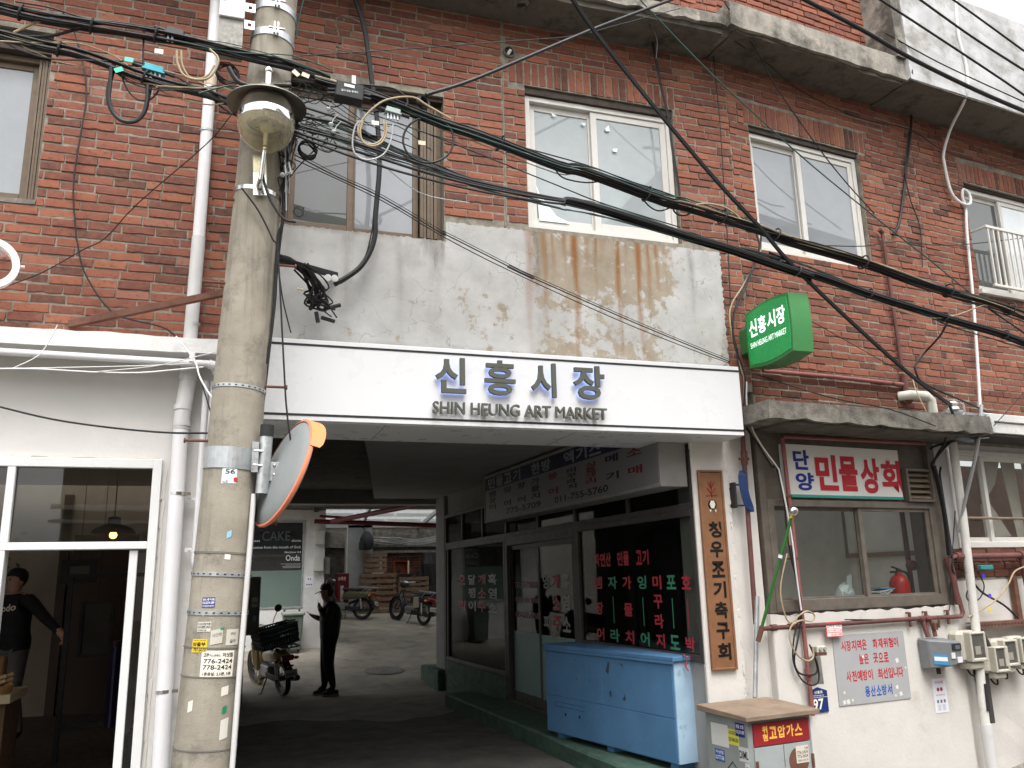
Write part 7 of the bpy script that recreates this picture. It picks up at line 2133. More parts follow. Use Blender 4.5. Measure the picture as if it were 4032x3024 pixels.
# ================================================================ people
def figure(T, name, nodes, edges, slots, pick, sub=2):
    """one continuous skinned body; slots: materials, pick(point) -> slot index"""
    names = list(nodes)
    me = bpy.data.meshes.new(name)
    me.from_pydata([nodes[k][:3] for k in names], [(names.index(a), names.index(b)) for a, b in edges], [])
    o = bpy.data.objects.new(name, me)
    COL.objects.link(o)
    md = o.modifiers.new('skin', 'SKIN')
    md.use_smooth_shade = True
    for i, k in enumerate(names):
        sv = me.skin_vertices[0].data[i]
        r = nodes[k][3]
        if k[-2] not in 'ft' and not k.endswith('th'):
            r = tuple(q * 1.14 for q in r) if isinstance(r, tuple) else r * 1.14
        sv.radius = r if isinstance(r, tuple) else (r, r)
        sv.use_root = (i == 0)
    s = o.modifiers.new('sub', 'SUBSURF')
    s.levels = sub
    dg = bpy.context.evaluated_depsgraph_get()
    dg.update()
    m2 = bpy.data.meshes.new_from_object(o.evaluated_get(dg))
    m2.name = name
    bpy.data.objects.remove(o)
    m2.materials.clear()
    for m in slots:
        m2.materials.append(m)
    for p in m2.polygons:
        p.material_index = pick(p.center)
        p.use_smooth = True
    q = bpy.data.objects.new(name, m2)
    COL.objects.link(q)
    q.parent = T
    BASE[q.name] = Vector((0, 0, 0))
    return q


FR['P'] = (1.52, 7.97, math.pi)          # the man faces the way the passage wall does: local +x is where he looks
PM = thing('person', 'man in a dark jacket and navy cap looking at his phone in the passage', 'person', 'P', (0, 0, 0))
CL, TR, SHO = M('dark_jacket', (.018, .018, .022), .6, v=.2), M('dark_trousers', (.013, .014, .02), .8, v=.2), M('dark_shoe', (.02, .02, .022), .6)
nd = {'pelvis': (-.02, 0, .93, (.155, .165)), 'waist': (-.025, 0, 1.08, (.155, .165)), 'chest': (-.035, 0, 1.28, (.16, .18)), 'collar': (-.005, 0, 1.41, (.085, .10)), 'neck': (.025, 0, 1.47, .055),
      'jaw': (.065, 0, 1.525, (.07, .065)), 'head': (.065, 0, 1.60, (.092, .078)), 'crown': (.05, 0, 1.655, (.085, .072)),
      'shl': (-.03, -.17, 1.375, .065), 'ell': (.0, -.23, 1.13, .052), 'wrl': (.20, -.12, 1.20, .034), 'pal': (.255, -.10, 1.225, (.03, .034)),
      'shr': (-.03, .17, 1.375, .065), 'elr': (.06, .23, 1.15, .052), 'wrr': (.15, .10, 1.33, .034), 'par': (.165, .065, 1.385, (.030, .034)),
      'hil': (-.01, -.085, .86, .118), 'knl': (.025, -.10, .50, .082), 'anl': (.03, -.10, .11, .047), 'tol': (.13, -.105, .045, (.042, .035)),
      'hir': (-.01, .085, .86, .118), 'knr': (.0, .10, .49, .082), 'anr': (-.09, .11, .11, .047), 'tor': (.02, .125, .045, (.042, .035))}
for nm, (wx, wy, wz), ds in (('pal', (.255, -.10, 1.225), [(.045, .03, .02), (.05, .015, .03), (.05, 0, .03), (.045, -.012, .025)]), ('par', (.165, .065, 1.385), [(-.005, -.02, .05), (.012, -.012, .052), (.02, .0, .045), (.022, .012, .036)])):
    for k, (dx, dy, dz) in enumerate(ds):
        nd[nm + 'f%d' % k] = (wx + dx * .7, wy + dy * .9, wz + dz * .7, .0115)
        nd[nm + 't%d' % k] = (wx + dx * 1.25 - .006, wy + dy * 1.2, wz + dz * .95, .0085)
    nd[nm + 'th'] = (wx + .012, wy - .034 if nm == 'par' else wy + .036, wz + .012, .012)
ed = [('pelvis', 'waist'), ('waist', 'chest'), ('chest', 'collar'), ('collar', 'neck'), ('neck', 'jaw'), ('jaw', 'head'), ('head', 'crown'), ('collar', 'shl'), ('shl', 'ell'), ('ell', 'wrl'), ('wrl', 'pal'), ('collar', 'shr'), ('shr', 'elr'), ('elr', 'wrr'), ('wrr', 'par'),
      ('pelvis', 'hil'), ('hil', 'knl'), ('knl', 'anl'), ('anl', 'tol'), ('pelvis', 'hir'), ('hir', 'knr'), ('knr', 'anr'), ('anr', 'tor')]
for nm in ('pal', 'par'):
    for k in range(4):
        ed += [(nm, nm + 'f%d' % k), (nm + 'f%d' % k, nm + 't%d' % k)]
    ed.append((nm, nm + 'th'))


def pick_man(p):
    if p.z > 1.455:
        return 0
    if p.x > .185 and p.z > 1.05 and p.y < .02 or (p.z > 1.345 and p.x > .10 and p.y > .0):
        return 0
    if p.z > .93:
        return 1
    return 2 if p.z > .10 else 3


BODY = figure(PM, 'body', nd, ed, [SKIN, CL, TR, SHO], pick_man)
part(PM, 'cap', MB().lathe((.055, 0, 1.625), [(.098, 0), (.102, .03), (.092, .075), (.06, .108), (.0, .118)], 20, (-.12, 0, 1)), P('181b2c'), smooth=True)
part(PM, 'cap_peak', MB().add([(.12, -.07, 1.625), (.22, -.05, 1.585), (.235, 0, 1.583), (.22, .05, 1.585), (.12, .07, 1.625), (.12, -.07, 1.617), (.22, -.05, 1.577), (.235, 0, 1.575), (.22, .05, 1.577), (.12, .07, 1.617)], [(0, 1, 2, 3, 4), (9, 8, 7, 6, 5), (0, 5, 6, 1), (1, 6, 7, 2), (2, 7, 8, 3), (3, 8, 9, 4)]), P('181b2c'))
part(PM, 'hair', MB().lathe((.02, 0, 1.56), [(.075, -.03), (.084, .02), (.088, .07)], 16, (-.1, 0, 1)), BLACKM, smooth=True)
mb = MB().add([(.155, -.012, 1.565), (.155, .012, 1.565), (.178, 0, 1.555), (.150, 0, 1.60)], [(0, 1, 2), (0, 2, 3), (2, 1, 3)])
part(PM, 'nose', mb, SKIN)
for s_ in (-1, 1):
    part(PM, 'ear', MB().ball((.045, .082 * s_, 1.565), .026, 5, sq=(.8, .35, 1.2)), SKIN, smooth=True)
    part(PM, 'eye', MB().ball((.142, .03 * s_, 1.598), .009, 4), BLACKM)
for y, x in ((-.105, .03), (.12, -.085)):
    part(PM, 'shoe', MB().add([(x - .085, y - .045, 0), (x + .05, y - .05, 0), (x + .175, y - .035, 0), (x + .19, y, 0), (x + .175, y + .035, 0), (x + .05, y + .05, 0), (x - .085, y + .045, 0), (x - .08, y - .04, .08), (x + .05, y - .045, .095), (x + .165, y - .03, .05), (x + .178, y, .045), (x + .165, y + .03, .05), (x + .05, y + .045, .095), (x - .08, y + .04, .08)], [(6, 5, 4, 3, 2, 1, 0), (7, 8, 9, 10, 11, 12, 13)] + [(i, (i + 1) % 7, (i + 1) % 7 + 7, i + 7) for i in range(7)]), SHO, bevel=.006)
    part(PM, 'shoe_sole', MB().box(x - .09, x + .185, y - .05, y + .05, -.0, .018), P('8a8378'))
solo('phone', 'smartphone held low by the man in the passage', 'phone', MB().obox((.30, -.10, 1.265), (.05, 0, -.03 + .06), (0, .036, 0), (-.003, 0, .004)), P('5f676f', .2), 'P', (.3, -.1, 1.26))
solo('cigarette', 'cigarette in the raised hand of the man in the passage', 'cigarette', MB().cyl((.17, .05, 1.425), (.185, .01, 1.475), .004, 6), P('e8e4da'), 'P', (.17, .05, 1.43))

FR['Q'] = (-2.10, 3.6, -math.pi / 2 - .65)     # the shopkeeper faces the street
SK = thing('person', 'shopkeeper in a black sweater reaching out an arm inside the white shop', 'person', 'Q', (0, 0, .28))
z0 = .28
nd = {'pelvis': (0, 0, .92, (.12, .15)), 'waist': (0, 0, 1.06, (.115, .145)), 'chest': (.01, 0, 1.26, (.125, .175)), 'collar': (.01, 0, 1.39, (.08, .10)), 'neck': (.02, 0, 1.44, .052), 'jaw': (.04, -.02, 1.50, (.07, .065)), 'head': (.035, -.02, 1.57, (.09, .08)), 'crown': (.025, -.02, 1.63, (.08, .072)),
      'shl': (.0, .18, 1.36, .065), 'ell': (.03, .43, 1.19, .05), 'wrl': (.02, .66, 1.03, .033), 'pal': (.02, .73, .985, (.026, .038)),
      'shr': (.0, -.18, 1.36, .065), 'elr': (.05, -.28, 1.10, .05), 'wrr': (.22, -.25, 1.0, .033), 'par': (.28, -.23, 1.0, (.026, .038)),
      'hil': (0, .085, .85, .098), 'knl': (.05, .12, .49, .068), 'anl': (-.02, .17, .10, .047), 'tol': (.09, .19, .045, (.042, .035)),
      'hir': (0, -.085, .85, .098), 'knr': (.02, -.10, .48, .068), 'anr': (-.03, -.11, .10, .047), 'tor': (.08, -.12, .045, (.042, .035))}
for nm in ('pal', 'par'):
    wx, wy, wz = nd[nm][:3]
    sg_ = 1 if nm == 'pal' else -1
    for k in range(4):
        nd[nm + 'f%d' % k] = (wx + .025 + .012 * k, wy + sg_ * (.035 - .012 * k), wz - .035 + .004 * k, .0115)
        nd[nm + 't%d' % k] = (wx + .045 + .014 * k, wy + sg_ * (.05 - .016 * k), wz - .07 + .006 * k, .0085)
    nd[nm + 'th'] = (wx + .04, wy - sg_ * .02, wz + .005, .0115)
ed = [e for e in ed]
nd = {k: (v[0], v[1], v[2], v[3]) for k, v in nd.items()}
SWT, JEAN = M('black_sweater', (.012, .012, .014), .85), M('grey_jeans', (.10, .10, .10), .85, v=.15)


def pick_keeper(p):
    if p.z > 1.425 or (p.y > .63 and p.z < 1.2) or (p.x > .235 and p.z > .85):
        return 0
    if p.z > .88:
        return 1
    return 2 if p.z > .1 else 3


SB = figure(SK, 'body', nd, ed, [SKIN, SWT, JEAN, SHO], pick_keeper)
BASE[SK.name] = Vector((0, 0, 0))
part(SK, 'hair', MB().lathe((.012, -.02, 1.575), [(.082, -.05), (.098, .0), (.10, .04), (.088, .085), (.055, .112), (0, .12)], 18, (-.25, 0, 1)), BLACKM, smooth=True)
part(SK, 'nose', MB().add([(.118, -.03, 1.545), (.118, -.008, 1.545), (.145, -.02, 1.535), (.118, -.02, 1.58)], [(0, 1, 2), (0, 2, 3), (2, 1, 3)]), SKIN)
for s_ in (-1, 1):
    part(SK, 'eye', MB().ball((.115, -.02 + .03 * s_, 1.575), .009, 4), BLACKM)
    part(SK, 'ear', MB().ball((.02, -.02 + .084 * s_, 1.545), .025, 5, sq=(.8, .35, 1.2)), SKIN, smooth=True)
mb = text_mb(MB(), 'woodo', -.16, .14, 1.235, 1.305, 0, 0, .03, .12)
mb.v = [(.150 - 1.2 * x * x, x, z) for x, _, z in mb.v]
part(SK, 'sweater_lettering', mb, P('c9c2b4'))

# ================================================================ motorbikes
def bike(name, label, x, y, ang, body_col, shield_col, kind, group, lean=0.):
    FR[label] = (x, y, ang)
    zg = gz(x, y)
    T = thing(name, label, 'motorbike', label, (0, 0, zg), group)
    pit = math.atan2(gz(x + math.cos(ang), y + math.sin(ang)) - zg, 1)
    BASE[T.name] = Vector((0, 0, 0))
    T.rotation_euler = (lean, -pit, ang)
    wb, wr = (1.16, .27) if kind != 'big' else (1.26, .29)
    for wx in (0, wb):
        t_ = part(T, 'tyre', MB().lathe((wx, 0, wr), [(wr - .065, -.03), (wr - .02, -.042), (wr, -.018), (wr, .018), (wr - .02, .042), (wr - .065, .03), (wr - .065, -.03)], 28, (0, 1, 0)), BLACK, smooth=True)
        part(t_, 'rim', MB().lathe((wx, 0, wr), [(wr - .06, -.022), (wr - .085, -.018), (wr - .085, .018), (wr - .06, .022)], 24, (0, 1, 0)), M('wheel_alloy', (.13, .13, .13), .4, .7), smooth=True)
        mb = MB()
        for k in range(14):
            a = 6.283 * k / 14
            mb.cyl((wx, .03 * (-1) ** k, wr), (wx + math.cos(a) * (wr - .08), 0, wr + math.sin(a) * (wr - .08)), .0035, 4)
        mb.cyl((wx, -.05, wr), (wx, .05, wr), .045, 12)
        part(t_, 'spoke', mb, M('wheel_alloy', (.13, .13, .13), .4, .7))
    for s_ in (-1, 1):
        part(T, 'fork', MB().tube([(wb, .062 * s_, wr), (wb - .10, .062 * s_, wr + .28), (wb - .2, .05 * s_, .78)], .018, 8), M('fork_dark', (.06, .06, .06), .4, .5), smooth=True)
        part(T, 'shock', MB().cyl((.0, .085 * s_, wr), (.06, .085 * s_, .60), .024, 10), STEEL)
    part(T, 'front_fender', MB().lathe((wb, 0, wr), [(wr + .012, -.055), (wr + .035, -.03), (wr + .035, .03), (wr + .012, .055)], 24, (0, 1, 0)), shield_col, smooth=True)
    part(T, 'frame', MB().tube([(wb - .2, 0, .74), (wb - .42, 0, .42), (.45, 0, .36), (.1, 0, .5)], .035, 10), BLACKM, smooth=True)
    part(T, 'engine', MB().box(.38, .74, -.09, .09, .20, .40).cyl((.62, 0, .30), (.84, 0, .33), .06, 12), M('engine_alloy', (.25, .25, .25), .45, .6), bevel=.02)
    yz = [(-.13, .52), (.13, .52), (.15, .66), (.10, .72), (-.10, .72), (-.15, .66)]
    mb = MB()
    rings = [(-.22, .55, .62), (.0, .9, .62), (.35, 1.0, .60), (.55, .8, .56)]
    vs, fs = [], []
    for px, k, zc in rings:
        for yy, zz in yz:
            vs.append((px, yy * k, zc + (zz - .62) * k))
    for i in range(len(rings) - 1):
        for q in range(6):
            fs.append((i * 6 + q, i * 6 + (q + 1) % 6, (i + 1) * 6 + (q + 1) % 6, (i + 1) * 6 + q))
    fs += [tuple(range(6)), tuple(range(18, 24))]
    part(T, 'body_cover', mb.add(vs, fs), body_col, bevel=.015, smooth=True)
    part(T, 'seat', MB().box(-.05, .58, -.12, .12, .715, .775), BLACKM, bevel=.03)
    if kind != 'big':
        for s_ in (-1, 1):
            part(T, 'leg_shield', MB().add([(wb - .22, .05 * s_, .80), (wb - .20, .15 * s_, .72), (wb - .28, .17 * s_, .42), (wb - .36, .13 * s_, .28), (wb - .34, .05 * s_, .30)] + [(wb - .245, .05 * s_, .80), (wb - .225, .15 * s_, .72), (wb - .305, .17 * s_, .42), (wb - .385, .13 * s_, .28), (wb - .365, .05 * s_, .30)], [(0, 1, 2, 3, 4), (9, 8, 7, 6, 5)] + [(i, (i + 1) % 5, (i + 1) % 5 + 5, i + 5) for i in range(5)]), shield_col, bevel=.006)
    part(T, 'headlight_cowl', MB().ball((wb - .21, 0, .90), .12, 9, sq=(.95, 1.05, .85)), shield_col, smooth=True)
    part(T, 'headlight', MB().lathe((wb - .12, 0, .90), [(0, .035), (.06, .025), (.075, 0)], 16, (1, 0, 0)), P('d8d8d0', .15))
    part(T, 'instrument', MB().lathe((wb - .27, 0, .965), [(0, .02), (.055, .015), (.06, 0)], 14, (-.4, 0, 1)), P('c9c9c4', .25))
    part(T, 'handlebar', MB().tube([(wb - .34, -.34, .99), (wb - .25, -.15, .97), (wb - .23, 0, .95), (wb - .25, .15, .97), (wb - .34, .34, .99)], .013, 8), STEEL, smooth=True)
    for s_ in (-1, 1):
        part(T, 'grip', MB().cyl((wb - .33, .25 * s_, .985), (wb - .38, .38 * s_, 1.0), .021, 10), BLACKM)
        part(T, 'brake_lever', MB().cyl((wb - .26, .22 * s_, .98), (wb - .30, .37 * s_, .985), .007, 6), STEEL)
        m_ = part(T, 'mirror', MB().lathe((wb - .33, .30 * s_, 1.235), [(0, .018), (.05, .014), (.066, 0), (.05, -.006), (0, -.008)], 18, (1, 0, .1)), BLACKM, smooth=True)
        part(m_, 'stem', MB().tube([(wb - .27, .22 * s_, .99), (wb - .28, .25 * s_, 1.09), (wb - .32, .29 * s_, 1.19)], .007, 6), BLACKM)
        part(T, 'indicator', MB().ball((-.22, .16 * s_, .60), .035, 6, sq=(1, 1.2, .8)), P('d0762a', .3), smooth=True)
    part(T, 'rear_rack', MB().box(-.42, .12, -.16, -.135, .80, .82).box(-.42, .12, .135, .16, .80, .82).box(-.42, -.40, -.135, .135, .80, .82).box(-.2, -.18, -.135, .135, .80, .82).box(.09, .11, -.135, .135, .80, .82).bar((-.15, .14, .80), (.05, .12, .66), .015, .015).bar((-.15, -.14, .80), (.05, -.12, .66), .015, .015), STEEL)
    part(T, 'rear_fender', MB().add([(-.10, -.06, .60), (-.10, .06, .60), (-.36, -.06, .42), (-.36, .06, .42), (-.33, -.055, .30), (-.33, .055, .30), (-.12, -.06, .575), (-.12, .06, .575)], [(0, 1, 3, 2), (2, 3, 5, 4), (4, 5, 7, 6), (0, 2, 4, 6), (1, 7, 5, 3)]), BLACKM)
    tl = part(T, 'tail_light', MB().box(-.30, -.22, -.10, .10, .585, .665), P('8e1c1e', .25), bevel=.015)
    part(tl, 'reflector', MB().box(-.365, -.355, -.05, .05, .505, .535), P('b5301e', .3))
    pl = part(T, 'number_plate', MB().obox((-.375, 0, .41), (.012, 0, .05), (0, .105, 0), (-.0015, 0, .0004)), P('c4c8c4', .4))
    mb = text_mb(MB(), '6660' if kind == 'front' else '3772', -.085, .085, .375, .425, 0, 0, .02)
    mb.v = [(-.3785 + (z - .41) * .24 - .0012, -x_, z) for x_, _, z in mb.v]
    part(pl, 'digits', mb, P('2b4a3c'))
    part(T, 'exhaust', MB().tube([(.60, -.11, .24), (.35, -.13, .20), (.10, -.14, .22)], .018, 8).cyl((.12, -.14, .22), (-.26, -.15, .29), .045, 14), M('exhaust_steel', (.14, .14, .14), .35, .8), smooth=True)
    part(T, 'chain_case', MB().box(.0, .45, .085, .11, .22, .32), BLACKM, bevel=.01)
    part(T, 'side_stand', MB().tube([(.42, .09, .24), (.36, .22, .015), (.33, .27, .01)], .011, 6).cyl((.46, -.2, .22), (.46, .2, .22), .012, 8), BLACKM)
    return T


gb = 'motorbikes parked in the passage'
BEIGE = P('b9a77c', .35)
hd = math.atan2(1.08, -.37)
FB = bike('motorbike', 'beige delivery motorbike carrying a dark green crate, parked just inside the passage', .85, 8.12, hd, BEIGE, BEIGE, 'front', gb, R_(-7))
bike('motorbike', 'dark motorbike with a rag on its side, parked at the far end of the courtyard', 4.52, 14.65, math.atan2(1.15, -.46), BLACKM, P('2c3036', .35), 'big', gb, R_(5))
bike('motorbike', 'cream tailed scooter parked behind the man in the cap', 3.2, 16.0, math.atan2(.55, -.9), P('55523c', .3), BLACKM, 'third', gb, R_(4))
solo('rag', 'pale rag hanging from the dark motorbike in the courtyard', 'rag', MB().obox((4.37, 14.72, gz(4.4, 14.7) + .55), (.07, -.02, 0), (.01, .02, 0), (.01, 0, .13)), P('8e8a7c'), 'A', (4.37, 14.72, 1.2))
# the lattice crate on the rack
FR['CR'] = (.85, 8.12, hd)
CRT = thing('crate', 'dark green plastic lattice crate strapped on the beige motorbike', 'crate', 'CR', (-.2, 0, .83))
CRT.rotation_euler = (R_(-13), R_(-2), hd)
CRT.location = Vector((.85, 8.12, 0)) + Matrix.Rotation(hd, 3, 'Z') @ Vector((-.16, .20, .80))
BASE[CRT.name] = Vector((0, 0, 0))
CG = M('crate_green', (.018, .05, .038), .45, v=.12)
part(CRT, 'floor', MB().box(-.20, .20, -.29, .29, .0, .012), CG)
for nm, a, b in (('rim', .29, .31), ('rim', .0, .03)):
    k = 1.06 if a > .1 else 1.
    part(CRT, nm, MB().box(-.215 * k, .215 * k, -.305 * k, -.29 * k, a, b).box(-.215 * k, .215 * k, .29 * k, .305 * k, a, b).box(-.215 * k, -.2 * k, -.29 * k, .29 * k, a, b).box(.2 * k, .215 * k, -.29 * k, .29 * k, a, b), CG)
mb = MB()
for s_ in (-1, 1):
    for i in range(14):
        y_ = -.27 + .54 * i / 13
        mb.bar((s_ * .205, y_, .03), (s_ * .216, y_ * 1.05, .29), .026, .006, (1, 0, 0))
    for i in range(10):
        x_ = -.19 + .38 * i / 9
        mb.bar((x_, s_ * .295, .03), (x_ * 1.05, s_ * .310, .29), .026, .006, (0, 1, 0))
    for z_ in (.10, .17, .23):
        k = 1 + .05 * z_ / .3
        mb.box(s_ * .203 * k, s_ * .216 * k, -.30 * k, .30 * k, z_, z_ + .045).box(-.2 * k, .2 * k, s_ * .293 * k, s_ * .306 * k, z_, z_ + .045)
part(CRT, 'lattice', mb, CG)
for s_ in (-1, 1):
    part(CRT, 'handle', MB().box(-.07, .07, s_ * .325, s_ * .345, .27, .33), CG, bevel=.006)

# ================================================================ the courtyard
CY = thing('cafe_building', 'white courtyard building with a dark lettered cafe window', 'building', 'A', (1, 12.3, .4))
part(CY, 'wall', holed_wall(MB(), -.6, 1.86, -.2, 3.9, [(.0, 1.42, 1.24, 3.06)], 12.3, 12.6), WHITE_D, rough=.003)
part(CY, 'side_wall', MB().box(1.80, 1.862, 12.6, 18.4, .2, 3.9), WHITE_D)
CWN = part(CY, 'window', MB().frame(.0, 1.42, 12.28, 12.36, 1.24, 3.06, .035), STEEL)
part(CWN, 'pane', MB().box(.035, 1.385, 12.32, 12.325, 1.275, 3.025), pane('cafe_dark_pane', (.018, .02, .022), spec=.6))
part(CWN, 'frosted_film', MB().box(.037, 1.383, 12.315, 12.319, 1.278, 2.02), P('5c6b65', .5))
CW_ = P('c4c8c8', .6)
for body, x0, x1, z0_, z1_ in (('live on', .12, .50, 2.62, 2.67), ('alone,', 1.16, 1.36, 2.61, 2.67), ('that comes from the mouth of God.', .22, 1.36, 2.48, 2.535), ('Matthew 4:4', 1.02, 1.36, 2.38, 2.42), ('Onda', 1.05, 1.34, 2.22, 2.34)):
    txt(CY, 'window_lettering', body, x0, x1, z0_, z1_, 12.317, CW_, 0, .008)
txt(CY, 'outline_lettering', 'CAKE', .55, 1.12, 2.64, 2.84, 12.3175, P('4c5254'), 0, -.0)
mb = MB()
for k, (a, b) in enumerate(((.95, 1.36), (1.05, 1.36), (.98, 1.36), (1.0, 1.36))):
    mb.box(a, b, 12.316, 12.318, 2.15 - k * .026, 2.16 - k * .026)
part(CY, 'fine_print', mb, P('8a9090'))
part(CY, 'conduit', MB().cyl((.1, 12.28, 3.32), (1.86, 12.28, 3.30), .012, 6).box(1.60, 1.70, 12.24, 12.3, 3.25, 3.34), P('55534e'))
for x0, z0_, z1_ in ((1.64, 2.55, 2.84), (1.63, 1.99, 2.29)):
    t = thing('meter_box', 'upper grey meter box on the corner of the white courtyard building' if z0_ > 2.3 else 'lower grey meter box on the corner of the white courtyard building', 'meter box', 'A', (x0 + .1, 12.2, z0_), 'meter boxes on the courtyard building')
    part(t, 'box', MB().box(x0, x0 + .20, 12.15, 12.299, z0_, z1_), P('a4a49c'), bevel=.008)
    part(t, 'twin_box', MB().box(1.864, 1.98, 12.36, 12.60, z0_ - .06, z1_ - .01), P('8c8c84'), bevel=.008)
    part(t, 'cable', MB().tube([(x0 + .17, 12.27, z0_), (x0 + .2, 12.27, z0_ - .14), (1.85, 12.28, z0_ - .22)], .007, 6), PVCP)
t = thing('paper_notice', 'white paper notice on the courtyard wall beside the cafe window', 'notice', 'A', (1.5, 12.29, 1.75))
part(t, 'sheet', MB().box(1.47, 1.63, 12.293, 12.297, 1.66, 1.90), P('c8c8d2'))
mb = MB()
for dx in (-.022, .022):
    mb.lathe((1.55 + dx, 12.2925, 1.83), [(0, .001), (.016, .001), (.016, 0)], 12, (0, -1, 0))
mb.box(1.49, 1.52, 12.2915, 12.2925, 1.70, 1.73).box(1.535, 1.565, 12.2915, 12.2925, 1.70, 1.73).box(1.58, 1.61, 12.2915, 12.2925, 1.70, 1.73)
part(t, 'print', mb, P('50505c'))
BN_ = thing('rubbish_bin', 'grey green wheeled rubbish bin against the white courtyard wall', 'bin', 'A', (1.2, 11.9, gz(1.2, 11.9)))
zb = gz(1.2, 11.9)
part(BN_, 'body', MB().add([(1.06, 11.72, zb + .05), (1.36, 11.72, zb + .05), (1.36, 12.02, zb + .05), (1.06, 12.02, zb + .05), (1.01, 11.66, zb + .72), (1.41, 11.66, zb + .72), (1.41, 12.10, zb + .72), (1.01, 12.10, zb + .72)], [(3, 2, 1, 0), (0, 1, 5, 4), (1, 2, 6, 5), (2, 3, 7, 6), (3, 0, 4, 7), (4, 5, 6, 7)]), P('5c655c'), bevel=.012)
part(BN_, 'lid', MB().box(.98, 1.44, 11.62, 12.14, zb + .72, zb + .79), P('7d867a'), bevel=.02)
for x in (1.05, 1.35):
    part(BN_, 'wheel', MB().lathe((x, 12.06, zb + .08), [(0, -.02), (.08, -.02), (.08, .02), (0, .02)], 14, (1, 0, 0)), BLACKM)
    part(BN_, 'lid_knob', MB().cyl((x, 12.1, zb + .79), (x, 12.1, zb + .83), .02, 8), BLACKM)
LB = thing('notice_box', 'grey framed notice box with a bicycle picture behind the pole', 'notice', 'A', (.3, 7.4, 1.0))
part(LB, 'frame', MB().frame(.12, .40, 6.9, 6.98, 1.02, 1.86, .03), M('notice_frame', (.22, .22, .21), .5), bevel=.01)
part(LB, 'panel', MB().box(.15, .37, 6.93, 6.97, 1.05, 1.83), P('77776f'))
part(LB, 'white_card', MB().box(.28, .365, 6.918, 6.929, 1.42, 1.56), P('d4d4d4'))
mb = MB()
for x in (.305, .342):
    mb.lathe((x, 6.917, 1.475), [(.016, 0), (.018, .0005), (.014, .0005), (.013, 0)], 14, (0, -1, 0))
mb.bar((.305, 6.917, 1.475), (.325, 6.917, 1.50), .003, .003).bar((.325, 6.917, 1.50), (.342, 6.917, 1.475), .003, .003)
part(LB, 'bicycle_picture', mb, BLACKM)
part(LB, 'blue_card', MB().box(.31, .36, 6.918, 6.929, 1.22, 1.30), P('7fb4d8'))
part(LB, 'post', MB().box(.10, .12, 6.93, 6.97, 0, 1.86), STEEL)
solo('stone_block', 'dark stone block on the ground at the pole side of the passage', 'block', MB().box(-.02, .22, 7.6, 8.3, -.05, .42), DARK, 'A', (.1, 7.9, 0), bevel=.03)
mb = MB().lathe((2.72, 9.6, gz(2.7, 9.6) + .004), [(0, .003), (.30, .003), (.315, .0), (.36, .0), (.365, -.004)], 32, (0, -.1, 1))
MHC = thing('manhole_cover', 'round manhole cover in the courtyard paving behind the man', 'manhole cover', 'A', (2.72, 9.6, .16))
part(MHC, 'cover', mb, M('manhole_iron', (.13, .12, .11), .6, v=.2), smooth=False)
mb = MB()
for r in (.08, .16, .24):
    mb.lathe((2.72, 9.6, gz(2.7, 9.6) + .0085), [(r, 0), (r + .02, .002), (r + .04, 0)], 24, (0, -.1, 1))
each(MHC, 'raised_ring', mb, M('manhole_ring', (.17, .16, .145), .6))

BK = thing('courtyard_wall', 'weathered back wall of the courtyard with a brick arch and a concrete band', 'wall', 'A', (4, 18.5, 1))
part(BK, 'wall', MB().box(1.8, 8.5, 18.5, 18.8, .5, 4.6), MORTAR)
part(BK, 'concrete_band', MB().box(1.86, 8.4, 18.30, 18.5, 2.72, 3.2), CONC_RAW, rough=.01)
part(BK, 'ledge', MB().box(3.4, 8.4, 18.35, 18.5, 2.55, 2.62), CONC)
part(BK, 'cement_panel', MB().box(1.86, 3.4, 18.44, 18.5, .8, 2.72), CONC_U)
part(BK, 'door', MB().box(2.05, 2.85, 18.38, 18.44, 1.0, 2.4), P('4c4a47'))
part(BK, 'window', MB().frame(3.45, 4.1, 18.40, 18.46, 2.0, 2.55, .05).box(3.4, 4.15, 18.36, 18.46, 1.95, 2.0), PVCP)
lay(BK, 'A', courses(3.4, 7.0, 1.05, 2.55, [(3.4, 4.15, 1.95, 2.6), (4.62, 5.0, 1.6, 2.05)], 41), [], 18.49, 120, BRICK_D, seed=41)
part(BK, 'arch_hollow', MB().poly([(4.62, 1.6), (5.0, 1.6), (5.0, 1.9), (4.94, 2.02), (4.81, 2.07), (4.68, 2.02), (4.62, 1.9)], 18.483, 18.487), BLACKM)
for k in range(11):
    a = R_(180 - k * 18)
    part(BK, 'arch_brick', MB().obox((4.81 + .27 * math.cos(a), 18.475, 1.88 + .25 * math.sin(a)), (.045 * math.cos(a), 0, .045 * math.sin(a)), (0, .02, 0), (-.027 * math.sin(a), 0, .027 * math.cos(a))), BRICK)
PL2 = thing('courtyard_pillar', 'square grey pillar with a white edge standing in the courtyard', 'pillar', 'A', (3.2, 17.5, .9))
part(PL2, 'shaft', MB().box(2.97, 3.66, 17.3, 17.7, .6, 3.3), M('grey_pillar', (.24, .24, .24), .8, v=.15), bevel=.01)
part(PL2, 'white_side', MB().box(2.95, 2.968, 17.29, 17.71, .6, 3.3), WHITE)
part(PL2, 'beam', MB().box(1.9, 5.5, 17.3, 17.7, 3.22, 3.4), WHITE_D)
RF = thing('courtyard_roof', 'translucent corrugated roof sheets on rafters over the courtyard', 'roof', 'A', (4, 14, 3.5))
tm, TN, TL_, TB = nt('translucent_sheet')
TN.remove(TB)
a1, a2, a3 = TN.new('ShaderNodeBsdfTranslucent'), TN.new('ShaderNodeBsdfTransparent'), TN.new('ShaderNodeMixShader')
a1.inputs[0].default_value = (.17, .18, .18, 1)
a2.inputs[0].default_value = (.9, .92, .92, 1)
a3.inputs[0].default_value = .12
TL_.new(a1.outputs[0], a3.inputs[1])
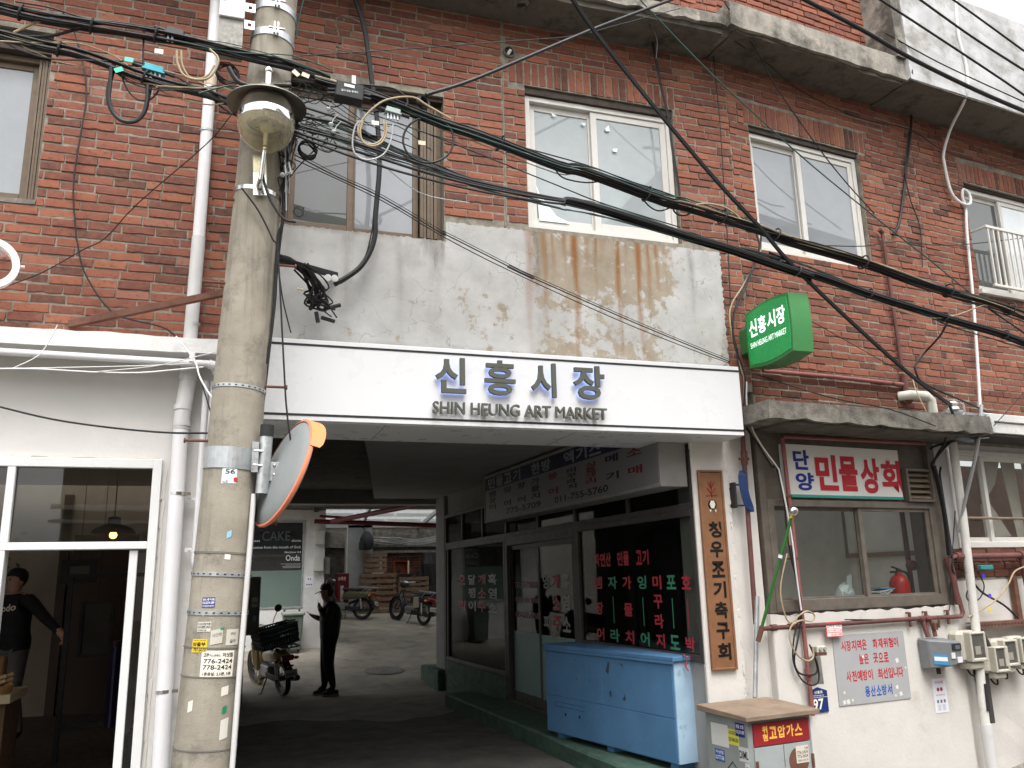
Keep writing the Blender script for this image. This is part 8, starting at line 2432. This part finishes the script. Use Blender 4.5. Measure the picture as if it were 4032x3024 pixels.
TL_.new(a2.outputs[0], a3.inputs[2])
TL_.new(a3.outputs[0], TN['Material Output'].inputs['Surface'])
for k in range(6):
    mb = MB()
    vs, n = [], 14
    for i in range(n + 1):
        for yy in (12.7, 18.6):
            vs.append((1.9 + k * 1.05 + 1.03 * i / n, yy, 3.62 - (yy - 12.7) * .03 + .015 * math.sin(i * 2.2)))
    part(RF, 'roof_sheet', mb.add(vs, [(i * 2, i * 2 + 2, i * 2 + 3, i * 2 + 1) for i in range(n)]), tm)
for y in (12.7, 14.2, 15.7, 17.2, 18.4):
    part(RF, 'purlin', MB().box(1.86, 8.2, y - .03, y + .03, 3.50 - (y - 12.7) * .03, 3.58 - (y - 12.7) * .03), PVCP)
for x in (2.9, 4.6, 6.3):
    part(RF, 'rafter', MB().bar((x, 12.6, 3.46), (x + .6, 18.5, 3.28), .06, .10), STEEL)
part(RF, 'inner_slab', MB().box(1.7, 8, 8.9, 12.6, 3.34, 3.5).box(-.6, 1.7, 8.9, 9.5, 3.34, 3.5).box(-.6, 1.7, 11.4, 12.6, 3.34, 3.5), CONC_U)
gp = 'red pipes under the courtyard roof'
solo('red_beam_pipe', 'level red pipe across the courtyard opening', 'pipe', MB().tube([(1.6, 12.05, 3.03), (2.6, 12.05, 3.0), (4.6, 12.05, 2.92)], .05, 12), P('521c20', .5), 'A', (1.84, 12.05, 3), gp, smooth=True)
solo('red_beam_pipe', 'slanting red pipe under the inner beam of the passage', 'pipe', MB().tube([(1.9, 11.4, 2.98), (2.6, 10.1, 3.06), (3.35, 8.75, 3.14)], .05, 12), P('521c20', .5), 'A', (1.9, 11.4, 3), gp, smooth=True)
solo('red_beam_pipe', 'thin red pipe nearest the white courtyard building', 'pipe', MB().tube([(1.7, 12.0, 3.14), (2.3, 12.0, 3.10)], .028, 10), P('521c20', .5), 'A', (1.7, 12, 3.1), gp, smooth=True)
BP = thing('backpack', 'black backpack hanging on the courtyard pillar', 'backpack', 'A', (3.45, 16.9, 2.9))
part(BP, 'bag', MB().lathe((3.46, 17.05, 2.58), [(0, 0), (.13, .03), (.19, .15), (.19, .32), (.13, .45), (.05, .52), (0, .53)], 16), BLACKM, smooth=True)
part(BP, 'pocket', MB().box(3.24, 3.36, 16.9, 17.04, 2.60, 2.82), BLACKM, bevel=.02)
part(BP, 'strap', MB().tube([(3.42, 17.1, 3.08), (3.40, 17.2, 3.18), (3.42, 17.3, 3.22)], .014, 6), BLACKM)
FC = thing('fire_cabinet', 'red fire hose cabinet with an extinguisher beside the courtyard pillar', 'cabinet', 'A', (2.75, 16.7, gz(2.6, 16.6)))
zf = gz(2.6, 16.6)
part(FC, 'cabinet', MB().box(2.60, 2.94, 16.6, 16.85, zf + .3, zf + 1.12), P('4e171a', .4), bevel=.012)
txt(FC, 'lettering', '소화전', 2.65, 2.85, zf + .93, zf + 1.03, 16.597, P('d8a8a0'), 0, .02)
part(FC, 'glass_panel', MB().box(2.72, 2.80, 16.59, 16.599, zf + .35, zf + .8), P('a8aaa8', .2))
part(FC, 'extinguisher', MB().cyl((2.66, 16.53, zf + .35), (2.66, 16.53, zf + .78), .05, 12).cyl((2.66, 16.53, zf + .78), (2.66, 16.53, zf + .85), .02, 8), P('7a161d', .35), smooth=True)
gq = 'wooden pallets stood against the courtyard wall'
for k, (px, py, pz, w_, h_, lab) in enumerate(((3.30, 17.1, 0, 1.0, 1.05, 'wooden pallet stood on edge against the courtyard wall behind the scooter'), (4.34, 17.0, 0, .85, .95, 'second wooden pallet beside the dark motorbike'), (3.42, 17.15, 1.07, .62, .52, 'pallet lying on top of the upright pallet'), (5.6, 18.0, 0, .6, 1.35, 'tall pallet behind the passage pillar'))):
    zf = gz(px, py) + pz
    t = thing('wooden_pallet', lab, 'pallet', 'A', (px + w_ / 2, py, zf), gq)
    for i in range(7 if h_ > .8 else 4):
        z = zf + (h_ - .1) * i / (6 if h_ > .8 else 3)
        part(t, 'plank', MB().box(px, px + w_, py - .02, py, z, z + .095), WOODP, bevel=.004)
    for i in range(3):
        x = px + (w_ - .09) * i / 2
        part(t, 'stringer', MB().box(x, x + .09, py, py + .10, zf, zf + h_), WOODP)
t = thing('cardboard_box', 'open brown box on the pallets under the brick arch', 'box', 'A', (4.3, 17.6, 2))
zf = gz(4.3, 17.8) + .96
part(t, 'side', MB().frame(4.32, 4.70, 17.55, 17.75, zf, zf + .36, .012), P('8c4a2c'))
part(t, 'flap', MB().box(4.70, 4.745, 17.53, 17.75, zf, zf + .36), P('c8b49a'))
part(t, 'back', MB().box(4.32, 4.70, 17.74, 17.75, zf + .012, zf + .35), P('7a4028'))
TP = thing('tarpaulin', 'black tarpaulin draped over a stack at the end of the courtyard', 'tarpaulin', 'A', (5.5, 17.2, 1))
vs = []
nn = 22
for k, (z, ro) in enumerate(((2.55, .05), (2.5, .42), (2.2, .50), (1.6, .47), (gz(5.5, 17.2) - .02, .5))):
    for i in range(nn):
        a = 6.283 * i / nn
        q = ro * (1 + (.10 * math.sin(5 * a + k) if k > 1 else 0))
        vs.append((5.52 + q * math.cos(a), 17.3 + q * .8 * math.sin(a), z))
part(TP, 'sheet', MB().add(vs, [(k * nn + i, k * nn + (i + 1) % nn, (k + 1) * nn + (i + 1) % nn, (k + 1) * nn + i) for k in range(4) for i in range(nn)] + [tuple(range(nn))]), M('black_tarp', (.012, .012, .014), .55))
SWR = thing('wire_tangle', 'pale slack wires sagging in front of the courtyard concrete band', 'wires', 'A', (4, 18.2, 2.9))
for k in range(10):
    z = 2.9 + .12 * tg.random()
    part(SWR, 'wire', MB().tube(smooth_path([(3.3 + tg.uniform(0, .4), 18.2, z), (4.3 + tg.uniform(-.3, .3), 18.15, z - .15 * tg.random()), (5.2, 18.1, z - .18 * tg.random()), (6.6, 18.0, z + .1 + .15 * tg.random())], 4), .006, 5), WIREG, smooth=True)
part(BK, 'side_wall', MB().box(7.0, 7.1, 8.9, 18.5, 0, 3.5), WHITE_D)

# ================================================================ the houses across the street, seen in the window panes
OH = thing('opposite_house', 'beige house across the street, mirrored in the shop transom', 'house', 'A', (4, -15, 0))
part(OH, 'wall', MB().box(-3.5, 10, -20, -13.2, -2, 7.6), M('beige_render', (.33, .27, .20), .85, v=.08))
part(OH, 'parapet', MB().box(-3.7, 10.0, -20.2, -13.0, 7.6, 8.1), CONC)
part(OH, 'ledge', MB().box(-3.65, 10, -13.2, -13.0, 3.35, 3.45), PVCP)
part(OH, 'ledge', MB().box(-3.65, 10, -13.2, -13.05, 3.08, 3.14), PVCP)
for fx in (0., 3., 6.):
    for fz in (.4, 4.6):
        w_ = part(OH, 'window', MB().frame(fx, fx + 1.6, -13.2, -13.12, fz, fz + 1.4, .06), PVCF)
        part(w_, 'pane', MB().box(fx + .06, fx + 1.54, -13.19, -13.17, fz + .06, fz + 1.34), dk)
OH2 = thing('opposite_house', 'tall grey house across the street, its flat roof line mirrored in the second white window', 'house', 'A', (16, -17, 0))
part(OH2, 'wall', MB().box(12.5, 42, -21, -13.5, -2, 13.8), M('grey_render', (.34, .33, .32), .85))
part(OH2, 'parapet', MB().box(12.3, 42.2, -21.2, -13.3, 13.8, 14.3), CONC)
part(OH2, 'door', MB().box(14, 15, -13.5, -13.42, -.4, 2.1), P('4a3a2e'))
